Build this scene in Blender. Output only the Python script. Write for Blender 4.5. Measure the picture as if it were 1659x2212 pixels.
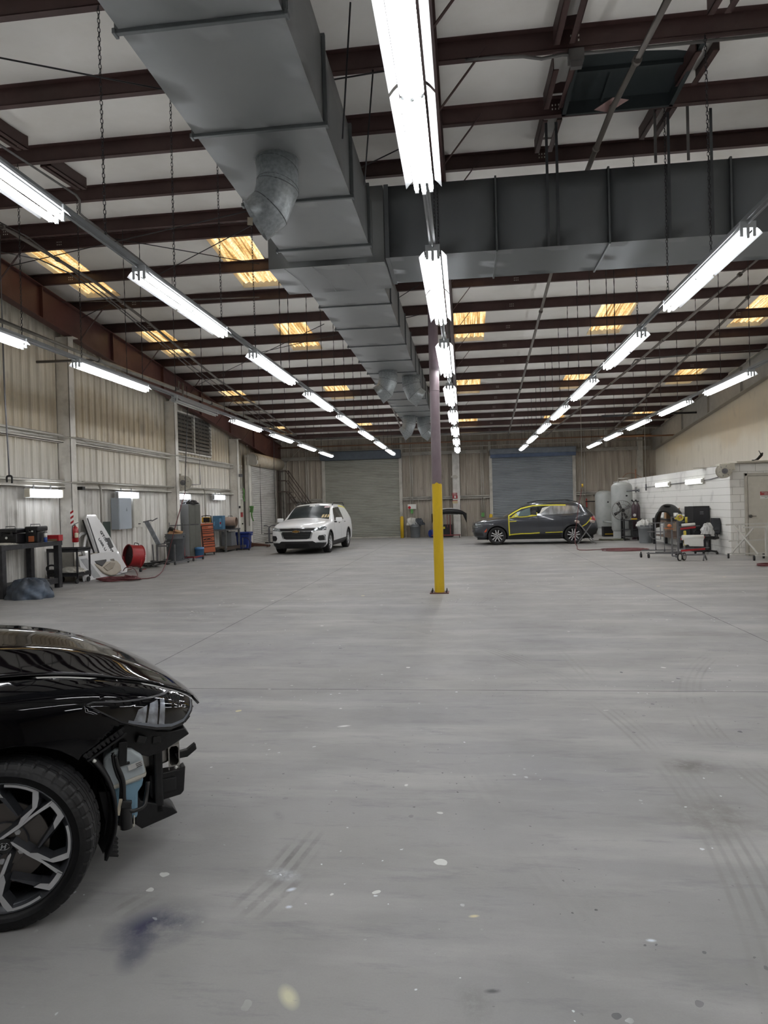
import bpy, bmesh, math, random
import numpy as np
from math import sin, cos, pi, radians, sqrt, atan2, hypot
from mathutils import Vector, Matrix, Quaternion
from mathutils.bvhtree import BVHTree
from mathutils.geometry import interpolate_bezier

for o in list(bpy.data.objects):
    bpy.data.objects.remove(o)
S = bpy.context.scene
COL = S.collection
random.seed(7)

# ------------------------------------------------------------- camera
IW, IH, FPX, EYE = 1659, 2212, 1475.0, 1.6
YAW, PITCH, ROLL = 0.11734, 0.008463, 0.026
CF = Vector((-sin(YAW) * cos(PITCH), cos(YAW) * cos(PITCH), -sin(PITCH)))
_R0 = Vector((cos(YAW), sin(YAW), 0)); _U0 = _R0.cross(CF)
CR = _R0 * cos(ROLL) - _U0 * sin(ROLL)
CU = _R0 * sin(ROLL) + _U0 * cos(ROLL)
cd = bpy.data.cameras.new('camera'); cam = bpy.data.objects.new('camera', cd); COL.objects.link(cam)
m = Matrix((CR, CU, -CF)).transposed().to_4x4(); m.translation = (0, 0, EYE)
cam.matrix_world = m
cd.sensor_fit = 'VERTICAL'; cd.sensor_height = 36.0; cd.lens = FPX / IH * 36.0
cd.clip_start = 0.05; cd.clip_end = 200
S.camera = cam

# ------------------------------------------------------------- light and exposure
TUBE = 26.0          # emission of a lit fluorescent tube
SKYL = 1.8           # daylight glowing through the translucent roof panels
wd = bpy.data.worlds.new('world'); S.world = wd; wd.use_nodes = True
wd.node_tree.nodes['Background'].inputs[0].default_value = (0.8, 0.9, 1.0, 1)
wd.node_tree.nodes['Background'].inputs[1].default_value = 0.35
S.view_settings.view_transform = 'Standard'; S.view_settings.look = 'None'
S.view_settings.exposure = 0.0; S.view_settings.gamma = 1; S.view_settings.use_curve_mapping = False

# ------------------------------------------------------------- reading a place off the photograph
EY = Vector((0, 0, EYE))
def ray(x, y):
    return CF + CR * ((x - IW / 2) / FPX) - CU * ((y - IH / 2) / FPX)
def PZ(x, y, z=0.0):
    d = ray(x, y); return EY + d * ((z - EYE) / d.z)
def PY(x, y, Y):
    d = ray(x, y); return EY + d * (Y / d.y)
def PX(x, y, X):
    d = ray(x, y); return EY + d * (X / d.x)
RIDGE, SL = 12.4, 0.095
def roof_z(Y):                       # underside of the purlins
    return 6.92 - SL * abs(Y - RIDGE)
def RF(x, y, off=0.0):               # point on the roof plane (offset down by off)
    d = ray(x, y)
    for far in (True, False):
        a, b = (6.92 + SL * RIDGE, -SL) if far else (6.92 - SL * RIDGE, SL)
        t = (a - off - EYE) / (d.z - b * d.y); p = EY + d * t
        if far == (p.y >= RIDGE): return p
    return p

# ------------------------------------------------------------- materials
def lin(c):
    return tuple((v / 12.92 if v <= 0.04045 else ((v + 0.055) / 1.055) ** 2.4) for v in c)
def hexc(h):
    return tuple(int(h[i:i + 2], 16) / 255 for i in (0, 2, 4))
MATS = {}
def N(nt, t, **k):
    n = nt.nodes.new(t)
    for a, b in k.items(): setattr(n, a, b)
    return n
def M(name, col='808080', rough=0.5, metal=0.0, var=0.12, scale=6.0, coat=0.0, bump=0.0, emit=0.0, alpha=1.0, trans=0.0, dirt=None, spec=0.5, stretch=(1, 1, 1)):
    """plain material with a little noise in its colour; dirt=(hex, amount, scale)"""
    if name in MATS: return MATS[name]
    mt = bpy.data.materials.new(name); mt.use_nodes = True; nt = mt.node_tree
    b = nt.nodes['Principled BSDF']; L = nt.links
    c = lin(hexc(col))
    tc = N(nt, 'ShaderNodeTexCoord'); mp = N(nt, 'ShaderNodeMapping'); L.new(tc.outputs['Object'], mp.inputs[0])
    mp.inputs['Scale'].default_value = stretch
    no = N(nt, 'ShaderNodeTexNoise'); no.inputs['Scale'].default_value = scale; no.inputs['Detail'].default_value = 5
    L.new(mp.outputs[0], no.inputs[0])
    mr = N(nt, 'ShaderNodeMapRange'); mr.inputs[1].default_value = 0.3; mr.inputs[2].default_value = 0.7
    mr.inputs[3].default_value = 1 - var; mr.inputs[4].default_value = 1 + var * 0.6
    L.new(no.outputs[0], mr.inputs[0])
    mx = N(nt, 'ShaderNodeVectorMath', operation='SCALE'); mx.inputs[0].default_value = c
    L.new(mr.outputs[0], mx.inputs['Scale'])
    out = mx.outputs[0]
    if dirt:
        n2 = N(nt, 'ShaderNodeTexNoise'); n2.inputs['Scale'].default_value = dirt[2]; n2.inputs['Detail'].default_value = 8
        n2.inputs['Roughness'].default_value = 0.65
        L.new(mp.outputs[0], n2.inputs[0])
        r2 = N(nt, 'ShaderNodeMapRange'); r2.inputs[1].default_value = 0.48; r2.inputs[2].default_value = 0.72
        r2.inputs[3].default_value = 0; r2.inputs[4].default_value = dirt[1]; L.new(n2.outputs[0], r2.inputs[0])
        mm = N(nt, 'ShaderNodeMix', data_type='RGBA'); L.new(r2.outputs[0], mm.inputs[0]); L.new(out, mm.inputs[6])
        mm.inputs[7].default_value = (*lin(hexc(dirt[0])), 1); out = mm.outputs[2]
    L.new(out, b.inputs['Base Color'])
    b.inputs['Roughness'].default_value = rough; b.inputs['Metallic'].default_value = metal
    b.inputs['Coat Weight'].default_value = coat; b.inputs['Coat Roughness'].default_value = 0.03
    b.inputs['Specular IOR Level'].default_value = spec
    b.inputs['Alpha'].default_value = alpha; b.inputs['Transmission Weight'].default_value = trans
    if bump:
        bp = N(nt, 'ShaderNodeBump'); bp.inputs['Strength'].default_value = bump; bp.inputs['Distance'].default_value = 0.02
        L.new(no.outputs[0], bp.inputs['Height']); L.new(bp.outputs[0], b.inputs['Normal'])
    if emit:
        b.inputs['Emission Color'].default_value = (*c, 1); b.inputs['Emission Strength'].default_value = emit
    MATS[name] = mt; return mt

# ------------------------------------------------------------- object bookkeeping
def tag(o, label=None, cat=None, group=None, kind=None):
    if label: o['label'] = label
    if cat: o['category'] = cat
    if group: o['group'] = group
    if kind: o['kind'] = kind
    return o
def thing(name, label, cat, loc=(0, 0, 0), rz=0.0, group=None, rot=None):
    o = bpy.data.objects.new(name, None); COL.objects.link(o)
    o.location = loc; o.rotation_euler = rot if rot else (0, 0, rz); o.empty_display_size = 0.1
    return tag(o, label, cat, group)
def part(o, label):
    o['label'] = label; return o
def copy_tree(o, parent=None):
    c = o.copy(); COL.objects.link(c); c.parent = parent
    for ch in KIDS.get(o.name, []): 
        d = copy_tree(ch, c)
        KIDS.setdefault(c.name, []).append(d)
    return c
KIDS = {}

def frame_for(d):
    d = Vector(d).normalized(); up = Vector((0, 0, 1)) if abs(d.z) < 0.95 else Vector((1, 0, 0))
    a = d.cross(up).normalized(); return a, a.cross(d).normalized(), d
class MB:
    """collects shapes; ob() links them as one mesh object"""
    def __init__(s): s.v = []; s.f = []; s.sm = []; s.mi = []; s.cur = 0
    def raw(s, vs, fs, smooth=False):
        o = len(s.v); s.v += [tuple(v) for v in vs]; s.f += [tuple(i + o for i in f) for f in fs]; s.sm += [smooth] * len(fs); s.mi += [s.cur] * len(fs); return s
    def box(s, x0, x1, y0, y1, z0, z1, mtx=None):
        vs = [Vector((x, y, z)) for x in (x0, x1) for y in (y0, y1) for z in (z0, z1)]
        if mtx is not None: vs = [mtx @ v for v in vs]
        return s.raw(vs, [(0, 1, 3, 2), (4, 6, 7, 5), (0, 4, 5, 1), (2, 3, 7, 6), (0, 2, 6, 4), (1, 5, 7, 3)])
    def cbox(s, c, size, rot=(0, 0, 0)):
        from mathutils import Euler
        mt = Matrix.Translation(c) @ Euler(rot).to_matrix().to_4x4(); a, b, d = [v / 2 for v in size]
        return s.box(-a, a, -b, b, -d, d, mt)
    def bar(s, p0, p1, w, h=None, up=None):
        """rectangular bar from p0 to p1"""
        p0, p1 = Vector(p0), Vector(p1); h = h or w; a, b, d = frame_for(p1 - p0)
        if up is not None:
            b = Vector(up).normalized(); a = d.cross(b).normalized(); b = a.cross(d).normalized()
        vs = [p + a * (i * w / 2) + b * (j * h / 2) for p in (p0, p1) for i, j in ((-1, -1), (1, -1), (1, 1), (-1, 1))]
        return s.raw(vs, [(0, 3, 2, 1), (4, 5, 6, 7), (0, 1, 5, 4), (1, 2, 6, 5), (2, 3, 7, 6), (3, 0, 4, 7)])
    def cyl(s, p0, p1, r0, r1=None, n=16, caps=True, smooth=True):
        p0, p1 = Vector(p0), Vector(p1); r1 = r0 if r1 is None else r1; a, b, d = frame_for(p1 - p0)
        vs = []
        for p, r in ((p0, r0), (p1, r1)):
            vs += [p + a * (r * cos(2 * pi * i / n)) + b * (r * sin(2 * pi * i / n)) for i in range(n)]
        s.raw(vs, [(i, (i + 1) % n, n + (i + 1) % n, n + i) for i in range(n)], smooth)
        if caps:
            s.raw(vs[:n], [tuple(range(n))[::-1]]); s.raw(vs[n:], [tuple(range(n))])
        return s
    def tube(s, pts, r, n=8, closed=False, caps=True):
        pts = [Vector(p) for p in pts]; K = len(pts); rings = []
        rs = r if isinstance(r, (list, tuple)) else [r] * K
        pa = None
        for i, p in enumerate(pts):
            if closed: d = pts[(i + 1) % K] - pts[i - 1]
            else: d = pts[min(i + 1, K - 1)] - pts[max(i - 1, 0)]
            if d.length < 1e-9: d = Vector((0, 0, 1))
            d.normalize()
            if pa is None: a, b, _ = frame_for(d)
            else:
                a = (pa - d * pa.dot(d)); a = a.normalized() if a.length > 1e-6 else frame_for(d)[0]; b = d.cross(a)
            pa = a
            rings.append([p + a * (rs[i] * cos(2 * pi * j / n)) + b * (rs[i] * sin(2 * pi * j / n)) for j in range(n)])
        vs = [v for q in rings for v in q]; fs = []
        for i in range(K if closed else K - 1):
            i2 = (i + 1) % K
            fs += [(i * n + j, i * n + (j + 1) % n, i2 * n + (j + 1) % n, i2 * n + j) for j in range(n)]
        s.raw(vs, fs, True)
        if caps and not closed:
            s.raw(rings[0], [tuple(range(n))[::-1]]); s.raw(rings[-1], [tuple(range(n))])
        return s
    def lathe(s, prof, c=(0, 0, 0), axis='z', n=24, a0=0, a1=2 * pi, smooth=True):
        """prof: (radius, height) pairs turned about the axis"""
        full = abs(a1 - a0 - 2 * pi) < 1e-6; K = n if full else n + 1; vs = []
        for r, h in prof:
            for i in range(K):
                t = a0 + (a1 - a0) * i / n; x, y = r * cos(t), r * sin(t)
                v = {'z': (x, y, h), 'y': (x, h, y), 'x': (h, x, y)}[axis]
                vs.append(Vector(v) + Vector(c))
        fs = []
        for j in range(len(prof) - 1):
            for i in range(n):
                i2 = (i + 1) % K; fs.append((j * K + i, j * K + i2, (j + 1) * K + i2, (j + 1) * K + i))
        return s.raw(vs, fs, smooth)
    def prism(s, poly, h0, h1, plane='xy', mtx=None):
        """polygon pulled from h0 to h1 across its plane"""
        def P(a, b, h): return Vector({'xy': (a, b, h), 'xz': (a, h, b), 'yz': (h, a, b)}[plane])
        n = len(poly); vs = [P(a, b, h) for h in (h0, h1) for a, b in poly]
        if mtx is not None: vs = [mtx @ v for v in vs]
        return s.raw(vs, [tuple(range(n))[::-1], tuple(range(n, 2 * n))] + [(i, (i + 1) % n, n + (i + 1) % n, n + i) for i in range(n)])
    def ball(s, c, r, sx=1, sy=1, sz=1, n=12):
        c = Vector(c); vs = []; fs = []; m = n // 2 + 1
        for j in range(m + 1):
            t = pi * j / m
            for i in range(n):
                u = 2 * pi * i / n; vs.append(c + Vector((r * sx * sin(t) * cos(u), r * sy * sin(t) * sin(u), r * sz * cos(t))))
        for j in range(m):
            for i in range(n): fs.append((j * n + i, (j + 1) * n + i, (j + 1) * n + (i + 1) % n, j * n + (i + 1) % n))
        return s.raw(vs, fs, True)
    def grid(s, fn, nu, nv, smooth=True):
        vs = [fn(i / nu, j / nv) for i in range(nu + 1) for j in range(nv + 1)]
        return s.raw(vs, [(i * (nv + 1) + j, (i + 1) * (nv + 1) + j, (i + 1) * (nv + 1) + j + 1, i * (nv + 1) + j + 1) for i in range(nu) for j in range(nv)], smooth)
    def mesh(s, name):
        me = bpy.data.meshes.new(name); me.from_pydata(s.v, [], s.f); me.polygons.foreach_set('use_smooth', s.sm); me.polygons.foreach_set('material_index', s.mi)
        bm = bmesh.new(); bm.from_mesh(me); bmesh.ops.remove_doubles(bm, verts=bm.verts, dist=1e-5)
        bmesh.ops.dissolve_degenerate(bm, edges=bm.edges, dist=1e-6)
        bmesh.ops.recalc_face_normals(bm, faces=bm.faces); bm.to_mesh(me); bm.free(); me.update()
        return me
    def ob(s, name, mat, parent=None, bevel=0, seg=2, solid=0, sub=0, loc=None, rot=None):
        return link(name, s.mesh(name), mat, parent, bevel, seg, solid, sub, loc, rot)
def link(name, me, mat, parent=None, bevel=0, seg=2, solid=0, sub=0, loc=None, rot=None):
    o = bpy.data.objects.new(name, me); COL.objects.link(o)
    for q in (mat if isinstance(mat, (list, tuple)) else [mat]):
        if q is not None: me.materials.append(q)
    if parent is not None:
        o.parent = parent; KIDS.setdefault(parent.name, []).append(o)
    if loc: o.location = loc
    if rot: o.rotation_euler = rot
    if solid:
        q = o.modifiers.new('solid', 'SOLIDIFY'); q.thickness = solid; q.offset = 0
    if bevel:
        q = o.modifiers.new('bevel', 'BEVEL'); q.width = bevel; q.segments = seg; q.limit_method = 'ANGLE'; q.angle_limit = radians(35)
    if sub:
        q = o.modifiers.new('sub', 'SUBSURF'); q.levels = q.render_levels = sub
    return o
def struct(name, mb, mat, bevel=0, parent=None):
    o = mb.ob(name, mat, parent, bevel)
    if parent is None: o['kind'] = 'structure'
    return o
def spline(pts, n=6):
    """Catmull-Rom through the points"""
    P = [Vector(p) for p in pts]; out = []
    for i in range(len(P) - 1):
        a = P[max(i - 1, 0)]; b = P[i]; c = P[i + 1]; d = P[min(i + 2, len(P) - 1)]
        for k in range(n):
            t = k / n
            out.append(0.5 * ((2 * b) + (c - a) * t + (2 * a - 5 * b + 4 * c - d) * t * t + (3 * b - a - 3 * c + d) * t ** 3))
    out.append(P[-1]); return out
def text_mesh(txt, size, depth=0.002, bold=False):
    cu = bpy.data.curves.new('t', 'FONT'); cu.body = txt; cu.size = size; cu.extrude = depth; cu.align_x = 'CENTER'; cu.align_y = 'CENTER'
    if bold: cu.offset = size * 0.03
    o = bpy.data.objects.new('t', cu); COL.objects.link(o); bpy.context.view_layer.update()
    me = bpy.data.meshes.new_from_object(o.evaluated_get(bpy.context.evaluated_depsgraph_get()))
    bpy.data.objects.remove(o); return me
def text(txt, size, mat, parent, loc, rot, name='lettering', depth=0.002, bold=False, sx=1.0):
    o = link(name, text_mesh(txt, size, depth, bold), mat, parent, loc=loc, rot=rot); o.scale = (sx, 1, 1); return o
ORD = ['first', 'second', 'third', 'fourth', 'fifth', 'sixth', 'seventh', 'eighth', 'ninth', 'tenth', 'eleventh', 'twelfth', 'thirteenth', 'fourteenth', 'fifteenth', 'sixteenth']
# ============================================================= the building
XL, XR, YB, YF = -9.7, 9.25, 34.4, -7.0

def floor_mat():
    mt = bpy.data.materials.new('worn_concrete'); mt.use_nodes = True; nt = mt.node_tree; L = nt.links
    b = nt.nodes['Principled BSDF']; tc = N(nt, 'ShaderNodeTexCoord'); ob = tc.outputs['Object']
    def noise(scale, detail=6, rough=0.55, stretch=None, rz=0):
        mp = N(nt, 'ShaderNodeMapping'); L.new(ob, mp.inputs[0])
        if stretch: mp.inputs['Scale'].default_value = stretch
        mp.inputs['Rotation'].default_value = (0, 0, rz)
        n = N(nt, 'ShaderNodeTexNoise'); n.inputs['Scale'].default_value = scale; n.inputs['Detail'].default_value = detail
        n.inputs['Roughness'].default_value = rough; L.new(mp.outputs[0], n.inputs[0]); return n.outputs[0]
    def rng(src, a, c, lo, hi):
        r = N(nt, 'ShaderNodeMapRange'); r.inputs[1].default_value = a; r.inputs[2].default_value = c
        r.inputs[3].default_value = lo; r.inputs[4].default_value = hi; L.new(src, r.inputs[0]); return r.outputs[0]
    def mul(a, c):
        r = N(nt, 'ShaderNodeMath', operation='MULTIPLY')
        for i, q in enumerate((a, c)):
            if isinstance(q, (int, float)): r.inputs[i].default_value = q
            else: L.new(q, r.inputs[i])
        return r.outputs[0]
    def mix(f, a, col):
        r = N(nt, 'ShaderNodeMix', data_type='RGBA')
        if isinstance(f, float): r.inputs[0].default_value = f
        else: L.new(f, r.inputs[0])
        L.new(a, r.inputs[6]); r.inputs[7].default_value = (*lin(hexc(col)), 1); return r.outputs[2]
    sep = N(nt, 'ShaderNodeSeparateXYZ'); L.new(ob, sep.inputs[0]); X, Y = sep.outputs[0], sep.outputs[1]
    base = N(nt, 'ShaderNodeRGB'); base.outputs[0].default_value = (*lin(hexc('9b9a97')), 1); c = base.outputs[0]
    c = mix(rng(noise(0.35, 8, 0.6), 0.42, 0.66, 0, 0.6), c, '8f9094')
    c = mix(rng(noise(0.9, 8, 0.65, (1, 1.8, 1), 0.6), 0.46, 0.68, 0, 0.6), c, '878684')
    c = mix(rng(noise(0.7, 6, 0.6, (0.6, 3.0, 1), 0.15), 0.5, 0.68, 0, 0.5), c, 'bcbbb7')
    c = mix(rng(noise(3.2, 8, 0.75, (0.5, 2.4, 1), -0.35), 0.54, 0.68, 0, 0.6), c, '7b7a7e')
    c = mix(rng(noise(120, 3, 0.8), 0.3, 0.75, 0, 0.18), c, '77767a')
    # tread marks swept by turning tyres: wide soft rings, fine concentric lines inside
    def ring(cx, cy, R, w, amt, col, lines=60.0):
        nonlocal c
        v = N(nt, 'ShaderNodeCombineXYZ'); v.inputs[0].default_value = cx; v.inputs[1].default_value = cy
        s1 = N(nt, 'ShaderNodeVectorMath', operation='DISTANCE'); L.new(ob, s1.inputs[0]); L.new(v.outputs[0], s1.inputs[1])
        d = N(nt, 'ShaderNodeMath', operation='SUBTRACT'); L.new(s1.outputs['Value'], d.inputs[0]); d.inputs[1].default_value = R
        ab = N(nt, 'ShaderNodeMath', operation='ABSOLUTE'); L.new(d.outputs[0], ab.inputs[0])
        m_ = rng(ab.outputs[0], w, w * 0.8, 0, 1)
        sn = N(nt, 'ShaderNodeMath', operation='SINE'); L.new(mul(d.outputs[0], lines * 2), sn.inputs[0])
        m_ = mul(m_, rng(sn.outputs[0], -0.2, 0.8, 0.15, 1)); m_ = mul(m_, rng(noise(1.1, 4), 0.45, 0.62, 0, 1))
        c = mix(mul(m_, amt), c, col)
    ring(-6.2, 9.4, 2.2, 0.13, 0.75, '7f7e79'); ring(-5.4, 13.0, 2.6, 0.12, 0.65, '7f7e79'); ring(2.6, 10.8, 2.4, 0.14, 0.65, '7c7b76')
    ring(-4.2, 18.0, 2.8, 0.12, 0.65, '7f7e79'); ring(6.5, 4.5, 4.9, 0.12, 0.55, '7c7b76'); ring(-6.0, 4.0, 7.2, 0.13, 0.5, '7c7b76')
    # one blue-black overspray patch and two short skid marks near the black car
    def blob(p, q, rx, amt, col, nz=0.5, ns=6.0, lines=0.0):
        """soft patch stretched from p to q"""
        nonlocal c
        p = Vector(p); q = Vector(q); ln = (q - p).length; th = atan2(q.y - p.y, q.x - p.x)
        mp = N(nt, 'ShaderNodeMapping', vector_type='TEXTURE'); L.new(ob, mp.inputs[0])
        mp.inputs['Location'].default_value = ((p.x + q.x) / 2, (p.y + q.y) / 2, 0); mp.inputs['Rotation'].default_value = (0, 0, th)
        mp.inputs['Scale'].default_value = (ln / 2, rx, 1)
        ad = N(nt, 'ShaderNodeVectorMath', operation='LENGTH'); L.new(mp.outputs[0], ad.inputs[0])
        m_ = rng(ad.outputs['Value'], 1.15, 0.35, 0, 1); m_ = mul(m_, rng(noise(ns, 8, 0.7), 0.35, 0.35 + nz, 0.1, 1))
        if lines:
            s2 = N(nt, 'ShaderNodeSeparateXYZ'); L.new(mp.outputs[0], s2.inputs[0])
            sn = N(nt, 'ShaderNodeMath', operation='SINE'); L.new(mul(s2.outputs[1], lines), sn.inputs[0]); m_ = mul(m_, rng(sn.outputs[0], -0.3, 0.6, 0, 1))
        c = mix(mul(m_, amt), c, col)
    G = lambda x, y: PZ(x, y, 0)
    blob(G(225, 2035), G(440, 1975), 0.15, 1.0, '41435a', 0.22, 4)
    blob(G(250, 2060), G(330, 2050), 0.12, 0.9, '5c5d68', 0.2, 7)
    blob(G(590, 1905), G(680, 1795), 0.10, 0.85, '636260', 0.35, 9, 11)
    blob(G(525, 1985), G(640, 1880), 0.13, 0.8, '666562', 0.35, 9, 11)
    blob(G(225, 1985), G(340, 1920), 0.10, 0.5, '7a7975', 0.25, 18, 9)
    blob(G(320, 1545), G(560, 1500), 0.45, 0.7, '76787f', 0.3, 3)
    blob(G(420, 1425), G(640, 1400), 0.5, 0.6, '7c7b80', 0.3, 3)
    blob(G(1430, 1650), G(1560, 1660), 0.12, 0.9, '6f6c69', 0.2, 12)
    blob(G(1440, 1730), G(1659, 1800), 0.28, 0.8, '75726f', 0.25, 9)
    blob(G(1210, 1405), G(1290, 1480), 0.10, 0.6, '88877f', 0.3, 14, 9)
    blob(G(1000, 1640), G(1100, 1780), 0.16, 0.35, '8d8d8b', 0.3, 12, 14)
    blob(G(1120, 1830), G(1330, 2060), 0.12, 0.3, '8a8a87', 0.3, 12, 14)
    blob(G(1010, 2120), G(1040, 2212), 0.06, 0.5, '7b7a78', 0.2, 30)
    blob(G(1045, 2142), G(1082, 2140), 0.012, 1.0, '5a5a5b', 0.1, 40)
    blob(G(590, 1765), G(615, 1760), 0.07, 0.6, '7e7e7d', 0.3, 30)
    # paint drips: white, cream and black specks of several sizes
    def specks(scale, thr, mask_lo, mask_hi, col, ms=0.5, off=0.0):
        nonlocal c
        mp = N(nt, 'ShaderNodeMapping'); L.new(ob, mp.inputs[0]); mp.inputs['Location'].default_value = (off, off * 2, 0)
        nz = N(nt, 'ShaderNodeTexNoise'); nz.inputs['Scale'].default_value = scale * 1.7; L.new(mp.outputs[0], nz.inputs[0])
        ad = N(nt, 'ShaderNodeVectorMath', operation='MULTIPLY_ADD'); L.new(nz.outputs['Color'], ad.inputs[0]); ad.inputs[1].default_value = [0.45 / scale] * 3; L.new(mp.outputs[0], ad.inputs[2])
        v = N(nt, 'ShaderNodeTexVoronoi'); v.inputs['Scale'].default_value = scale; L.new(ad.outputs[0], v.inputs[0])
        sz = N(nt, 'ShaderNodeSeparateColor'); L.new(v.outputs['Color'], sz.inputs[0])
        s_ = rng(sz.outputs[0], 0.35, 1.0, 0.0, thr); lt = N(nt, 'ShaderNodeMath', operation='LESS_THAN')
        L.new(v.outputs['Distance'], lt.inputs[0]); L.new(s_, lt.inputs[1])
        c = mix(mul(lt.outputs[0], rng(noise(ms, 3, 0.6, (1, 1, 1), off), mask_lo, mask_hi, 0, 1)), c, col)
    specks(14, 0.16, 0.53, 0.60, 'dde2e4', 0.8, 1.3); specks(5.0, 0.13, 0.52, 0.58, 'd8dad6', 0.5, 4.1); specks(22, 0.15, 0.5, 0.6, '4b4a4c', 0.6, 7.7)
    specks(3.0, 0.11, 0.56, 0.6, 'c9c29a', 0.5, 9.4); specks(7.0, 0.13, 0.5, 0.6, '55555a', 0.5, 12.4)
    blob(G(612, 2128), G(636, 2180), 0.030, 1.0, 'cfcdb0', 0.08, 25); blob(G(618, 1925), G(640, 1918), 0.014, 1.0, 'd8dfe8', 0.05, 9)
    blob(G(616, 1960), G(632, 1958), 0.012, 1.0, 'd8dfe8', 0.05, 9); blob(G(1395, 2031), G(1418, 2032), 0.010, 1.0, 'd8dfe8', 0.1, 40)
    blob(G(1012, 1980), G(1036, 1978), 0.010, 1.0, 'd6cda8', 0.1, 40); blob(G(728, 1570), G(758, 1567), 0.02, 1.0, 'dcdddb', 0.1, 30)
    blob(G(575, 1880), G(650, 1900), 0.05, 0.5, 'd5dbe2', 0.3, 45)
    # sawn joints
    def joint(coord, at, w, col, amt):
        nonlocal c
        d = N(nt, 'ShaderNodeMath', operation='SUBTRACT'); L.new(coord, d.inputs[0]); d.inputs[1].default_value = at
        ab = N(nt, 'ShaderNodeMath', operation='ABSOLUTE'); L.new(d.outputs[0], ab.inputs[0])
        c = mix(mul(rng(ab.outputs[0], w, w * 0.6, 0, 1), rng(noise(4, 3), 0.3, 0.5, amt * 0.5, amt)), c, col)
    for y, w, a in ((5.9, 0.007, 1.0), (11.35, 0.005, 0.4), (17.0, 0.006, 0.3), (0.4, 0.005, 0.8), (22.5, 0.006, 0.2)): joint(Y, y, w, '3c3b3c', a)
    for x, w, a in ((-3.26, 0.007, 1.0), (3.28, 0.007, 1.0), (9.0, 0.004, 0.5)): joint(X, x, w, '3c3b3c', a)
    L.new(c, b.inputs['Base Color'])
    L.new(rng(noise(1.3, 6, 0.7), 0.3, 0.7, 0.42, 0.68), b.inputs['Roughness'])
    bp = N(nt, 'ShaderNodeBump'); bp.inputs['Strength'].default_value = 0.12; bp.inputs['Distance'].default_value = 0.01
    L.new(noise(45, 6, 0.7), bp.inputs['Height']); L.new(bp.outputs[0], b.inputs['Normal'])
    return mt
struct('floor', MB().box(XL - 0.2, XR + 0.2, YF - 0.2, YB + 0.2, -0.2, 0), floor_mat())

def sheet_mat(name, top, low, stain, stain_col, band=None, streak=0.5, dirt_low=0.5):
    """painted metal siding: paint, vertical streaks, a dusty band and scuffs near the floor"""
    mt = bpy.data.materials.new(name); mt.use_nodes = True; nt = mt.node_tree; L = nt.links; b = nt.nodes['Principled BSDF']
    tc = N(nt, 'ShaderNodeTexCoord'); ob = tc.outputs['Object']; sep = N(nt, 'ShaderNodeSeparateXYZ'); L.new(ob, sep.inputs[0])
    def noise(scale, st=(1, 1, 1), det=6):
        mp = N(nt, 'ShaderNodeMapping'); L.new(ob, mp.inputs[0]); mp.inputs['Scale'].default_value = st
        n = N(nt, 'ShaderNodeTexNoise'); n.inputs['Scale'].default_value = scale; n.inputs['Detail'].default_value = det; L.new(mp.outputs[0], n.inputs[0]); return n.outputs[0]
    def rng(src, a, c, lo, hi):
        r = N(nt, 'ShaderNodeMapRange'); r.inputs[1].default_value = a; r.inputs[2].default_value = c
        r.inputs[3].default_value = lo; r.inputs[4].default_value = hi; L.new(src, r.inputs[0]); return r.outputs[0]
    def mul(a, c):
        r = N(nt, 'ShaderNodeMath', operation='MULTIPLY')
        for i, q in enumerate((a, c)):
            if isinstance(q, (int, float)): r.inputs[i].default_value = q
            else: L.new(q, r.inputs[i])
        return r.outputs[0]
    def mix(f, a, col):
        r = N(nt, 'ShaderNodeMix', data_type='RGBA'); L.new(f, r.inputs[0]); L.new(a, r.inputs[6]); r.inputs[7].default_value = (*lin(hexc(col)), 1); return r.outputs[2]
    base = N(nt, 'ShaderNodeRGB'); base.outputs[0].default_value = (*lin(hexc(low)), 1); c = base.outputs[0]
    c = mix(rng(sep.outputs[2], 2.2, 3.4, 0, 1), c, top)
    if band:
        wz = N(nt, 'ShaderNodeMath', operation='ADD'); L.new(sep.outputs[2], wz.inputs[0]); L.new(rng(noise(0.5), 0.3, 0.7, -0.35, 0.35), wz.inputs[1])
        up = rng(wz.outputs[0], band[0] - 0.4, band[0], 0, 1); dn = rng(wz.outputs[0], band[1], band[1] + 0.3, 1, 0)
        c = mix(mul(mul(up, dn), band[2]), c, band[3])
    c = mix(rng(noise(3.0, (1.3, 1.3, 0.12)), 0.45, 0.72, 0, streak), c, stain_col)
    c = mix(rng(noise(9.0, (1.5, 1.5, 0.1)), 0.5, 0.75, 0, streak * 0.8), c, stain_col)
    lowm = rng(sep.outputs[2], 0.1, 1.3, 1, 0)
    c = mix(mul(mul(lowm, rng(noise(2.2, (1, 1, 0.6), 9), 0.42, 0.65, 0, 1)), dirt_low), c, '6e6b66')
    c = mix(mul(rng(noise(1.6, (1, 1, 0.7), 9), 0.62, 0.72, 0, 1), 0.45), c, stain)
    L.new(c, b.inputs['Base Color']); b.inputs['Roughness'].default_value = 0.55
    return mt
m_left = sheet_mat('painted_siding_white', 'e0d9c9', 'e6e4df', '8b857b', 'aaa59c', (3.6, 4.5, 0.42, 'ae9a74'), 0.45, 0.5)
m_back = sheet_mat('painted_siding_dusty', 'aaa194', 'aaa296', '5f574d', '756d62', None, 0.55, 0.6)
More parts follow.
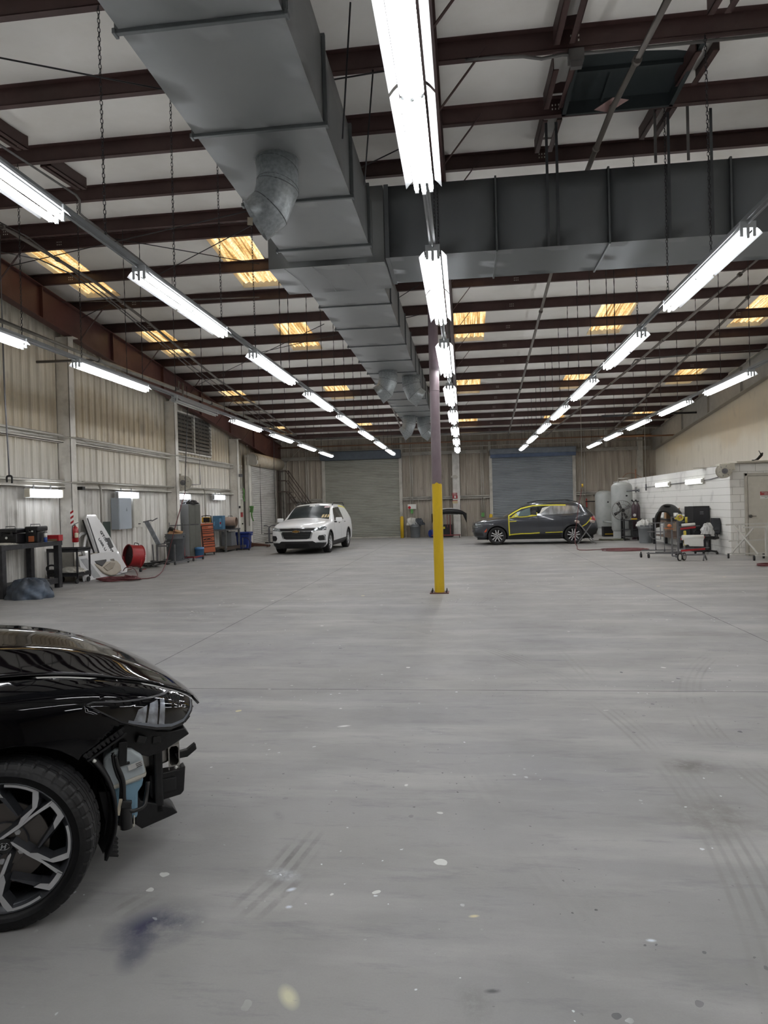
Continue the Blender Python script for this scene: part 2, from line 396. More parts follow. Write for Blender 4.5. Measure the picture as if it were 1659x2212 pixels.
def siding(y0, y1, z0, ztop, horiz=True, step=0.305, rib=0.045, nz=1):
    """ribbed sheet profile along one axis; returns list of (s, offset)"""
    out = []; s = y0
    while s < y1 - 1e-6:
        for ds, o in ((0, 0), (0.045, 0), (0.065, rib), (0.10, rib), (0.12, 0), (0.17, 0), (0.185, 0.008), (0.20, 0), (0.235, 0), (0.25, 0.008), (0.265, 0)):
            if s + ds <= y1: out.append((s + ds, o))
        s += step
    out.append((y1, 0)); return out
mb = MB(); pr = siding(YF, YB + 0.1, 0, 0)
for (a, o1), (b_, o2) in zip(pr, pr[1:]):
    mb.raw([(XL + o1, a, 0), (XL + o2, b_, 0), (XL + o2, b_, roof_z(b_) + 0.22), (XL + o1, a, roof_z(a) + 0.22)], [(0, 1, 2, 3)])
struct('wall_left', mb, m_left)
mb = MB(); pr = siding(XL, XR, 0, 0)
for (a, o1), (b_, o2) in zip(pr, pr[1:]):
    mb.raw([(a, YB - o1, 0), (b_, YB - o2, 0), (b_, YB - o2, roof_z(YB) + 0.22), (a, YB - o1, roof_z(YB) + 0.22)], [(0, 1, 2, 3)])
struct('wall_back', mb, m_back)
m_plaster = sheet_mat('painted_block_smooth', 'e2dac9', 'e6e3dc', 'b3aa9a', 'c4bdb0', (3.9, 5.6, 0.35, 'c3a878'), 0.25, 0.2)
struct('wall_right', MB().prism([(YF, 0), (YB, 0), (YB, roof_z(YB) + 0.22), (RIDGE, roof_z(RIDGE) + 0.22), (YF, roof_z(YF) + 0.22)], XR, XR + 0.2, 'yz'), m_plaster)
struct('wall_front', MB().box(XL, XR, YF - 0.1, YF, 0, roof_z(YF) + 0.22), m_back)

# ------------------------------------------------------------- roof: purlins, lining, translucent panels
FARP = [12.77 + 1.537 * i for i in range(14)]; NEARP = [12.15 - 1.53 * i for i in range(13)]
SKX = [(-8.9, -8.05), (-5.0, -4.1), (-0.2, 0.68), (3.6, 4.5), (7.4, 8.3)]
SKY_Y = [(12.95, 15.55), (17.45, 20.15), (23.6, 26.1), (29.75, 32.2)]
m_lining = M('white_vinyl_lining', 'ebe8e2', 0.42, var=0.05, scale=1.2, bump=0.25, dirt=('c9c2b5', 0.3, 0.7))
mb = MB()
def lining(x0, x1, ya, yb, sag=0.055):
    n = 6; w = max(1, int((x1 - x0) / 0.6))
    def fn(u, v):
        y = ya + (yb - ya) * u; x = x0 + (x1 - x0) * v
        return (x, y, roof_z(y) + 0.215 - sag * sin(pi * u) * (0.8 + 0.2 * sin(x * 2.1 + ya)) + 0.010 * sin(x * 5.1) * sin(pi * u))
    mb.grid(fn, n, w)
ys = sorted(NEARP + FARP + [YF - 0.05, YB])
ys = [y for y in ys if y >= YF - 0.06]
for ya, yb in zip(ys, ys[1:]):
    holes = None
    for s0, s1 in SKY_Y:
        if ya < s1 - 0.02 and yb > s0 + 0.02: holes = (max(ya, s0), min(yb, s1))
    if holes is None: lining(XL, XR, ya, yb, 0.055 if yb - ya > 1 else 0.0); continue
    if holes[0] > ya + 0.03: lining(XL, XR, ya, holes[0], 0.01)
    if holes[1] < yb - 0.03: lining(XL, XR, holes[1], yb, 0.01)
    xs = [XL] + [v for p in SKX for v in p] + [XR]
    for k in range(0, len(xs), 2): lining(xs[k], xs[k + 1], holes[0], holes[1], 0.03)
o = struct('ceiling', mb, m_lining)
def sky_mat():
    mt = bpy.data.materials.new('aged_fibreglass_panel'); mt.use_nodes = True; nt = mt.node_tree; L = nt.links; b = nt.nodes['Principled BSDF']
    tc = N(nt, 'ShaderNodeTexCoord'); mp = N(nt, 'ShaderNodeMapping'); L.new(tc.outputs['Object'], mp.inputs[0]); mp.inputs['Scale'].default_value = (14, 0.5, 1)
    n = N(nt, 'ShaderNodeTexNoise'); n.inputs['Scale'].default_value = 1.6; n.inputs['Detail'].default_value = 5; L.new(mp.outputs[0], n.inputs[0])
    cr = N(nt, 'ShaderNodeValToRGB'); L.new(n.outputs[0], cr.inputs[0]); e = cr.color_ramp.elements
    e[0].position = 0.36; e[0].color = (*lin(hexc('8a6230')), 1); e[1].position = 0.62; e[1].color = (*lin(hexc('fae6b6')), 1)
    q = e.new(0.47); q.color = (*lin(hexc('d8ad68')), 1)
    n2 = N(nt, 'ShaderNodeTexNoise'); n2.inputs['Scale'].default_value = 22; n2.inputs['Detail'].default_value = 4; L.new(tc.outputs['Object'], n2.inputs[0])
    r = N(nt, 'ShaderNodeMapRange'); r.inputs[1].default_value = 0.45; r.inputs[2].default_value = 0.6; r.inputs[3].default_value = 0.55; r.inputs[4].default_value = 1.0; L.new(n2.outputs[0], r.inputs[0])
    m2 = N(nt, 'ShaderNodeVectorMath', operation='SCALE'); L.new(cr.outputs[0], m2.inputs[0]); L.new(r.outputs[0], m2.inputs['Scale'])
    L.new(m2.outputs[0], b.inputs['Emission Color']); b.inputs['Emission Strength'].default_value = SKYL
    b.inputs['Base Color'].default_value = (0.4, 0.3, 0.15, 1); return mt
m_sky = sky_mat(); k = 0
m_flash = M('white_flashing', 'c9c6be', 0.5)
for (s0, s1) in SKY_Y:
    for (x0, x1) in SKX:
        k += 1; mb = MB()
        def fn(u, v):
            x = x0 + (x1 - x0) * v; y = s0 + (s1 - s0) * u
            return (x, y, roof_z(y) + 0.29 + 0.02 * sin(x * 2 * pi / 0.14))
        mb.grid(fn, 2, 36)
        w = struct('window_%d' % k, mb, m_sky)
        cb = MB()
        for xx in (x0, x1): cb.raw([(xx, s0, roof_z(s0) + 0.19), (xx, s1, roof_z(s1) + 0.19), (xx, s1, roof_z(s1) + 0.33), (xx, s0, roof_z(s0) + 0.33)], [(0, 1, 2, 3)])
        for yy in (s0, s1): cb.box(x0, x1, yy - 0.005, yy + 0.005, roof_z(yy) + 0.17, roof_z(yy) + 0.33)
        cb.ob('window_curb', m_flash, w)
m_purlin = M('oxide_red_primer', '46302d', 0.55, var=0.2, scale=2.5, dirt=('5a4a44', 0.4, 1.5))
m_rafter = M('oxide_red_beam', '553431', 0.5, var=0.2, scale=1.5, dirt=('77584f', 0.5, 1.0))
m_bolt = M('pale_bolt', 'c8c4b8', 0.4, var=0)
def purlin(y, far, lab):
    z = roof_z(y); s = 1 if far else -1; mb = MB(); t = 0.006
    x0, x1 = XL + 0.05, XR - 0.02
    yy = y
    mb.box(x0, x1, yy - t, yy + t, z, z + 0.2)
    mb.box(x0, x1, yy - t, yy + 0.07, z - t, z + t); mb.box(x0, x1, yy - 0.07, yy + t, z + 0.2 - t, z + 0.2 + t)
    mb.box(x0, x1, yy + 0.062, yy + 0.07, z, z + 0.018)
    bt = mb; mb.cur = 1
    for xc in (1.25, -8.6 + 0.35 * (int(y * 3) % 3), 7.2 + 0.3 * (int(y) % 2)):
        for i in range(3):
            for j in range(2): bt.box(xc + i * 0.04, xc + i * 0.04 + 0.014, yy - 0.012, yy - 0.004, z + 0.06 + j * 0.05, z + 0.08 + j * 0.05)
    tag(mb.ob('roof_purlin', [m_purlin, m_bolt]), lab, 'roof beam')
for i, y in enumerate(FARP): purlin(y, True, 'dark brown steel roof purlin, %s one behind the ridge' % ORD[i])
for i, y in enumerate(NEARP[:8]): purlin(y, False, 'dark brown steel roof purlin, %s one in front of the ridge' % ORD[i])

def raft(name, X, dep, fw, mat, lab, y0=YF, y1=YB - 0.1, taper=0.0, z_off=0.0):
    mb = MB(); t = 0.012
    def zt(y): return roof_z(y) - 0.01 + z_off
    def zb(y): return zt(y) - dep - taper * abs(y - RIDGE)
    P = [y0, RIDGE, y1]
    for a, b_ in zip(P, P[1:]):
        for (za, zc, x0, x1) in ((zb, zt, X - t, X + t), (lambda y: zb(y) - 0.0, lambda y: zb(y) + 0.016, X - fw / 2, X + fw / 2), (lambda y: zt(y) - 0.016, zt, X - fw / 2, X + fw / 2)):
            mb.raw([(x, y, z(y)) for x in (x0, x1) for y in (a, b_) for z in (za, zc)], [(0, 1, 3, 2), (4, 6, 7, 5), (0, 4, 5, 1), (2, 3, 7, 6), (0, 2, 6, 4), (1, 5, 7, 3)])
    for ys_ in [y0 + 2.9 + 3.07 * i for i in range(13)] + [RIDGE]:
        if ys_ < y1: mb.box(X - fw / 2 + 0.01, X + fw / 2 - 0.01, ys_ - 0.008, ys_ + 0.008, zb(ys_) + 0.01, zt(ys_) - 0.01)
    o = mb.ob(name, mat); tag(o, lab, 'roof beam'); return o, zb
ro, zbl = raft('roof_rafter', -9.33, 0.72, 0.2, m_rafter, 'deep rust red steel rafter sloping along the top of the left wall', taper=0.012)
# knee brace plates at its low end
rc, zbc = raft('roof_rafter', -0.25, 0.62, 0.18, m_purlin, 'dark brown steel rafter down the middle of the roof over the yellow pillar', y0=YF)
rr, zbr = raft('roof_rafter', 9.12, 0.85, 0.2, M('light_grey_beam', 'a09c94', 0.55, dirt=('7b776f', 0.5, 1.5)), 'pale grey steel rafter along the top of the right wall')
for i, y in enumerate(FARP[:13]):     # short flange braces from the rafters up to the purlins
    for (X, zb_, par, dx) in ((-9.33, zbl, ro, 0.75), (-0.25, zbc, rc, 0.6)):
        if i % 2 == (0 if dx > 0.7 else 1) or dx < 0.7 and i < 8:
            MB().bar((X + 0.05, y, zb_(y) + 0.05), (X + dx, y, roof_z(y) + 0.1), 0.045, 0.008).ob('flange_brace', m_purlin, par)
for y in NEARP[:7]:
    MB().bar((-0.2, y, zbc(y) + 0.05), (0.35, y, roof_z(y) + 0.1), 0.045, 0.008).ob('flange_brace', m_purlin, rc)

# ------------------------------------------------------------- left wall frame
m_col = M('painted_column_white', 'e0ddd5', 0.5, var=0.08, scale=2, dirt=('8c877d', 0.5, 2.2))
m_colg = M('painted_column_grey', 'b9b6ad', 0.5, var=0.1, scale=2, dirt=('6e6a62', 0.6, 2.2))
for i, y in enumerate((3.5, 9.5, 15.5, 21.5, 27.6)):
    zt = zbl(y); mb = MB()
    mb.box(XL + 0.04, -9.33, y - 0.006, y + 0.006, 0, zt); mb.box(-9.345, -9.325, y - 0.11, y + 0.11, 0, zt); mb.box(XL + 0.03, XL + 0.05, y - 0.11, y + 0.11, 0, zt)
    mb.box(XL + 0.04, -9.33, y - 0.11, y - 0.1, 0, zt)
    mb.box(-9.36, -9.2, y - 0.12, y + 0.12, zt - 0.015, zt - 0.001)
    o = mb.ob('wall_column', m_col); tag(o, 'white painted steel column on the left wall, %s from the camera' % ORD[i], 'column')
for zi, (z, nm) in enumerate(((2.33, 'lower'), (3.42, 'upper'))):
    mb = MB()
    for a, b_ in zip((YF, 3.62, 9.62, 15.62, 21.62, 27.72), (3.38, 9.38, 15.38, 21.38, 27.48, 28.6)):
        mb.box(XL + 0.04, XL + 0.2, a, b_, z + 0.08, z + 0.095); mb.box(XL + 0.04, XL + 0.055, a, b_, z - 0.1, z + 0.09); mb.box(XL + 0.04, XL + 0.2, a, b_, z - 0.1, z - 0.085); mb.box(XL + 0.19, XL + 0.2, a, b_, z - 0.1, z - 0.06); mb.box(XL + 0.19, XL + 0.2, a, b_, z + 0.05, z + 0.09)
    o = mb.ob('wall_girt', m_col); tag(o, 'white horizontal steel girt, %s of the two on the left wall' % nm, 'wall beam')
# back wall frame: girts, posts
def hbeam(x0, x1, z, mat, lab, d=0.16):
    mb = MB().box(x0, x1, YB - d, YB - 0.04, z + 0.07, z + 0.085).box(x0, x1, YB - d, YB - 0.04, z - 0.085, z - 0.07).box(x0, x1, YB - 0.055, YB - 0.04, z - 0.08, z + 0.08)
    mb.box(x0, x1, YB - d, YB - d + 0.01, z + 0.03, z + 0.08).box(x0, x1, YB - d, YB - d + 0.01, z - 0.08, z - 0.04)
    tag(mb.ob('wall_girt', mat), lab, 'wall beam')
D1 = (-7.06, -3.2); D2 = (1.38, 5.33)
hbeam(-9.3, D1[0] - 0.1, 1.98, m_colg, 'lower grey girt on the back wall left of the first roller door')
hbeam(D1[1] + 0.1, D2[0] - 0.1, 1.95, m_colg, 'lower grey girt on the back wall between the two roller doors')
hbeam(D2[1] + 0.1, 9.0, 1.98, m_colg, 'lower grey girt on the back wall right of the second roller door')
hbeam(-9.3, D1[0] - 0.1, 4.13, m_colg, 'upper grey girt on the back wall left of the first roller door')
hbeam(D1[1] + 0.1, D2[0] - 0.2, 4.2, m_colg, 'upper grey girt on the back wall between the two roller doors')
hbeam(D2[1] + 0.2, 9.0, 4.1, m_colg, 'upper grey girt on the back wall right of the second roller door')
def post(name, x0, x1, y0, y1, z0, z1, mat, lab, cat='column'):
    mb = MB(); xc = (x0 + x1) / 2
    mb.box(x0, x1, y0, y0 + 0.012, z0, z1).box(x0, x1, y1 - 0.012, y1, z0, z1).box(xc - 0.006, xc + 0.006, y0, y1, z0, z1)
    o = mb.ob(name, mat); return tag(o, lab, cat)
pc = post('wall_column', -0.55, -0.2, YB - 0.32, YB - 0.06, 0, 4.2, M('post_white', 'd2d0cb', 0.5, dirt=('8c8a84', 0.4, 2)), 'white steel column with fire signs between the two roller doors')
post('wall_column', 8.38, 8.58, YB - 0.32, YB - 0.05, 0, 4.9, m_colg, 'grey steel column in the back right corner')
post('wall_column', -9.35, -9.05, YB - 0.32, YB - 0.05, 0, 4.0, m_colg, 'grey steel column in the back left corner beside the rolling stairs')
# fire signs on the white column
m_red = M('sign_red', '9c3a3c', 0.4, var=0.05); m_white = M('plain_white', 'dcdcd8', 0.4, var=0.03); m_black = M('plain_black', '161617', 0.45, var=0.1)
def plate(name, p, w, h, mat, lab, cat='sign', face='y', group=None):
    if face == 'y': mb = MB().box(p[0] - w / 2, p[0] + w / 2, p[1] - 0.006, p[1], p[2] - h / 2, p[2] + h / 2)
    else: mb = MB().box(p[0], p[0] + 0.006, p[1] - w / 2, p[1] + w / 2, p[2] - h / 2, p[2] + h / 2)
    return tag(mb.ob(name, mat), lab, cat, group)
yy = YB - 0.335
FZ = (pi / 2, 0, 0)
p = PY(982, 1067, yy); s = plate('fire_sign', (p.x, yy, p.z), 0.25, 0.11, m_red, 'small red FIRE sign with white lettering on the white back column')
text('FIRE', 0.1, m_white, s, (p.x, yy - 0.008, p.z), FZ)
p = PY(983, 1073.5, yy); s = plate('arrow_sign', (p.x, yy, p.z), 0.25, 0.17, m_red, 'red square sign with a white down arrow on the back column')
MB().prism([(p.x - 0.03, p.z + 0.06), (p.x + 0.03, p.z + 0.06), (p.x + 0.03, p.z), (p.x + 0.07, p.z), (p.x, p.z - 0.06), (p.x - 0.07, p.z), (p.x - 0.03, p.z)], yy - 0.012, yy - 0.006, 'xz').ob('arrow', m_white, s)
p = PY(983, 1084, yy); s = plate('notice_sign', (p.x, yy, p.z), 0.25, 0.16, M('notice_beige', 'c4b48e', 0.5), 'small beige printed notice on the white back column')
MB().box(p.x - 0.125, p.x + 0.125, yy - 0.009, yy - 0.006, p.z + 0.04, p.z + 0.08).ob('red_heading', m_red, s)
p = PY(1003, 1024, yy); b_ = MB().box(p.x - 0.62, p.x - 0.27, yy - 0.05, yy, 2.98, 3.08); 
tag(MB().box(-0.62, -0.3, yy - 0.1, yy, 2.93, 3.02).box(-0.5, -0.35, yy - 0.12, yy - 0.1, 2.9, 3.05).ob('bracket_lamp', m_colg), 'grey bracket box high on the white back column', 'bracket')

# ------------------------------------------------------------- roller doors
def slats_mat(name, a, b_):
    mt = M(name, a, 0.5, var=0.12, scale=1.4, dirt=(b_, 0.65, 2.0), stretch=(0.5, 0.5, 2.5)); nt = mt.node_tree; b = nt.nodes['Principled BSDF']; src = b.inputs['Base Color'].links[0].from_socket
    tc = N(nt, 'ShaderNodeTexCoord'); sp = N(nt, 'ShaderNodeSeparateXYZ'); nt.links.new(tc.outputs['Object'], sp.inputs[0])     # darker line drawn along every slat joint
    ad = N(nt, 'ShaderNodeMath', operation='SUBTRACT'); nt.links.new(sp.outputs[2], ad.inputs[0]); ad.inputs[1].default_value = 0.013
    md = N(nt, 'ShaderNodeMath', operation='PINGPONG'); nt.links.new(ad.outputs[0], md.inputs[0]); md.inputs[1].default_value = 0.042
    r = N(nt, 'ShaderNodeMapRange'); nt.links.new(md.outputs[0], r.inputs[0]); r.inputs[1].default_value = 0.004; r.inputs[2].default_value = 0.011; r.inputs[3].default_value = 0.75; r.inputs[4].default_value = 0
    mx = N(nt, 'ShaderNodeMix', data_type='RGBA'); nt.links.new(r.outputs[0], mx.inputs[0]); nt.links.new(src, mx.inputs[6]); mx.inputs[7].default_value = (*lin(hexc('4e4d49')), 1); nt.links.new(mx.outputs[2], b.inputs['Base Color'])
    return mt
def roller(name, x0, x1, z1, mat, hood, band, side):
    mb = MB(); z = 0.02; pitch = 0.084; prof = []
    while z < z1:
        prof += [(z, 0), (z + 0.012, 0.012), (z + 0.03, 0.018), (z + 0.055, 0.018), (z + 0.072, 0.012)]; z += pitch
    prof.append((z1, 0))
    for (a, o1), (b2, o2) in zip(prof, prof[1:]):
        mb.raw([side(x0, 0.06 + o1, a), side(x1, 0.06 + o1, a), side(x1, 0.06 + o2, b2), side(x0, 0.06 + o2, b2)], [(0, 1, 2, 3)])
    o = struct(name, mb, mat)
    def bx(a, b2, d0, d1, za, zb_): 
        vs = [side(x, d, z_) for x in (a, b2) for d in (d0, d1) for z_ in (za, zb_)]
        return MB().raw(vs, [(0, 1, 3, 2), (4, 6, 7, 5), (0, 4, 5, 1), (2, 3, 7, 6), (0, 2, 6, 4), (1, 5, 7, 3)])
    g = m_colg
    for a, b2 in ((x0 - 0.12, x0 + 0.03), (x1 - 0.03, x1 + 0.12)): bx(a, b2, 0.04, 0.14, 0, z1 + 0.1).ob('guide_rail', g, o)
    bx(x0, x1, 0.05, 0.12, 0.0, 0.06).ob('bottom_bar', g, o)
    return o, bx
sB = lambda x, d, z: (x, YB - d, z)
m_s1 = slats_mat('slats_greenish_grey', 'a3a49a', '7d7d72'); m_s2 = slats_mat('slats_blue_grey', '8e959b', '6d747b'); m_s3 = slats_mat('slats_white', 'd2d0cb', 'a19e97')
o, bx = roller('door_1', D1[0], D1[1], 4.08, m_s1, None, None, sB)
bx(D1[0] - 0.15, D1[1] + 0.1, 0.05, 0.5, 3.98, 4.42).ob('door_hood', M('hood_blue_grey', '5a6470', 0.5, dirt=('4b5563', 0.5, 2)), o, bevel=0.05)
o, bx = roller('door_2', D2[0], D2[1], 3.86, m_s2, None, None, sB)
bx(D2[0] - 0.08, D2[1] + 0.12, 0.05, 0.5, 4.0, 4.28).ob('door_hood', M('hood_grey', '757d88', 0.5, dirt=('5a6470', 0.5, 2)), o, bevel=0.05)
bx(D2[0] - 0.05, D2[1] + 0.1, 0.06, 0.46, 3.84, 4.0).ob('hood_band', M('hood_blue', '4d5d78', 0.5), o)
# roller door in the left wall near the back
sL = lambda y, d, z: (-9.45 + d, y, z)
o, bx = roller('door_3', 29.35, 33.3, 3.55, m_s3, None, None, sL)
mb = MB().cyl((-9.2, 29.1, 3.82), (-9.2, 33.45, 3.82), 0.29, n=24); mb.ob('door_drum', M('drum_cream', 'b9ad98', 0.5, dirt=('d0cdc6', 0.6, 2)), o)
MB().cyl((-9.2, 29.0, 3.82), (-9.2, 29.08, 3.82), 0.24, n=20).box(-9.4, -8.95, 28.9, 28.98, 3.55, 3.9).box(-9.1, -8.9, 28.85, 29.0, 3.6, 3.75).ob('drum_bracket', m_colg, o)
for yq in (29.6, 33.45):
    MB().tube([(-9.0, yq, 3.75), (-9.02, yq + 0.02, 2.2), (-9.0, yq, 0.5)], 0.012, 6).ob('hand_chain', m_black, o)
tag(MB().box(-9.5, -9.3, 28.95, 29.2, 0, 4.0).ob('door_jamb', m_col), 'white steel jamb at the near side of the left roller door', 'door frame')
# narrow service door before it
pA = PX(520, 1150, -9.62); 
y0, y1 = 27.95, 28.85
mb = MB().box(XL + 0.05, XL + 0.09, y0 + 0.05, y1 - 0.05, 0.0, 2.05); d4 = struct('door_4', mb, M('door_cream', 'cfccbe', 0.5, dirt=('8f8b80', 0.4, 2.5)))
MB().box(XL + 0.04, XL + 0.14, y0, y0 + 0.06, 0, 2.1).box(XL + 0.04, XL + 0.14, y1 - 0.06, y1, 0, 2.1).box(XL + 0.04, XL + 0.14, y0, y1, 2.05, 2.12).ob('door_frame', m_col, d4)
MB().ball((XL + 0.13, y1 - 0.15, 1.0), 0.035).ob('door_knob', m_black, d4)
# louvred vent high in the left wall
la, lb, lz0, lz1 = 21.95, 25.3, 3.62, 5.05
mb = MB().box(XL + 0.05, XL + 0.12, la, la + 0.08, lz0, lz1).box(XL + 0.05, XL + 0.12, lb - 0.08, lb, lz0, lz1).box(XL + 0.05, XL + 0.12, la, lb, lz0, lz0 + 0.06).box(XL + 0.05, XL + 0.12, la, lb, lz1 - 0.06, lz1).box(XL + 0.05, XL + 0.13, (la + lb) / 2 - 0.05, (la + lb) / 2 + 0.05, lz0, lz1)
lv = struct('window_21', mb, m_col)
mb = MB(); z = lz0 + 0.08
while z < lz1 - 0.12:
    for a, b_ in ((la + 0.08, (la + lb) / 2 - 0.05), ((la + lb) / 2 + 0.05, lb - 0.08)):
        mb.raw([(XL + 0.04, a, z + 0.12), (XL + 0.16, a, z), (XL + 0.16, b_, z), (XL + 0.04, b_, z + 0.12)], [(0, 1, 2, 3)])
    z += 0.135
mb.ob('louvre_blades', M('louvre_grey', '8c8880', 0.5, dirt=('5d5a54', 0.6, 3)), lv, solid=0.006)
MB().box(XL + 0.036, XL + 0.045, la, lb, lz0, lz1).ob('louvre_back', M('louvre_dark', '4a4742', 0.7), lv)

# ------------------------------------------------------------- the block-built office on the right
def block_mat(bw=0.406):
    mt = bpy.data.materials.new('painted_blockwork'); mt.use_nodes = True; nt = mt.node_tree; L = nt.links; b = nt.nodes['Principled BSDF']
    geo = N(nt, 'ShaderNodeTexCoord'); sep = N(nt, 'ShaderNodeSeparateXYZ'); L.new(geo.outputs['Object'], sep.inputs[0])
    ad = N(nt, 'ShaderNodeMath', operation='ADD'); L.new(sep.outputs[0], ad.inputs[0]); L.new(sep.outputs[1], ad.inputs[1])
    cb = N(nt, 'ShaderNodeCombineXYZ'); L.new(ad.outputs[0], cb.inputs[0]); L.new(sep.outputs[2], cb.inputs[1])
    br = N(nt, 'ShaderNodeTexBrick'); L.new(cb.outputs[0], br.inputs[0]); br.inputs['Scale'].default_value = 1.0
    br.inputs['Brick Width'].default_value = bw; br.inputs['Row Height'].default_value = 0.2083; br.inputs['Mortar Size'].default_value = 0.006; br.inputs['Mortar Smooth'].default_value = 0.3
    br.inputs['Color1'].default_value = (*lin(hexc('e8e7e3')), 1); br.inputs['Color2'].default_value = (*lin(hexc('e4e3de')), 1); br.inputs['Mortar'].default_value = (*lin(hexc('aaa7a0')), 1)
    n = N(nt, 'ShaderNodeTexNoise'); n.inputs['Scale'].default_value = 1.7; n.inputs['Detail'].default_value = 8; L.new(geo.outputs['Object'], n.inputs[0])
    r = N(nt, 'ShaderNodeMapRange'); r.inputs[1].default_value = 0.55; r.inputs[2].default_value = 0.75; r.inputs[3].default_value = 0; r.inputs[4].default_value = 0.55; L.new(n.outputs[0], r.inputs[0])
    mx = N(nt, 'ShaderNodeMix', data_type='RGBA'); L.new(r.outputs[0], mx.inputs[0]); L.new(br.outputs[0], mx.inputs[6]); mx.inputs[7].default_value = (*lin(hexc('8d8b88')), 1)
    L.new(mx.outputs[2], b.inputs['Base Color']); b.inputs['Roughness'].default_value = 0.55
    bp = N(nt, 'ShaderNodeBump'); bp.inputs['Strength'].default_value = 0.5; bp.inputs['Distance'].default_value = 0.01; bp.invert = True
    L.new(br.outputs['Fac'], bp.inputs['Height']); L.new(bp.outputs[0], b.inputs['Normal']); return mt
OX, OY, OZ = 7.24, 19.7, 2.5
mb = MB().box(OX, XR, OY, YB, 0, OZ); mb.mi[0] = 1
struct('wall_office', mb, [block_mat(), block_mat(60.0)])
mb = MB().box(OX - 0.03, XR - 0.02, OY - 0.12, OY + 1.4, OZ + 0.002, OZ + 0.03).box(OX + 0.12, XR, OY - 0.2, OY + 0.9, OZ + 0.03, OZ + 0.07)
o = mb.ob('plywood_sheets', M('dusty_board', 'b5b0a4', 0.7, dirt=('8a857a', 0.6, 3))); tag(o, 'dusty pale boards lying on top of the office roof corner', 'boards')
tag(MB().box(OX - 0.28, OX + 0.2, OY + 1.8, OY + 2.1, OZ + 0.0, OZ + 0.02).ob('loose_board', M('dusty_board', 'b5b0a4')), 'thin loose board jutting over the office wall edge', 'board')
p0 = PY(1625, 998, OY + 0.2); p1 = PY(1645, 986, OY + 0.2)
mb = MB().tube([(p0.x, OY + 0.2, OZ + 0.09), (p0.x + 0.14, OY + 0.2, OZ + 0.13), (p1.x, OY + 0.2, OZ + 0.24), (p1.x + 0.03, OY + 0.2, OZ + 0.3)], [0.03, 0.035, 0.04, 0.02], 8).tube([(p1.x, OY + 0.2, OZ + 0.24), (p1.x - 0.06, OY + 0.22, OZ + 0.36)], [0.03, 0.015], 6)
tag(mb.ob('scrap_bracket', m_black), 'black bent metal scrap lying on the office roof boards', 'scrap')
# office door, frame, knob and sign
dx0 = PY(1608, 1100, OY).x; dz = PY(1620, 1022, OY).z
m_door = M('door_beige', 'c3bfb4', 0.45, var=0.06, dirt=('9e9a90', 0.4, 2.5)); m_dfr = M('door_frame_beige', 'b5b1a6', 0.45)
d5 = struct('door_5', MB().box(dx0 + 0.09, dx0 + 1.02, OY - 0.03, OY - 0.005, 0.01, dz - 0.08), m_door, 0.004)
MB().box(dx0, dx0 + 0.075, OY - 0.05, OY, 0, dz).box(dx0 + 1.03, dx0 + 1.1, OY - 0.05, OY, 0, dz).box(dx0, dx0 + 1.1, OY - 0.05, OY, dz - 0.075, dz).ob('door_frame', m_dfr, d5, bevel=0.006)
kp = PY(1621, 1115, OY - 0.03)
MB().cyl((kp.x, OY - 0.03, kp.z), (kp.x, OY - 0.07, kp.z), 0.045, n=16).cyl((kp.x, OY - 0.07, kp.z), (kp.x, OY - 0.1, kp.z), 0.02, n=10).bar((kp.x, OY - 0.1, kp.z), (kp.x + 0.13, OY - 0.1, kp.z), 0.018).ob('door_handle', M('worn_steel_dark', '6c6a66', 0.35, 0.8), d5, bevel=0.003)
sp = PY(1652, 1066, OY - 0.03); sx = sp.x + 0.03
s = plate('door_sign', (sx, OY - 0.031, sp.z + 0.005), 0.3, 0.1, m_red, 'red RESTRICTED AREA sign with small print on the office door')
text('RESTRICTED', 0.042, m_white, s, (sx, OY - 0.039, sp.z + 0.028), FZ); text('AREA', 0.042, m_white, s, (sx, OY - 0.039, sp.z - 0.015), FZ)
MB().box(sx - 0.15, sx + 0.15, OY - 0.036, OY - 0.03, sp.z - 0.14, sp.z - 0.05).ob('lower_panel', m_white, s)
text('AUTHORIZED PERSONNEL', 0.02, m_black, s, (sx, OY - 0.039, sp.z - 0.075), FZ); text('ONLY', 0.025, m_black, s, (sx, OY - 0.039, sp.z - 0.11), FZ)
# ============================================================= pillar
m_yel = M('safety_yellow', 'd8b51e', 0.35, var=0.08, scale=3, dirt=('a88a20', 0.35, 6), stretch=(1, 1, 0.4))
m_pil = M('pillar_mauve_brown', '6f6065', 0.45, var=0.15, scale=3, dirt=('8d8286', 0.5, 2.5), stretch=(1, 1, 0.35))
PX0, PY0 = -0.485, 12.42
pil = thing('steel_pillar', 'round steel roof pillar, mauve brown above and yellow to head height', 'pillar', (PX0, PY0, 0))
MB().cyl((0, 0, 1.97), (0, 0, zbc(12.42)), 0.088, n=32, caps=False).ob('shaft', m_pil, pil)
mb = MB(); n = 40; vs = []; 
for i in range(n):
    a = 2 * pi * i / n; vs.append((0.0905 * cos(a), 0.0905 * sin(a), 0.015))
for i in range(n):
    a = 2 * pi * i / n; vs.append((0.0905 * cos(a), 0.0905 * sin(a), 1.985 + 0.012 * sin(a * 3) + 0.008 * sin(a * 7)))
mb.raw(vs, [(i, (i + 1) % n, n + (i + 1) % n, n + i) for i in range(n)], True); mb.ob('yellow_sleeve', m_yel, pil)
MB().box(-0.17, 0.17, -0.15, 0.15, 0.001, 0.018).ob('base_plate', M('rusty_plate', '5a3530', 0.6, dirt=('7a4a44', 0.6, 9)), pil, bevel=0.003)
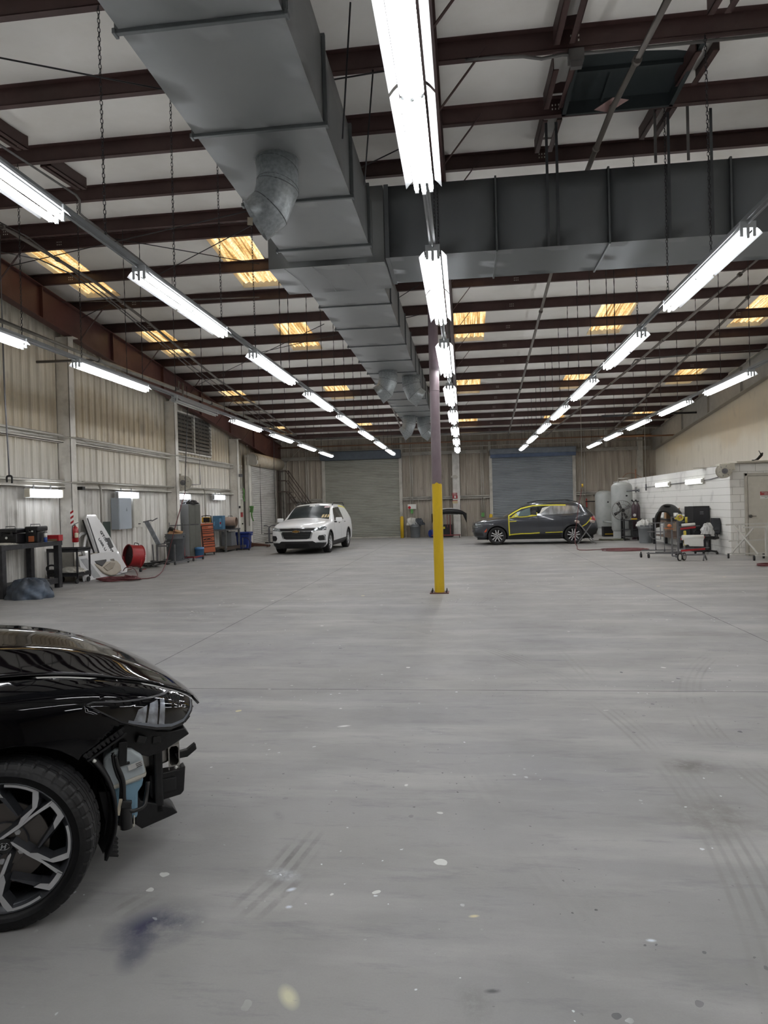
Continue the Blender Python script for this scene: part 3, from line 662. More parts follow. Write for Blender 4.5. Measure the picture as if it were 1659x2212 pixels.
for sx in (-1, 1):
    for sy in (-1, 1): MB().cyl((sx * 0.13, sy * 0.11, 0.018), (sx * 0.13, sy * 0.11, 0.05), 0.016, n=6, smooth=False).cyl((sx * 0.13, sy * 0.11, 0.04), (sx * 0.13, sy * 0.11, 0.075), 0.009, n=8).ob('anchor_bolt', M('bolt_dark', '3c3a3c', 0.4, 0.7), pil)
MB().lathe([(0.089, 0), (0.093, 0.003), (0.093, 0.012), (0.089, 0.015)], (0, 0, 3.66), n=24).ob('weld_ring', m_pil, pil)

# ============================================================= ducts
m_duct = M('galvanised_sheet', '8d8f8f', 0.42, 0.4, var=0.05, scale=1.6, dirt=('747a7d', 0.3, 1.0))
m_spir = M('spangled_galvanised', 'a9afb1', 0.38, 0.5, var=0.25, scale=30)
m_seam = M('duct_seam', '6c7071', 0.4, 0.6)
DL, DR, DZ0, DZ1 = -2.33, -1.15, 5.0, 5.75
def duct_piece(x0, x1, y0, y1, z0, z1, name, par, cross=True):
    """sheet metal box, panels very slightly hollow with pressed creases"""
    def face(p0, pu, pv, nrm, nu, nv):
        mb_.grid(lambda u, v: tuple(Vector(p0) + Vector(pu) * u + Vector(pv) * v + Vector(nrm) * (-0.006 * sin(pi * u) * sin(pi * v))), nu, nv, True)
    mb_ = MB(); dx, dy, dz = x1 - x0, y1 - y0, z1 - z0
    face((x0, y0, z0), (dx, 0, 0), (0, dy, 0), (0, 0, -1), 6, 6); face((x0, y0, z1), (dx, 0, 0), (0, dy, 0), (0, 0, 1), 4, 4)
    face((x0, y0, z0), (0, dy, 0), (0, 0, dz), (-1, 0, 0), 4, 4); face((x1, y0, z0), (0, dy, 0), (0, 0, dz), (1, 0, 0), 4, 4)
    face((x0, y0, z0), (dx, 0, 0), (0, 0, dz), (0, -1, 0), 4, 4); face((x0, y1, z0), (dx, 0, 0), (0, 0, dz), (0, 1, 0), 4, 4)
    return mb_.ob(name, m_duct, par)
def flange_y(x0, x1, z0, z1, y, par, w=0.03):
    mb = MB()
    for a, b_, c, d in ((x0 - w, x1 + w, z0 - w, z0), (x0 - w, x1 + w, z1, z1 + w), (x0 - w, x0, z0, z1), (x1, x1 + w, z0, z1)): mb.box(a, b_, y - 0.018, y + 0.018, c, d)
    for sx, x in ((-1, x0 - w), (1, x1 + w)): mb.box(x - 0.012, x + 0.012, y - 0.035, y + 0.035, z0 - w - 0.008, z0 - w + 0.03)
    mb.ob('joint_flange', m_seam, par, bevel=0.004)
def flange_x(y0, y1, z0, z1, x, par, w=0.022):
    mb = MB()
    for a, b_, c, d in ((y0 - w, y1 + w, z0 - w, z0), (y0 - w, y1 + w, z1, z1 + w), (y0 - w, y0, z0, z1), (y1, y1 + w, z0, z1)): mb.box(x - 0.013, x + 0.013, a, b_, c, d)
    mb.ob('joint_flange', m_seam, par, bevel=0.003)
main = thing('supply_duct', 'large galvanised main duct running under the roof towards the back wall', 'duct', (-1.74, 9, 5))
MI = Matrix.Translation((1.74, -9, -5))
class DuctShift: pass
yseams = [1.8, 3.2, 4.6, 5.97, 7.4, 8.79, 9.25]
start = len(COL.objects)
before = set(o.name for o in COL.objects)
for a, b_ in zip(yseams, yseams[1:]): duct_piece(DL, DR, a, b_, DZ0, DZ1, 'duct_section', main)
for y in yseams[:-1]: flange_y(DL, DR, DZ0, DZ1, y, main)
# tee box
duct_piece(-2.62, -1.0, 9.28, 10.42, 4.93, 5.97, 'duct_tee', main)
for xx in (-2.4, -2.0, -1.5):
    MB().tube(spline([(xx, 9.3, 4.93), (xx + 0.1, 9.8, 4.915), (xx + 0.12, 10.4, 4.93)], 4), 0.004, 6).ob('sheet_crease', m_duct, main)
ys2 = [10.5, 11.42, 12.9, 14.35, 15.9, 17.35, 18.85, 20.3, 21.8, 23.2, 24.7, 26.2, 27.7]
def dl(y): return DL - 0.004 * (y - 10)
for a, b_ in zip(ys2, ys2[1:]): duct_piece(dl(a), DR, a, b_, DZ0 - 0.0, 5.62, 'duct_section', main)
for y in ys2[1:]: flange_y(dl(y), DR, DZ0, 5.62, y, main, 0.02)
for o in COL.objects:
    if o.name not in before: o.location = (1.74, -9, -5)
def elbow(c, r, ang, name, lab, d1=0.30, swing=-1):
    """round spiral spout dropping out of the duct and turning sideways in three gores"""
    t = thing(name, lab, 'duct outlet', c)
    ex, ey = cos(ang), sin(ang); mb = MB(); k = r / 0.2
    path = [((0, 0, 0.03), (0, 0, -1)), ((0, 0, -d1), (0.27 * ex, 0.27 * ey, -0.96)), ((0.075 * k * ex, 0.075 * k * ey, -d1 - 0.2 * k), (0.68 * ex, 0.68 * ey, -0.73)), ((0.22 * k * ex, 0.22 * k * ey, -d1 - 0.32 * k), (0.85 * ex, 0.85 * ey, -0.53))]
    n = 32; rings = []
    for p, d in path:
        d = Vector(d).normalized(); side_ = Vector((-ey, ex, 0)); up_ = side_.cross(d).normalized()
        rings.append([Vector(p) + side_ * (r * cos(2 * pi * i / n)) + up_ * (r * sin(2 * pi * i / n)) for i in range(n)])
    for a, b_ in zip(rings, rings[1:]):
        mb.raw(a + b_, [(i, (i + 1) % n, n + (i + 1) % n, n + i) for i in range(n)], True)
    o = mb.ob('spout', m_spir, t, solid=0.004)
    for q in rings[1:3]:
        MB().tube(q, 0.005, 6, closed=True).ob('seam_bead', m_seam, t)
    # spiral lock seam on the upper part
    for z0 in (-0.02, -0.2):
        MB().tube([Vector((r * 1.003 * cos(a / 12 * pi), r * 1.003 * sin(a / 12 * pi), z0 - 0.12 * (0.5 + 0.5 * sin(a / 12 * pi + 0.6)))) for a in range(24)], 0.003, 5, closed=True).ob('spiral_seam', m_seam, t)
    mb = MB(); 
    for i in range(28):
        a0, a1 = 2 * pi * i / 28, 2 * pi * (i + 0.75) / 28
        mb.raw([(r * cos(a0), r * sin(a0), 0), (r * cos(a1), r * sin(a1), 0), ((r + 0.03) * cos(a1), (r + 0.03) * sin(a1), 0.004), ((r + 0.03) * cos(a0), (r + 0.03) * sin(a0), 0.004)], [(0, 1, 2, 3)])
    mb.ob('collar_tabs', m_duct, t); return t
p = PZ(597, 345, 5.0)
e1 = elbow((p.x, p.y + 0.02, 5.0), 0.205, radians(190), 'duct_spout', 'nearest round galvanised spout bending left under the main duct', 0.26)
MB().cbox((-0.25, -0.12, -0.62), (0.05, 0.006, 0.07), (0.5, 0, 0.4)).ob('sticker', M('old_label', 'b8ad98', 0.6), e1)
p = PZ(849, 822, 5.0); elbow((p.x, 17.2, 5.0), 0.235, radians(182), 'duct_spout', 'left one of the middle pair of round spouts under the main duct', 0.22)
elbow((p.x + 0.52, 18.0, 5.0), 0.235, radians(12), 'duct_spout', 'right one of the middle pair of round spouts under the main duct', 0.22)
elbow((-2.0, 25.9, 5.0), 0.25, radians(182), 'duct_spout', 'left one of the farthest pair of round spouts on the main duct', 0.3)
elbow((-1.5, 26.6, 5.0), 0.25, radians(12), 'duct_spout', 'right one of the farthest pair of round spouts on the main duct', 0.3)
br = thing('branch_duct', 'large dark grey rectangular duct crossing to the right wall from the main duct', 'duct', (3, 9.85, 5))
before = set(o.name for o in COL.objects)
xs = [-0.98, 0.52, 1.99, 3.52, 5.0, 6.5, 8.0, 9.2]
m_duct2 = M('galvanised_sheet_dark', '6b6e70', 0.45, 0.35, var=0.05, scale=1.2, dirt=('666b6e', 0.3, 1.0))
md = m_duct; m_duct = m_duct2
for a, b_ in zip(xs, xs[1:]): duct_piece(a, b_, 9.33, 10.42, 5.0, 5.97, 'duct_section', br)
for x in xs[1:-1]: flange_x(9.33, 10.42, 5.0, 5.97, x, br)
MB().box(-0.99, -0.93, 9.31, 10.44, 4.99, 5.99).ob('corner_angle', m_duct2, br)
m_duct = md
for x, z1 in ((1.2, 0), (1.33, 0), (2.75, 0), (3.28, 0)):
    MB().box(x - 0.018, x + 0.018, 9.3, 9.305, 5.0, roof_z(9.1) + 0.02).ob('hanger_strap', M('strap_steel', '55585a', 0.4, 0.6), br)
for o in COL.objects:
    if o.name not in before: o.location = (-3, -9.85, -5)

# ============================================================= fluorescent strip lights
m_tube = M('lit_tube', 'f8f9fb', 0.4, var=0, emit=TUBE); m_tubeoff = M('unlit_tube', 'c9cbc8', 0.3, var=0)
m_refl = M('white_reflector', 'e3e6ea', 0.35, var=0.02)
def refl_mat():
    mt = bpy.data.materials.new('slotted_reflector'); mt.use_nodes = True; nt = mt.node_tree; b = nt.nodes['Principled BSDF']; b.inputs['Base Color'].default_value = (0.20, 0.205, 0.21, 1); b.inputs['Roughness'].default_value = 0.4
    tr = N(nt, 'ShaderNodeBsdfTranslucent'); tr.inputs[0].default_value = (0.9, 0.93, 0.96, 1); mx = N(nt, 'ShaderNodeMixShader'); mx.inputs[0].default_value = 0.4
    nt.links.new(b.outputs[0], mx.inputs[1]); nt.links.new(tr.outputs[0], mx.inputs[2]); nt.links.new(mx.outputs[0], nt.nodes['Material Output'].inputs[0]); return mt
m_wing = refl_mat(); m_galv = M('strut_channel', '8d9092', 0.4, 0.5, var=0.1, scale=3); m_end = M('lamp_holder', 'b4b8ba', 0.4)
LZ = 4.0
def make_light(wing=0.135, lit=True):
    t = thing('strip_light', '', 'ceiling light', (0, 0, LZ))
    L_ = 2.44
    MB().box(-0.055, 0.055, 0, L_, 0.06, 0.115).ob('housing', M('lamp_housing', '8a8c8e', 0.4, var=0.02), t, bevel=0.004)
    for s in (-1, 1):
        for h0 in (0, 1.225):
            mb = MB()
            prof = [(0.084, 0.066), (0.092, 0.06), (0.108, 0.045), (wing, 0.012)]
            for (a, za), (b_, zb2) in zip(prof, prof[1:]):
                mb.raw([(s * a, h0 + 0.01, za), (s * b_, h0 + 0.01, zb2), (s * b_, h0 + 1.2, zb2), (s * a, h0 + 1.2, za)], [(0, 1, 2, 3)], True)
            mb.ob('reflector', m_wing, t)
    tb = m_tube if lit else m_tubeoff
    for h0 in (0, 1.225):
        for x, z in ((-0.055, 0.004), (0, -0.012), (0.055, 0.004)):
            tu = MB().cyl((x, h0 + 0.02, z), (x, h0 + 1.195, z), 0.017, n=8); tu.cur = 1
            tu.cyl((x, h0, z), (x, h0 + 0.02, z), 0.014, n=8).cyl((x, h0 + 1.195, z), (x, h0 + 1.215, z), 0.014, n=8).ob('tube', [tb, m_end], t)
    for yy_ in (0, L_):
        mb = MB()
        for x, z in ((-0.055, 0.004), (0, -0.012), (0.055, 0.004)):
            mb.box(x - 0.013, x + 0.013, yy_ - 0.008, yy_ + 0.008, z - 0.02, 0.09)
        mb.box(-0.07, 0.07, yy_ - 0.012, yy_ + 0.012, 0.06, 0.12).ob('end_bracket', m_end, t)
    return t
proto = make_light(); off = None
ROWS = [(-6.2, 'leftmost', 6), (-3.25, 'second from the left', 6), (-0.245, 'middle', 6), (2.64, 'second from the right', 6), (5.68, 'rightmost', 6)]
ST = [-0.9, 2.8, 6.66, 10.45, 14.25, 18.0, 21.85, 25.7, 29.5]
first = True
FIRSTV = {0: 6.0, 1: 2.0, 2: 2.0, 3: 6.0, 4: 14.0}
for r, (x, nm, _) in enumerate(ROWS):
    k = 0
    for y in ST:
        if r == 0 and abs(y - 14.25) < 0.1:
            g = make_light(lit=False); g['label'] = 'unlit dusty strip light with grey tubes hanging before the wall vent'
            g.location = (-6.18, 14.2, LZ); continue
        q = proto if first else copy_tree(proto); first = False
        yy_ = y - 0.03 if r in (3,) else y
        q.location = (x + (0.01 if r == 1 else 0), yy_, LZ)
        if y >= FIRSTV[r] - 1e-6:
            q['label'] = 'lit strip light, %s in view from the camera in the %s row' % (ORD[k], nm); k += 1
        else:
            q['label'] = 'lit strip light of the %s row, overhead out of view' % nm; q['group'] = 'overhead strip lights out of view in the %s row' % nm
# raceways and chains
m_chain = M('chain_steel', '3a393b', 0.4, 0.6, var=0.1)
def chain_mesh(p0, p1, near):
    p0, p1 = Vector(p0), Vector(p1); L_ = (p1 - p0).length; mb = MB()
    if near:
        pitch = 0.042; n = int(L_ / pitch)
        for i in range(n):
            c = p0 + (p1 - p0) * ((i + 0.5) / n); a = 0.9 if i % 2 else -0.68
            u = Vector((cos(a), sin(a), 0))
            pts = [c + u * (0.011 * sx_) + Vector((0, 0, 0.024 * sz_)) for sx_, sz_ in ((-1, -0.6), (-1, 0.6), (0, 1.1), (1, 0.6), (1, -0.6), (0, -1.1))]
            mb.tube(pts, 0.0042, 4, closed=True)
    else:
        n = max(2, int(L_ / 0.09)); pts = [p0 + (p1 - p0) * (i / n) for i in range(n + 1)]
        mb.tube(pts, [0.009 if i % 2 else 0.005 for i in range(n + 1)], 4)
    return mb
for r, (x, nm, _) in enumerate(ROWS):
    ya = -5 if r < 4 else 8
    rw = thing('light_raceway', 'grey steel channel and chains carrying the %s row of strip lights' % nm, 'light rail', (x, 14, LZ + 0.12))
    rw_loc = Vector((x, 14, LZ + 0.12))
    mb = MB().box(-0.03, 0.03, ya - 14, 18.4, 0.0, 0.045); mb.ob('channel', m_galv, rw)
    MB().cyl((0.0, ya - 14, -0.02), (0.0, 18.4, -0.02), 0.011, n=8).ob('conduit', M('conduit_grey', '86888a', 0.35, 0.6), rw)
    for i, yt in enumerate(NEARP[:7] + FARP[:13]):
        if yt < (2.0 if r < 4 else 8): continue
        if r == 2 and 12 < yt < 13: continue
        jx = 0.006 * ((i * 7 + r * 3) % 5 - 2)
        chain_mesh((0, yt - 14, 0.05), (jx, yt - 14, roof_z(yt) - LZ - 0.12), yt < 10.7).ob('chain', m_chain, rw)
# ============================================================= vehicle tools
def pchip(xs, ys, x):
    n = len(xs)
    if x <= xs[0]: return ys[0]
    if x >= xs[-1]: return ys[-1]
    h = [xs[i + 1] - xs[i] for i in range(n - 1)]; d = [(ys[i + 1] - ys[i]) / h[i] for i in range(n - 1)]
    def tg(i):
        if i == 0: return d[0]
        if i == n - 1: return d[-1]
        if d[i - 1] * d[i] <= 0: return 0.0
        w1 = 2 * h[i] + h[i - 1]; w2 = h[i] + 2 * h[i - 1]; return (w1 + w2) / (w1 / d[i - 1] + w2 / d[i])
    i = max(k for k in range(n - 1) if xs[k] <= x); t = (x - xs[i]) / h[i]
    return (2 * t ** 3 - 3 * t ** 2 + 1) * ys[i] + (t ** 3 - 2 * t ** 2 + t) * h[i] * tg(i) + (-2 * t ** 3 + 3 * t ** 2) * ys[i + 1] + (t ** 3 - t ** 2) * h[i] * tg(i + 1)
def profile(k, sharp=0.6, sub=5):
    zb, wb, zl, wl, zm, wm, zs, ws, zr, wr, zt = k
    P = [(0, zb), (wb, zb), (wl, zl), (wm, zm), (ws, zs), (wr, zr), (wr * 0.55, zr + (zt - zr) * 0.70), (0, zt)]
    P = [Vector((a, b)) for a, b in P]; out = []
    for i in range(len(P) - 1):
        b, c = P[i], P[i + 1]; a = P[i - 1] if i else Vector((-P[1].x, P[1].y)); d = P[i + 2] if i + 2 < len(P) else Vector((-P[-2].x, P[-2].y))
        L1 = (c - b).length
        tb = (c - a); tb = tb / (tb.length + 1e-9) * min(L1, (b - a).length) * sharp
        tc = (d - b); tc = tc / (tc.length + 1e-9) * min(L1, (d - c).length) * sharp
        ns = (sub if i < 5 else 7) if i else 3
        for j in range(ns):
            t = j / ns; out.append((2 * t ** 3 - 3 * t * t + 1) * b + (t ** 3 - 2 * t * t + t) * tb + (-2 * t ** 3 + 3 * t * t) * c + (t ** 3 - t * t) * tc)
    out.append(P[-1]); return out
def loft_body(keys, nose=None, bow=None, tail=None, tbow=None, step=0.06):
    """keys: {x: 11 numbers}; nose/tail: list of (z, dx); bow: (depth, power)"""
    xs = sorted(keys); cols = list(zip(*[keys[x] for x in xs])); x0, x1 = xs[0], xs[-1]
    n = int((x1 - x0) / step); stn = [x0 + (x1 - x0) * i / n for i in range(n + 1)]
    rows = []
    for x in stn:
        pr = profile([pchip(xs, c, x) for c in cols]); rows.append([(x, p.x, p.y) for p in pr] + [(x, -p.x, p.y) for p in pr[-2:0:-1]])
    K = len(rows[0]); half = len(profile([c[0] for c in cols]))
    mb = MB(); vs = [v for r in rows for v in r]; fs = []
    for i in range(n):
        for j in range(K): fs.append((i * K + j, i * K + (j + 1) % K, (i + 1) * K + (j + 1) % K, (i + 1) * K + j))
    for ri in (0, n):
        r = rows[ri]; nl = 14; base = len(vs)
        for j in range(1, half - 1):
            a = r[j]
            for q in range(nl + 1): vs.append((a[0], a[1] * (1 - 2 * q / nl), a[2]))
        for j in range(half - 3):
            for q in range(nl):
                o = base + j * (nl + 1) + q; fs.append((o, o + 1, o + nl + 2, o + nl + 1))
        o = base; cen = [ri * K] ; 
        tb_ = base + (half - 3) * (nl + 1)
        vs.append(r[half - 1]); ti = len(vs) - 1
        for q in range(nl): fs.append((tb_ + q, tb_ + q + 1, ti))
        vs.append(r[0]); bi = len(vs) - 1
        for q in range(nl): fs.append((base + q + 1, base + q, bi))
    W = max(abs(v[1]) for v in vs); out = []
    for x, y, z in vs:
        dx = 0
        if nose:
            s = min(1, max(0, (x - (x1 - 0.7)) / 0.7)) ** 1.5
            dx += s * pchip([q[0] for q in nose], [q[1] for q in nose], z)
        if bow:
            s = min(1, max(0, (x - (x1 - 0.9)) / 0.9)) ** 1.3; dx -= s * bow[0] * (abs(y) / W) ** bow[1]
        if tail:
            s = min(1, max(0, ((x0 + 0.6) - x) / 0.6)) ** 1.5
            dx += s * pchip([q[0] for q in tail], [q[1] for q in tail], z)
        if tbow:
            s = min(1, max(0, ((x0 + 0.8) - x) / 0.8)) ** 1.3; dx += s * tbow[0] * (abs(y) / W) ** tbow[1]
        out.append((x + dx, y, z))
    mb.raw(out, fs, True); return mb.mesh('loft')
AX = {'xz': (0, 2, 1), 'xy': (0, 1, 2), 'yz': (1, 2, 0)}
def inside(px, py, poly):
    c = False; n = len(poly)
    for i in range(n):
        (xa, ya), (xb, yb) = poly[i], poly[i - 1]
        if (ya > py) != (yb > py) and px < (xb - xa) * (py - ya) / (yb - ya) + xa: c = not c
    return c
def carve(bm, poly, plane, filt):
    """slice the faces along the polygon's edges; returns the faces inside it"""
    a, b, c = AX[plane]; x0 = min(p[0] for p in poly); x1 = max(p[0] for p in poly); y0 = min(p[1] for p in poly); y1 = max(p[1] for p in poly)
    def near(f):
        if not filt(f.calc_center_median(), f.normal): return False
        us = [v.co[a] for v in f.verts]; ws = [v.co[b] for v in f.verts]
        return max(us) > x0 - 1e-4 and min(us) < x1 + 1e-4 and max(ws) > y0 - 1e-4 and min(ws) < y1 + 1e-4
    n = len(poly)
    for i in range(n):
        p, q = poly[i], poly[(i + 1) % n]
        co = [0, 0, 0]; co[a], co[b] = p; no = [0, 0, 0]; no[a] = q[1] - p[1]; no[b] = -(q[0] - p[0])
        if Vector(no).length < 1e-9: continue
        fs = [f for f in bm.faces if near(f)]
        ge = list({e for f in fs for e in f.edges}); ve = list({v for f in fs for v in f.verts})
        bmesh.ops.bisect_plane(bm, geom=ve + ge + fs, dist=1e-5, plane_co=co, plane_no=Vector(no).normalized())
    return [f for f in bm.faces if filt(f.calc_center_median(), f.normal) and inside(f.calc_center_median()[a], f.calc_center_median()[b], poly)]
def circle(cx, cz, r, n=28, a0=0, a1=2 * pi):
    return [(cx + r * cos(a0 + (a1 - a0) * i / n), cz + r * sin(a0 + (a1 - a0) * i / n)) for i in range(n)]
def cut_away(me, poly, plane, filt):
    bm = bmesh.new(); bm.from_mesh(me); fs = carve(bm, poly, plane, filt); bmesh.ops.delete(bm, geom=fs, context='FACES'); bm.to_mesh(me); bm.free()
def patch(me, poly, plane, filt, off, name, mat, parent, thick=0.0, mirror=False):
    bm = bmesh.new(); bm.from_mesh(me); bm.normal_update(); fs = set(carve(bm, poly, plane, filt))
    bmesh.ops.delete(bm, geom=[f for f in bm.faces if f not in fs], context='FACES'); bm.normal_update()
    for v in bm.verts: v.co = v.co + v.normal * off
    if mirror:
        for v in bm.verts: v.co.y = -v.co.y
        bmesh.ops.reverse_faces(bm, faces=bm.faces)
    m2 = bpy.data.meshes.new(name); bm.to_mesh(m2); bm.free(); m2.polygons.foreach_set('use_smooth', [True] * len(m2.polygons))
    o = link(name, m2, mat, parent)
    if thick: q = o.modifiers.new('s', 'SOLIDIFY'); q.thickness = thick; q.offset = -1
    return o
def strip(pts, w):
    """thin polygon following a polyline"""
    P = [Vector(p) for p in pts]; L_, R_ = [], []
    for i, p in enumerate(P):
        d = (P[min(i + 1, len(P) - 1)] - P[max(i - 1, 0)]).normalized(); n = Vector((-d.y, d.x)) * w / 2
        L_.append(tuple(p + n)); R_.append(tuple(p - n))
    return L_ + R_[::-1]
NEARS = lambda c, n: c.y < -0.05 and n.y < -0.02
FARS = lambda c, n: c.y > 0.05 and n.y > 0.02
UPS = lambda c, n: n.z > 0.05
m_tyre = M('tyre_rubber', '101012', 0.55, var=0.2, scale=20, dirt=('242427', 0.35, 10)); m_gun = M('wheel_gunmetal', '55575c', 0.3, 0.6, var=0.05)
m_mach = M('wheel_machined', 'd0d1d3', 0.35, 0.35, var=0.04); m_dark = M('underbody_black', '0d0d0e', 0.7, var=0.2); m_disc = M('brake_disc', '6f6a66', 0.4, 0.7)
m_glass = M('car_glass_dark', '14171a', 0.06, var=0.0, coat=1.0); m_chrome = M('chrome', 'cfd2d6', 0.12, 1.0, var=0.0); m_plas = M('black_trim_plastic', '1b1b1d', 0.5, var=0.1, scale=12)
def wheel(parent, c, R, w, rr, style, side=-1, steer=0.0, name='wheel'):
    """wheel centred at c; side -1 faces -y. Built around its own axle (y)"""
    t = bpy.data.objects.new(name, None); COL.objects.link(t); t.parent = parent; KIDS.setdefault(parent.name, []).append(t); t.location = c; t.rotation_euler = (0, 0, steer); t.empty_display_size = 0.1
    s = side; fine = style == 'split'
    n = 252 if fine else 40; mb = MB()
    prof = [(rr * 0.97, 0.40), (rr + 0.004, 0.46), (rr + 0.03, 0.50), (R - 0.045, 0.50), (R - 0.018, 0.475), (R - 0.004, 0.42), (R, 0.36), (R, 0.25), (R - 0.008, 0.245), (R - 0.008, 0.225), (R, 0.22), (R, 0.075), (R - 0.008, 0.07), (R - 0.008, 0.05), (R, 0.045)]
    prof = prof + [(r, -h) for r, h in prof[::-1]]; K = len(prof); vs = []
    for i in range(n):
        a = 2 * pi * i / n
        for j, (r, h) in enumerate(prof):
            if fine and (i % 6 == 0) and r > R - 0.02 and abs(h) > 0.2: r -= 0.005
            vs.append((r * cos(a), h * w, r * sin(a)))
    fs = [(i * K + j, i * K + (j + 1) % K, ((i + 1) % n) * K + (j + 1) % K, ((i + 1) % n) * K + j) for i in range(n) for j in range(K)]
    mb.raw(vs, fs, True); mb.sm = [not (fine and min(hypot(mb.v[i][0], mb.v[i][2]) for i in f) > R - 0.03) for f in mb.f]
    mb.ob('tyre', m_tyre, t)
    f = s * w * 0.46
    MB().lathe([(rr * 0.86, -s * w * 0.45), (rr * 0.86, 0), (rr * 0.9, f * 0.8), (rr * 0.965, f * 0.9), (rr * 0.985, f), (rr * 1.0, f), (rr * 1.0, f * 0.9)], axis='y', n=48).ob('rim_barrel', m_gun if style != 'grey' else m_mach, t)
    MB().cyl((0, s * 0.02, 0), (0, s * 0.035, 0), rr * 0.62, n=40).cyl((0, s * 0.03, 0), (0, s * 0.05, 0), rr * 0.32, n=24).ob('brake_disc', m_disc, t)
    MB().box(-rr * 0.7, -rr * 0.35, min(s * 0.0, s * 0.07), max(s * 0.0, s * 0.07), -rr * 0.35, rr * 0.35).ob('brake_caliper', m_disc, t, bevel=0.01)
    MB().cyl((0, -s * w * 0.44, 0), (0, -s * w * 0.4, 0), rr * 0.9, n=32).ob('back_plate', m_dark, t)
    def pr(poly, d0, d1, nm, two=True, rot=0):
        m_ = MB(); q = [(cos(rot) * a - sin(rot) * b, sin(rot) * a + cos(rot) * b) for a, b in poly]
        if s > 0: q = [(-a, b) for a, b in q]
        k = len(q); ar = sum(q[i - 1][0] * q[i][1] - q[i][0] * q[i - 1][1] for i in range(k)); g = 0.05 if style == 'split' else 0.02; bk = []
        for i in range(k):
            (ax_, ay_), (bx_, by_), (cx_, cy_) = q[i - 1], q[i], q[(i + 1) % k]; n1 = Vector((by_ - ay_, ax_ - bx_)).normalized(); n2 = Vector((cy_ - by_, bx_ - cx_)).normalized(); nn = (n1 + n2)
            nn = nn.normalized() * (g if ar > 0 else -g) if nn.length > 0.2 else Vector((0, 0)); bk.append((bx_ + nn.x, by_ + nn.y))
        v = [(a * rr, d0, b * rr) for a, b in bk] + [(a * rr, d1, b * rr) for a, b in q]
        m_.raw(v, [tuple(range(k, 2 * k))]); m_.cur = 1; m_.raw(v, [tuple(range(k))] + [(i, (i + 1) % k, k + (i + 1) % k, k + i) for i in range(k)])
        return m_.ob(nm, [m_mach if two else m_gun, m_gun], t)
    if style == 'split':
        q = lambda X, Y: ((X - 45) / 925, (1030 - Y) / 862)
        def arc(a0, a1, r0, r1, k=10):
            return [(r1 * cos(a0 + (a1 - a0) * i / k), r1 * sin(a0 + (a1 - a0) * i / k)) for i in range(k + 1)] + [(r0 * cos(a1 + (a0 - a1) * i / k), r0 * sin(a1 + (a0 - a1) * i / k)) for i in range(k + 1)]
        for k in range(5):
            rt = -k * 2 * pi / 5
            pr([q(5, 915), q(15, 890), q(255, 742), q(740, 446), q(768, 440), q(800, 480), q(470, 650), q(270, 790), q(60, 905)], f * 0.45, f * 0.93, 'spoke', True, rt)
            pr([q(255, 748), q(300, 655), q(450, 540), q(462, 305), q(420, 262), q(540, 280), q(540, 420), q(515, 530), q(320, 730)], f * 0.5, f * 0.95, 'spoke_branch', True, rt)
            b = q(500, 270); a0 = atan2(b[1], b[0]); e = q(95, 205); a1 = atan2(e[1], e[0]); pr(arc(a0, a1, 0.935, 0.985), f * 0.7, f * 0.96, 'rim_arc', True, rt)
            b = q(912, 640); a0 = atan2(b[1], b[0]); e = q(775, 436); a1 = atan2(e[1], e[0]); pr(arc(a0, a1, 0.90, 0.985), f * 0.7, f * 0.96, 'rim_arc', True, rt)
            pr([q(835, 562), q(912, 640), q(735, 855), q(722, 765)], f * 0.5, f * 0.95, 'spoke_tip', True, rt)
            pr([q(738, 850), q(722, 770), q(500, 1080), q(515, 1092)], f * 0.4, f * 0.85, 'spoke_blade', False, rt)
            a = radians(44) + rt; MB().cyl((0.2 * rr * 1.28 * cos(a), f * 0.3, 0.2 * rr * 1.28 * sin(a)), (0.2 * rr * 1.28 * cos(a), f * 0.62, 0.2 * rr * 1.28 * sin(a)), 0.012, n=6, smooth=False).ob('lug_nut', m_mach, t)
        MB().cyl((0, f * 0.3, 0), (0, f * 0.55, 0), rr * 0.36, rr * 0.3, n=40).ob('hub', m_gun, t)
        MB().cyl((0, f * 0.5, 0), (0, f * 0.75, 0), 0.031, n=28).ob('hub_cap', M('cap_black', '0f1013', 0.2, coat=0.5), t)
        MB().tube([(0.021 * cos(a), f * 0.77, 0.013 * sin(a)) for a in [2 * pi * i / 24 for i in range(24)]], 0.0016, 5, closed=True).bar((-0.009, f * 0.77, -0.009), (-0.004, f * 0.77, 0.009), 0.004).bar((0.004, f * 0.77, -0.009), (0.009, f * 0.77, 0.009), 0.004).bar((-0.008, f * 0.77, -0.001), (0.008, f * 0.77, 0.002), 0.0035).ob('emblem', m_chrome, t)
    elif style == 'paired':
        for k in range(5):
            for dd in (-1, 1):
                rt = k * 2 * pi / 5 + pi / 2
                x0 = dd * 0.09; pr([(0.16, x0 * 0.6), (0.2, x0 + dd * 0.07), (0.6, dd * 0.24), (0.96, dd * 0.33), (0.97, dd * 0.16), (0.6, dd * 0.09)], f * 0.5, f * 0.93, 'spoke', True, rt)
        MB().cyl((0, f * 0.2, 0), (0, f * 0.7, 0), rr * 0.22, n=24).ob('hub', m_gun, t)
        MB().cyl((0, f * 0.7, 0), (0, f * 0.78, 0), rr * 0.13, n=20).ob('hub_cap', m_mach, t)
    else:
        for k in range(10):
            rt = k * 2 * pi / 10
            pr([(0.1, -0.05), (0.1, 0.05), (0.95, 0.11), (0.97, -0.11)], f * 0.45, f * 0.9, 'spoke', True, rt)
        MB().cyl((0, f * 0.2, 0), (0, f * 0.8, 0), rr * 0.22, n=20).ob('hub', m_mach, t)
    return t
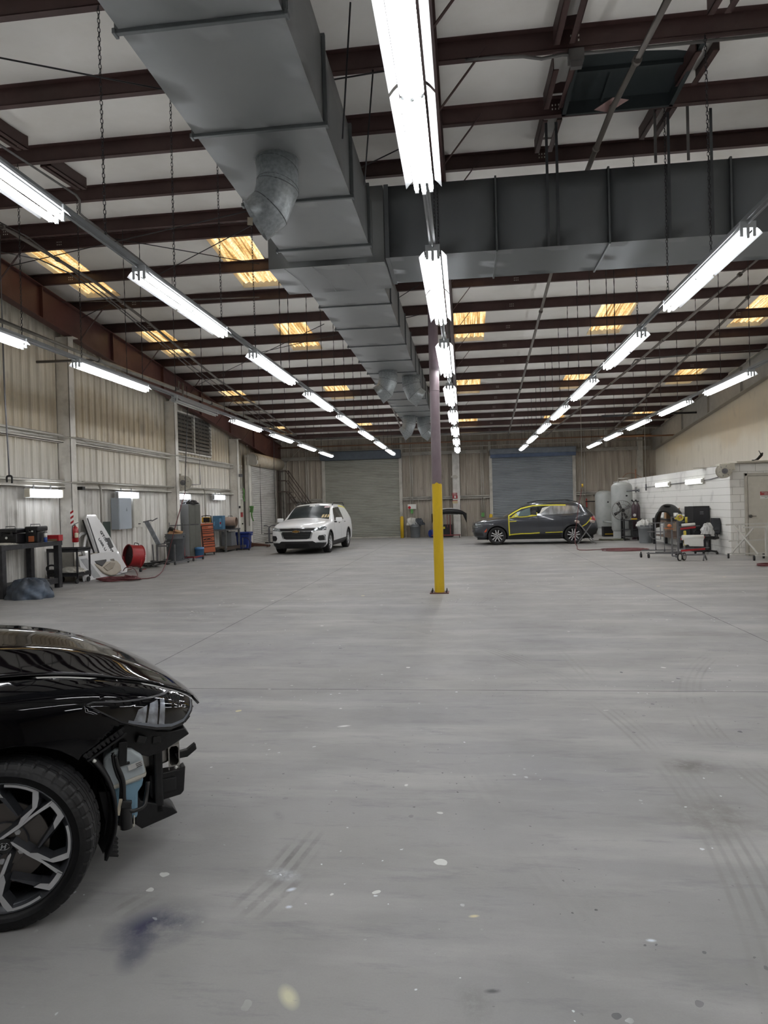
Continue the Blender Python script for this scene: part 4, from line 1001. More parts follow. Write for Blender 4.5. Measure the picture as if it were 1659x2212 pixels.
def arch_liner(parent, cx, cz, r, y_out, y_in, name='wheel_well'):
    mb = MB(); n = 24
    for y, flag in ((0, 0),):
        a0, a1 = radians(-25), radians(205)
        vs = [(cx + r * cos(a0 + (a1 - a0) * i / n), yy_, cz + r * sin(a0 + (a1 - a0) * i / n)) for yy_ in (y_out, y_in) for i in range(n + 1)]
        mb.raw(vs, [(i, i + 1, n + 2 + i, n + 1 + i) for i in range(n)], True)
        c = len(mb.v); mb.raw([(cx, y_in, cz)] + vs[n + 1:], [(0, i + 1, i + 2) for i in range(n)])
    return mb.ob(name, m_dark, parent)

# ============================================================= black saloon, nose on the right, bumper cover off
CAR1 = thing('parked_car', 'black car with its front bumper removed, headlight and blue washer tank exposed', 'car', (-2.380, 3.145, 0), radians(40))
m_blk = M('gloss_black_paint', '050508', 0.03, var=0.0, spec=0.33)
#        zb   wb   zl   wl   zm   wm    zs    ws    zr    wr    zt
K1 = {
 0.905: (0.30, 0.50, 0.36, 0.56, 0.48, 0.60, 0.58, 0.57, 0.635, 0.46, 0.645),
 0.845: (0.28, 0.58, 0.36, 0.66, 0.50, 0.70, 0.63, 0.66, 0.688, 0.535, 0.695),
 0.74: (0.26, 0.70, 0.36, 0.765, 0.54, 0.80, 0.70, 0.75, 0.745, 0.60, 0.765),
 0.60: (0.24, 0.78, 0.36, 0.83, 0.58, 0.862, 0.755, 0.80, 0.806, 0.65, 0.845),
 0.45: (0.22, 0.82, 0.36, 0.865, 0.62, 0.893, 0.795, 0.845, 0.852, 0.685, 0.915),
 0.34: (0.20, 0.84, 0.36, 0.885, 0.64, 0.905, 0.822, 0.86, 0.880, 0.70, 0.955),
 0.17: (0.19, 0.85, 0.36, 0.90, 0.67, 0.92, 0.848, 0.875, 0.912, 0.716, 0.995),
 0.0: (0.18, 0.85, 0.36, 0.905, 0.68, 0.925, 0.862, 0.88, 0.928, 0.726, 1.022),
 -0.35: (0.17, 0.85, 0.36, 0.91, 0.68, 0.925, 0.885, 0.89, 0.948, 0.74, 1.05),
 -0.65: (0.17, 0.85, 0.36, 0.91, 0.68, 0.925, 0.90, 0.89, 0.985, 0.76, 1.08),
 -1.35: (0.17, 0.85, 0.36, 0.91, 0.68, 0.925, 0.925, 0.89, 1.33, 0.60, 1.39),
 -1.9: (0.17, 0.85, 0.36, 0.91, 0.68, 0.925, 0.94, 0.89, 1.385, 0.585, 1.445),
 -2.6: (0.17, 0.85, 0.36, 0.91, 0.68, 0.93, 0.96, 0.89, 1.36, 0.57, 1.42),
 -3.4: (0.18, 0.85, 0.36, 0.91, 0.68, 0.925, 0.98, 0.88, 1.12, 0.66, 1.17),
 -3.8: (0.25, 0.75, 0.36, 0.86, 0.68, 0.88, 0.97, 0.83, 1.05, 0.66, 1.07),
 -3.9: (0.30, 0.70, 0.40, 0.80, 0.68, 0.82, 0.90, 0.78, 1.00, 0.62, 1.02)}
b1 = loft_body(K1, nose=[(0.3, 0.0), (0.62, 0.0), (0.80, 0.0)], bow=(0.06, 2.2), step=0.035)
WR, WX = 0.325, 0.0
arch = circle(0.0, 0.335, 0.368, 40)
# outlines read in side view
HL = [(0.303, 0.803), (0.33, 0.785), (0.441, 0.706), (0.52, 0.668), (0.585, 0.640), (0.66, 0.618), (0.73, 0.613), (0.80, 0.64), (0.87, 0.68), (0.87, 0.73), (0.78, 0.735), (0.72, 0.745), (0.672, 0.750), (0.55, 0.768), (0.42, 0.790), (0.33, 0.808)]
BELOW = [(0.255, -0.05), (0.255, 0.58), (0.275, 0.611), (0.441, 0.698), (0.52, 0.66), (0.585, 0.635), (0.66, 0.612), (0.73, 0.61), (0.80, 0.64), (1.1, 0.64), (1.1, -0.05)]
hoodp = [(1.0, -0.43), (0.86, -0.525), (0.80, -0.567), (0.70, -0.612), (0.60, -0.645), (0.45, -0.68), (0.34, -0.695), (0.17, -0.712), (0, -0.722), (-0.35, -0.735), (-0.62, -0.742)]
hoodp = hoodp + [(a, -b) for a, b in hoodp[::-1]]
HF = lambda c, n: n.z > 0.2 and c.z > 0.6
hood = patch(b1, hoodp, 'xy', HF, 0.012, 'hood', m_blk, CAR1, 0.012)
for v in hood.data.vertices: v.co.z += 0.003 * max(0, 1 - abs(abs(v.co.y) - 0.40 + 0.10 * (v.co.x)) / 0.14)
gapp = [(1.02, -0.45), (0.875, -0.54), (0.81, -0.58), (0.71, -0.626), (0.61, -0.660), (0.46, -0.694), (0.35, -0.709), (0.18, -0.726), (0.01, -0.736), (-0.34, -0.748), (-0.62, -0.752)]
gapp = gapp + [(a, -b) for a, b in gapp[::-1]]
cut_away(b1, gapp, 'xy', HF)
ANY = lambda c, n: True
for F_ in (NEARS, FARS):
    cut_away(b1, arch, 'xz', F_); cut_away(b1, circle(-2.84, 0.34, 0.372, 36), 'xz', F_)
    patch(b1, HL, 'xz', F_, 0.002, 'headlight_lens', M('smoked_lens', '07080c', 0.04, var=0), CAR1)
    patch(b1, strip(HL + HL[:1], 0.006), 'xz', F_, 0.004, 'lamp_seal', M('seal_grey', '15161a', 0.3), CAR1)
    for poly in ([(0.49, 0.69), (0.52, 0.735), (0.565, 0.742), (0.545, 0.675)], [(0.553, 0.672), (0.578, 0.745), (0.62, 0.748), (0.60, 0.652)], [(0.607, 0.652), (0.632, 0.745), (0.655, 0.742), (0.635, 0.645)]):
        patch(b1, poly, 'xz', F_, 0.0035, 'reflector_cup', M('lamp_reflector', '8d929a', 0.22, 0.7, var=0.5, scale=30), CAR1)
    patch(b1, strip([(0.47, 0.70), (0.54, 0.672), (0.60, 0.648), (0.67, 0.630), (0.74, 0.628), (0.80, 0.652), (0.85, 0.685)], 0.012), 'xz', F_, 0.0035, 'lamp_strip', M('lamp_strip_grey', '6a6f77', 0.3, 0.4), CAR1)
    cut_away(b1, HL, 'xz', F_)
cut_away(b1, BELOW, 'xz', ANY)
cut_away(b1, [(0.66, 0.1), (0.66, 0.66), (1.1, 0.66), (1.1, 0.1)], 'xz', lambda c, n: abs(c.y) < 0.62)
# side glass and screens
SG = [(-0.95, 0.955), (-1.45, 1.29), (-1.9, 1.345), (-2.6, 1.33), (-3.05, 1.17), (-3.2, 1.03), (-2.0, 0.985)]
for F_ in (NEARS, FARS): patch(b1, SG, 'xz', F_, 0.003, 'side_window', m_glass, CAR1)
patch(b1, [(-0.66, -0.70), (-0.66, 0.70), (-1.36, 0.56), (-1.36, -0.56)], 'xy', lambda c, n: n.z > 0.2 and c.z > 0.95, 0.003, 'windscreen', m_glass, CAR1)
patch(b1, [(-2.75, -0.55), (-2.75, 0.55), (-3.36, 0.62), (-3.36, -0.62)], 'xy', lambda c, n: n.z > 0.2 and c.z > 0.95, 0.003, 'rear_window', m_glass, CAR1)
body = link('body_shell', b1, m_blk, CAR1)
q = body.modifiers.new('s', 'SOLIDIFY'); q.thickness = 0.004; q.offset = -1
for seamx in (-0.42, -1.5, -2.45):
    for F_ in (NEARS, FARS): patch(b1, strip([(seamx, 0.2), (seamx - 0.01, 0.92)], 0.006), 'xz', F_, 0.001, 'door_gap', m_dark, CAR1)
for sd in (-1, 1):
    arch_liner(CAR1, 0.0, 0.34, 0.385, sd * 0.90, sd * 0.55); arch_liner(CAR1, -2.84, 0.34, 0.385, sd * 0.90, sd * 0.55)
wheel(CAR1, (0.012, -0.86, WR), WR, 0.19, 0.252, 'split', -1, radians(-22), 'front_wheel')
wheel(CAR1, (0.0, 0.80, WR), WR, 0.215, 0.25, 'grey', 1, radians(-21), 'front_wheel')
for sd in (-1, 1): wheel(CAR1, (-2.84, sd * 0.81, WR), WR, 0.215, 0.25, 'grey', sd, 0, 'rear_wheel')
MB().box(-3.6, -0.45, -0.75, 0.75, 0.18, 0.3).box(-0.4, 0.40, -0.52, 0.52, 0.22, 0.62).ob('underbody', m_dark, CAR1)
# ---- what the missing bumper leaves bare
m_guts = M('guts_black', '131315', 0.45, var=0.3, scale=25, bump=0.2)
def P1(x, y, z): return (x, y, z)
bm_ = MB().bar((0.62, -0.56, 0.465), (0.70, -0.2, 0.465), 0.05, 0.105).bar((0.70, -0.2, 0.465), (0.73, 0, 0.465), 0.05, 0.105).bar((0.73, 0, 0.465), (0.70, 0.2, 0.465), 0.05, 0.105).bar((0.70, 0.2, 0.465), (0.62, 0.56, 0.465), 0.05, 0.105)
m_alu = M('bare_aluminium', 'b1aea9', 0.35, 0.8, var=0.15, scale=8)
# hollow extruded bumper beam, its cut end towards us
hexo = [(-0.026, -0.05), (0.026, -0.05), (0.026, 0.05), (-0.026, 0.05)]; 
mb = MB()
bend = [(0.655, -0.60), (0.695, -0.40), (0.725, -0.2), (0.735, 0), (0.725, 0.2), (0.695, 0.40), (0.655, 0.60)]
rings = []
for x, y in bend:
    rings.append(([(x + a, y, 0.465 + b) for a, b in ((-0.026, -0.052), (0.026, -0.052), (0.026, 0.052), (-0.026, 0.052))], [(x + a, y, 0.465 + b) for a, b in ((-0.012, -0.046), (0.012, -0.046), (0.021, -0.034), (0.021, 0.034), (0.012, 0.046), (-0.012, 0.046), (-0.021, 0.034), (-0.021, -0.034))]))
for i in range(len(rings) - 1):
    for k, m_ in ((0, 4), (1, 8)):
        vs = rings[i][k] + rings[i + 1][k]; mb.raw(vs, [(j, (j + 1) % m_, m_ + (j + 1) % m_, m_ + j) for j in range(m_)])
for rr_ in (rings[0], rings[-1]):
    o_, i_ = rr_; vs = o_ + i_
    mb.raw(vs, [(0, 1, 5, 4), (1, 6, 5), (1, 2, 7, 6), (2, 8, 7), (2, 3, 9, 8), (3, 10, 9), (3, 0, 11, 10), (0, 4, 11)])
mb.ob('bumper_beam', m_alu, CAR1)
MB().box(0.672, 0.677, -0.605, -0.595, 0.385, 0.41).box(0.628, 0.633, -0.605, -0.595, 0.375, 0.41).ob('beam_lip', m_alu, CAR1)
MB().prism([(0.42, 0.41), (0.60, 0.425), (0.635, 0.43), (0.635, 0.51), (0.58, 0.515), (0.42, 0.49)], -0.57, -0.46, 'xz').ob('crash_box', m_alu, CAR1, bevel=0.012)
MB().prism([(0.30, 0.30), (0.42, 0.28), (0.47, 0.40), (0.44, 0.50), (0.30, 0.52)], -0.60, -0.45, 'xz').ob('frame_rail', m_guts, CAR1, bevel=0.01)
# headlight carrier below the lamp, with clips
MB().prism([(0.40, 0.66), (0.44, 0.700), (0.50, 0.675), (0.57, 0.642), (0.63, 0.628), (0.69, 0.632), (0.71, 0.60), (0.66, 0.575), (0.60, 0.545), (0.53, 0.53), (0.46, 0.56), (0.38, 0.585)], -0.78, -0.70, 'xz').ob('lamp_carrier', m_guts, CAR1, bevel=0.006)
mb = MB()
for i in range(9):
    x = 0.285 + i * 0.0165; z = 0.622 + i * 0.0094
    mb.cbox((x, -0.895, z - 0.008), (0.011, 0.012, 0.022), (0, -0.5, 0))
mb.bar((0.275, -0.893, 0.612), (0.43, -0.880, 0.70), 0.012, 0.01).bar((0.290, -0.893, 0.590), (0.44, -0.880, 0.675), 0.010, 0.008); mb.ob('bumper_clip_rail', M('clip_rail_black', '1d1d1f', 0.4), CAR1)
MB().ball((0.315, -0.89, 0.585), 0.008).ball((0.66, -0.63, 0.415), 0.008).ob('white_clip', m_white, CAR1)
mb = MB()
for i, (x, z) in enumerate(((0.50, 0.62), (0.565, 0.60), (0.62, 0.615), (0.665, 0.635), (0.70, 0.66))): mb.cbox((x, -0.80 + 0.03 * i, z), (0.04, 0.03, 0.035), (0, -0.3 * i + 0.4, 0.2))
mb.ob('bracket_block', m_guts, CAR1, bevel=0.006)
MB().cbox((0.425, -0.80, 0.575), (0.035, 0.02, 0.10), (0, 0.05, 0)).cbox((0.425, -0.80, 0.525), (0.055, 0.02, 0.012), (0, -0.1, 0)).ob('reservoir_bracket', m_guts, CAR1, bevel=0.004)
# washer fluid tank
m_tank = M('tank_translucent', 'b9c2c6', 0.35, var=0.08, scale=8, spec=0.4); m_fluid = M('washer_fluid_blue', '7fa3b8', 0.3, var=0.15, scale=6)
MB().prism([(0.345, 0.565), (0.40, 0.60), (0.46, 0.585), (0.505, 0.545), (0.515, 0.46), (0.50, 0.435), (0.375, 0.415), (0.352, 0.45)], -0.80, -0.66, 'xz').ob('washer_tank', m_tank, CAR1, bevel=0.018, seg=4)
MB().prism([(0.365, 0.420), (0.515, 0.452), (0.52, 0.470), (0.36, 0.436)], -0.81, -0.65, 'xz').ob('tank_rim', M('tank_seam', 'c9c5ba', 0.4), CAR1, bevel=0.005)
MB().prism([(0.372, 0.42), (0.508, 0.447), (0.50, 0.41), (0.482, 0.385), (0.478, 0.275), (0.395, 0.262), (0.384, 0.33)], -0.795, -0.67, 'xz').ob('washer_fluid', m_fluid, CAR1, bevel=0.012, seg=3)
MB().box(0.405, 0.465, -0.80, -0.69, 0.238, 0.252).box(0.46, 0.466, -0.80, -0.69, 0.25, 0.29).ob('tank_foot', M('tank_seam', 'c9c5ba'), CAR1, bevel=0.003)
lb = MB().cbox((0.475, -0.812, 0.512), (0.062, 0.003, 0.024), (0, -0.22, 0)).ob('printed_label', M('label_white', 'd8d8d6', 0.5), CAR1, bevel=0.001)
mb = MB()
for i in range(3): mb.cbox((0.487 + 0.002 * i, -0.8145, 0.520 - 0.007 * i), (0.024, 0.001, 0.0025), (0, -0.22, 0))
mb.ob('label_print', m_black, lb)
m_hose = M('hose_black', '1a1a1b', 0.4)
MB().tube(spline([(0.385, -0.83, 0.59), (0.39, -0.83, 0.54), (0.402, -0.83, 0.49), (0.415, -0.83, 0.45), (0.412, -0.83, 0.38), (0.41, -0.83, 0.32), (0.405, -0.82, 0.27)], 5), 0.008, 8).ob('washer_hose', m_hose, CAR1)
MB().tube(spline([(0.395, -0.835, 0.58), (0.402, -0.835, 0.53), (0.416, -0.84, 0.49), (0.424, -0.84, 0.45), (0.424, -0.84, 0.38), (0.43, -0.84, 0.345), (0.452, -0.84, 0.325), (0.48, -0.83, 0.322), (0.505, -0.82, 0.33), (0.515, -0.80, 0.36), (0.525, -0.78, 0.42)], 5), 0.009, 8).ob('wiring_loom', m_hose, CAR1)
MB().cyl((0.43, -0.83, 0.35), (0.432, -0.83, 0.25), 0.024, n=14).cbox((0.433, -0.84, 0.36), (0.04, 0.03, 0.03), (0, 0.3, 0)).ob('washer_pump', M('pump_black', '232324', 0.4), CAR1, bevel=0.003)
MB().cbox((0.405, -0.845, 0.355), (0.014, 0.003, 0.07), (0, 0.2, 0)).ob('paper_tag', M('paper_tag', 'c9c0ac', 0.7), CAR1)
# shutter, undertray and liner hanging in front
MB().prism([(0.54, 0.40), (0.68, 0.40), (0.705, 0.41), (0.695, 0.29), (0.68, 0.275), (0.56, 0.265), (0.54, 0.30)], -0.62, -0.54, 'xz').ob('air_shutter', m_guts, CAR1, bevel=0.006)
MB().box(0.57, 0.66, -0.63, -0.62, 0.305, 0.37).ob('shutter_panel', m_plas, CAR1, bevel=0.004)
MB().prism([(0.48, 0.34), (0.50, 0.30), (0.56, 0.275), (0.64, 0.235), (0.66, 0.205), (0.62, 0.195), (0.50, 0.17), (0.47, 0.20)], -0.66, -0.5, 'xz').ob('undertray_corner', m_guts, CAR1, bevel=0.005)
MB().prism([(0.66, 0.47), (0.72, 0.475), (0.76, 0.50), (0.765, 0.47), (0.72, 0.44), (0.67, 0.44)], -0.58, -0.54, 'xz').ob('side_bracket', m_guts, CAR1, bevel=0.004)
MB().box(-0.1, 0.66, -0.5, 0.5, 0.2, 0.6).ob('radiator_block', m_dark, CAR1)
MB().box(0.56, 0.60, -0.66, 0.66, 0.22, 0.66).ob('radiator_carrier', m_guts, CAR1, bevel=0.01)
MB().box(0.60, 0.69, -0.40, 0.40, 0.60, 0.66).ob('upper_carrier', m_guts, CAR1, bevel=0.01)
mb = MB(); n = 14; a0, a1 = radians(-28), radians(48)
vs = [(0.0 + 0.392 * cos(a0 + (a1 - a0) * i / n), y, 0.34 + 0.392 * sin(a0 + (a1 - a0) * i / n)) for y in (-0.885, -0.60) for i in range(n + 1)]
mb.raw(vs, [(i, i + 1, n + 2 + i, n + 1 + i) for i in range(n)], True)
mb.ob('arch_liner_edge', m_plas, CAR1, solid=0.012)
MB().prism([(0.325, 0.44), (0.37, 0.43), (0.385, 0.30), (0.375, 0.17), (0.345, 0.155), (0.335, 0.2), (0.35, 0.3)], -0.84, -0.64, 'xz').ob('liner_flap', m_plas, CAR1, bevel=0.004)
mb = MB()
for i in range(5): mb.cbox((0.37, -0.82, 0.15 + i * 0.018), (0.05, 0.03, 0.008), (0, 0.4, 0.2))
mb.ob('torn_foam', m_plas, CAR1)
for o in KIDS[CAR1.name]:
    if o.name.split('.')[0] in ('bumper_beam', 'beam_lip', 'crash_box', 'frame_rail', 'lamp_carrier', 'bumper_clip_rail', 'white_clip', 'bracket_block', 'reservoir_bracket', 'washer_tank', 'tank_rim', 'washer_fluid', 'tank_foot', 'printed_label', 'washer_hose', 'wiring_loom', 'washer_pump', 'paper_tag', 'air_shutter', 'shutter_panel', 'undertray_corner', 'side_bracket', 'radiator_carrier', 'upper_carrier', 'arch_liner_edge', 'liner_flap', 'torn_foam'):
        for q in [o] + KIDS.get(o.name, []):
            for v in q.data.vertices:
                c = v.co; y_ = min(abs(c.y), 0.9); c.x += -0.004 + 0.045 * c.x + 0.19 * (0.9 - max(y_, 0.55)); c.z -= 0.014 + 0.025 * (c.x - 0.3) + 0.08 * (0.9 - max(y_, 0.55))

# ============================================================= grey SUV side on, taped round its front door
CAR2 = thing('parked_car', 'dark grey SUV side on with yellow masking tape round its open front window', 'car', (1.29, 27.45, 0), radians(175.8))
CAR2.scale = (1.02, 1.0, 1.0)
m_gry = M('metallic_grey_paint', '45484e', 0.22, 0.35, var=0.0, coat=0.8)
K2 = {
 0.95: (0.30, 0.60, 0.36, 0.74, 0.52, 0.80, 0.74, 0.76, 0.80, 0.60, 0.83),
 0.86: (0.26, 0.68, 0.34, 0.80, 0.54, 0.86, 0.80, 0.83, 0.86, 0.68, 0.89),
 0.60: (0.24, 0.78, 0.34, 0.88, 0.60, 0.90, 0.86, 0.88, 0.93, 0.74, 0.96),
 0.30: (0.24, 0.80, 0.36, 0.89, 0.62, 0.915, 0.92, 0.89, 0.99, 0.77, 1.03),
 -0.05: (0.24, 0.80, 0.36, 0.89, 0.62, 0.92, 0.98, 0.895, 1.04, 0.79, 1.09),
 -0.22: (0.22, 0.80, 0.36, 0.89, 0.62, 0.92, 1.01, 0.895, 1.06, 0.80, 1.12),
 -0.70: (0.22, 0.80, 0.36, 0.89, 0.62, 0.92, 1.045, 0.895, 1.30, 0.70, 1.36),
 -1.18: (0.22, 0.80, 0.36, 0.89, 0.62, 0.92, 1.065, 0.895, 1.49, 0.62, 1.57),
 -1.50: (0.22, 0.80, 0.36, 0.89, 0.62, 0.92, 1.08, 0.89, 1.545, 0.62, 1.62),
 -1.95: (0.22, 0.80, 0.36, 0.89, 0.62, 0.92, 1.095, 0.89, 1.56, 0.62, 1.64),
 -2.80: (0.24, 0.80, 0.36, 0.89, 0.62, 0.92, 1.12, 0.885, 1.53, 0.61, 1.61),
 -3.10: (0.26, 0.80, 0.36, 0.89, 0.62, 0.91, 1.12, 0.87, 1.46, 0.59, 1.54),
 -3.40: (0.28, 0.78, 0.36, 0.87, 0.62, 0.90, 1.08, 0.85, 1.20, 0.66, 1.26),
 -3.58: (0.32, 0.74, 0.40, 0.84, 0.62, 0.87, 0.98, 0.82, 1.04, 0.70, 1.07),
 -3.66: (0.36, 0.70, 0.42, 0.80, 0.60, 0.83, 0.80, 0.80, 0.88, 0.70, 0.90)}
b2 = loft_body(K2, nose=[(0.3, -0.05), (0.5, 0.02), (0.8, 0.0)], bow=(0.20, 2.4), tail=[(0.3, 0.03), (0.6, -0.06), (0.9, 0.0)], tbow=(0.10, 2.4), step=0.05)
def T(X, Y): return ((413 - X) / 314.3, (850 - 0.025 * (X - 413) - Y) / 314.3 * 0.985)
FW = FARS; AX2 = [0.0, -2.79]
for F_ in (NEARS, FARS):
    for cx in AX2:
        patch(b2, circle(cx, 0.345, 0.46, 40), 'xz', F_, 0.004, 'arch_cladding', M('arch_grey', '303236', 0.4), CAR2)
    sg = [T(650, 500), T(590, 512), T(700, 440), T(830, 392), T(930, 376), T(1100, 368), T(1280, 376), T(1345, 395), T(1372, 455), T(1100, 476), T(880, 488)]
    patch(b2, sg, 'xz', F_, 0.002, 'side_glass', m_glass, CAR2)
ROOF2 = lambda c, n: n.z > 0.2 and c.z > 1.0
patch(b2, [(-0.25, -0.72), (-0.25, 0.72), (-1.17, 0.585), (-1.17, -0.585)], 'xy', ROOF2, 0.003, 'windscreen', m_glass, CAR2)
patch(b2, [(-3.14, -0.55), (-3.14, 0.55), (-3.48, 0.62), (-3.48, -0.62)], 'xy', ROOF2, 0.003, 'rear_window', m_glass, CAR2)
m_tape = M('yellow_masking_tape', 'd9cf3a', 0.6, var=0.1, scale=20)
m_film = M('plastic_film', '9ea0a3', 0.18, 0.3, var=0.45, scale=4, stretch=(2.0, 1, 0.5))
P_ = lambda pts: [T(*p) for p in pts]
patch(b2, P_([(905, 470), (960, 400), (1030, 372), (1200, 364), (1330, 375), (1355, 400), (1372, 452), (1250, 466), (905, 482)]), 'xz', FW, 0.006, 'film_over_window', m_film, CAR2)
patch(b2, P_([(905, 470), (940, 400), (975, 388), (1035, 378), (1000, 400), (915, 470)]), 'xz', FW, 0.009, 'torn_masking_paper', m_white, CAR2)
patch(b2, P_([(650, 500), (600, 505), (655, 450), (690, 440), (662, 495)]), 'xz', FW, 0.006, 'paper_corner', M('paper_bluish', 'b9cdd4', 0.6), CAR2)
patch(b2, P_([(660, 498), (690, 440), (800, 395), (805, 480), (800, 490)]), 'xz', FW, 0.005, 'interior_seen', M('interior_grey_green', '56686a', 0.3), CAR2)
patch(b2, P_([(845, 425), (870, 430), (878, 490), (815, 490), (820, 440)]), 'xz', FW, 0.007, 'seat_back', m_black, CAR2)
for pts, w in (([(548, 500), (620, 450), (700, 405), (830, 372), (930, 366), (1100, 363), (1210, 364)], 0.045), ([(560, 520), (640, 506), (700, 508), (760, 503), (870, 488)], 0.03), ([(553, 505), (553, 600), (558, 735)], 0.045),
               ([(556, 725), (620, 717), (690, 710), (800, 706), (905, 697)], 0.042), ([(970, 694), (1080, 690), (1165, 685)], 0.03), ([(560, 563), (640, 558)], 0.03), ([(590, 515), (640, 470), (652, 500)], 0.06),
               ([(1385, 618), (1430, 590), (1460, 555), (1490, 515)], 0.035), ([(760, 505), (820, 485), (878, 488), (878, 450)], 0.03)):
    patch(b2, strip(P_(pts), w), 'xz', FW, 0.008, 'masking_tape', m_tape, CAR2)
for X in (897, 1165):
    patch(b2, strip(P_([(X, 500), (X + 2, 730)]), 0.012), 'xz', FW, 0.002, 'door_gap', m_dark, CAR2)
for F_ in (NEARS, FARS):
    patch(b2, P_([(540, 735), (1160, 690), (1160, 742), (1150, 775), (560, 775)]), 'xz', F_, 0.003, 'sill_cladding', m_plas, CAR2)
    patch(b2, P_([(1475, 510), (1520, 490), (1590, 500), (1590, 545), (1478, 548)]), 'xz', F_, 0.005, 'tail_lamp', M('tail_lamp_red', '9c1420', 0.1, coat=1), CAR2)
    patch(b2, P_([(262, 690), (295, 650), (290, 685), (272, 700)]), 'xz', F_, 0.004, 'side_marker', M('marker_orange', 'd8552a', 0.3), CAR2)
    patch(b2, P_([(1390, 650), (1600, 640), (1600, 790), (1390, 790)]), 'xz', F_, 0.005, 'rear_bumper', m_plas, CAR2)
patch(b2, strip(P_([(560, 548), (800, 535), (1200, 500), (1500, 490)]), 0.008), 'xz', FW, 0.002, 'crease_shade_strip', m_dark, CAR2)  # flat black strip painted in as the shade line of the side crease
MB().cbox(((413 - 850) / 314.3, 0.925, 1.0), (0.17, 0.03, 0.03)).ob('door_handle', m_gry, CAR2, bevel=0.008); MB().cbox(((413 - 1190) / 314.3, 0.92, 1.04), (0.17, 0.03, 0.03)).ob('door_handle', m_gry, CAR2, bevel=0.008)
FR = lambda c, n: n.x > 0.12
for s in (-1, 1):
    patch(b2, [(s * a, b) for a, b in ((0.50, 0.70), (0.80, 0.66), (0.93, 0.72), (0.93, 0.82), (0.80, 0.80), (0.52, 0.75))], 'yz', FR, 0.004, 'headlight', M('lamp_glass_bright', '7d858c', 0.1, 0.6, var=0.6, scale=30, coat=1), CAR2)
    patch(b2, [(s * a, b) for a, b in ((0.50, 0.32), (0.88, 0.36), (0.90, 0.48), (0.60, 0.50))], 'yz', FR, 0.004, 'lower_intake', m_plas, CAR2)
    MB().bar((-1.15, s * 0.60, 1.585), (-1.5, s * 0.61, 1.655), 0.03, 0.025).bar((-1.5, s * 0.61, 1.655), (-2.6, s * 0.61, 1.655), 0.03, 0.025).bar((-2.6, s * 0.61, 1.655), (-2.95, s * 0.60, 1.59), 0.03, 0.025).ob('roof_rail', m_black, CAR2)
    for cx in AX2: arch_liner(CAR2, cx, 0.345, 0.40, s * 0.88, s * 0.5)
patch(b2, [(-0.5, 0.62), (0.5, 0.62), (0.5, 0.74), (-0.5, 0.74)], 'yz', FR, 0.004, 'grille', m_plas, CAR2)
patch(b2, strip([(-0.85, 0.69), (0.85, 0.69)], 0.015), 'yz', FR, 0.008, 'chrome_strip', m_chrome, CAR2)
for F_ in (NEARS, FARS):
    for cx in AX2: cut_away(b2, circle(cx, 0.345, 0.385, 36), 'xz', F_)
for o in list(KIDS[CAR2.name]):
    if o.name.startswith('arch_cladding'):
        for cx in AX2: cut_away(o.data, circle(cx, 0.345, 0.385, 36), 'xz', ANY)
        cut_away(o.data, [(-5, -1), (2, -1), (2, 0.26), (-5, 0.26)], 'xz', ANY)
link('body_shell', b2, m_gry, CAR2)
MB().box(-3.5, 0.75, -0.75, 0.75, 0.2, 0.32).box(-2.3, -0.45, -0.86, 0.86, 0.2, 0.3).ob('underbody', m_dark, CAR2)
for cx in AX2:
    for s in (-1, 1): wheel(CAR2, (cx, s * 0.80, 0.345), 0.345, 0.215, 0.235, 'paired', s, 0, 'wheel')

# ============================================================= white SUV facing us
CAR3 = thing('parked_car', 'white SUV facing the camera in front of the left roller door', 'car', (-5.757, 24.10, 0), radians(-92.1))
m_wht = M('white_car_paint', 'f2f3f4', 0.3, var=0.0, coat=0.6)
K3 = {
 1.00: (0.24, 0.70, 0.32, 0.84, 0.60, 0.90, 0.84, 0.86, 0.93, 0.74, 0.96),
 0.88: (0.22, 0.80, 0.32, 0.92, 0.62, 0.96, 0.90, 0.93, 0.99, 0.80, 1.03),
 0.55: (0.22, 0.84, 0.36, 0.96, 0.68, 0.985, 0.97, 0.95, 1.06, 0.83, 1.11),
 0.10: (0.24, 0.85, 0.38, 0.97, 0.70, 0.99, 1.02, 0.96, 1.11, 0.85, 1.17),
 -0.35: (0.24, 0.85, 0.38, 0.97, 0.70, 0.99, 1.06, 0.96, 1.14, 0.87, 1.21),
 -0.50: (0.24, 0.85, 0.38, 0.97, 0.70, 0.99, 1.07, 0.96, 1.16, 0.88, 1.24),
 -0.95: (0.24, 0.85, 0.38, 0.97, 0.70, 0.99, 1.09, 0.96, 1.42, 0.79, 1.50),
 -1.35: (0.24, 0.85, 0.38, 0.97, 0.70, 0.99, 1.11, 0.96, 1.62, 0.72, 1.71),
 -1.65: (0.24, 0.85, 0.38, 0.97, 0.70, 0.99, 1.12, 0.96, 1.68, 0.71, 1.765),
 -2.30: (0.24, 0.85, 0.38, 0.97, 0.70, 0.99, 1.13, 0.955, 1.70, 0.70, 1.79),
 -3.30: (0.24, 0.85, 0.38, 0.97, 0.70, 0.99, 1.15, 0.95, 1.68, 0.69, 1.77),
 -3.85: (0.26, 0.85, 0.38, 0.96, 0.70, 0.98, 1.16, 0.93, 1.60, 0.66, 1.69),
 -4.08: (0.28, 0.80, 0.40, 0.92, 0.70, 0.95, 1.12, 0.90, 1.30, 0.72, 1.38),
 -4.18: (0.32, 0.76, 0.42, 0.88, 0.68, 0.90, 1.0, 0.86, 1.12, 0.74, 1.16)}
b3 = loft_body(K3, nose=[(0.2, -0.06), (0.5, 0.02), (0.75, 0.02), (0.95, -0.04)], bow=(0.26, 2.3), tbow=(0.12, 2.4), step=0.055)
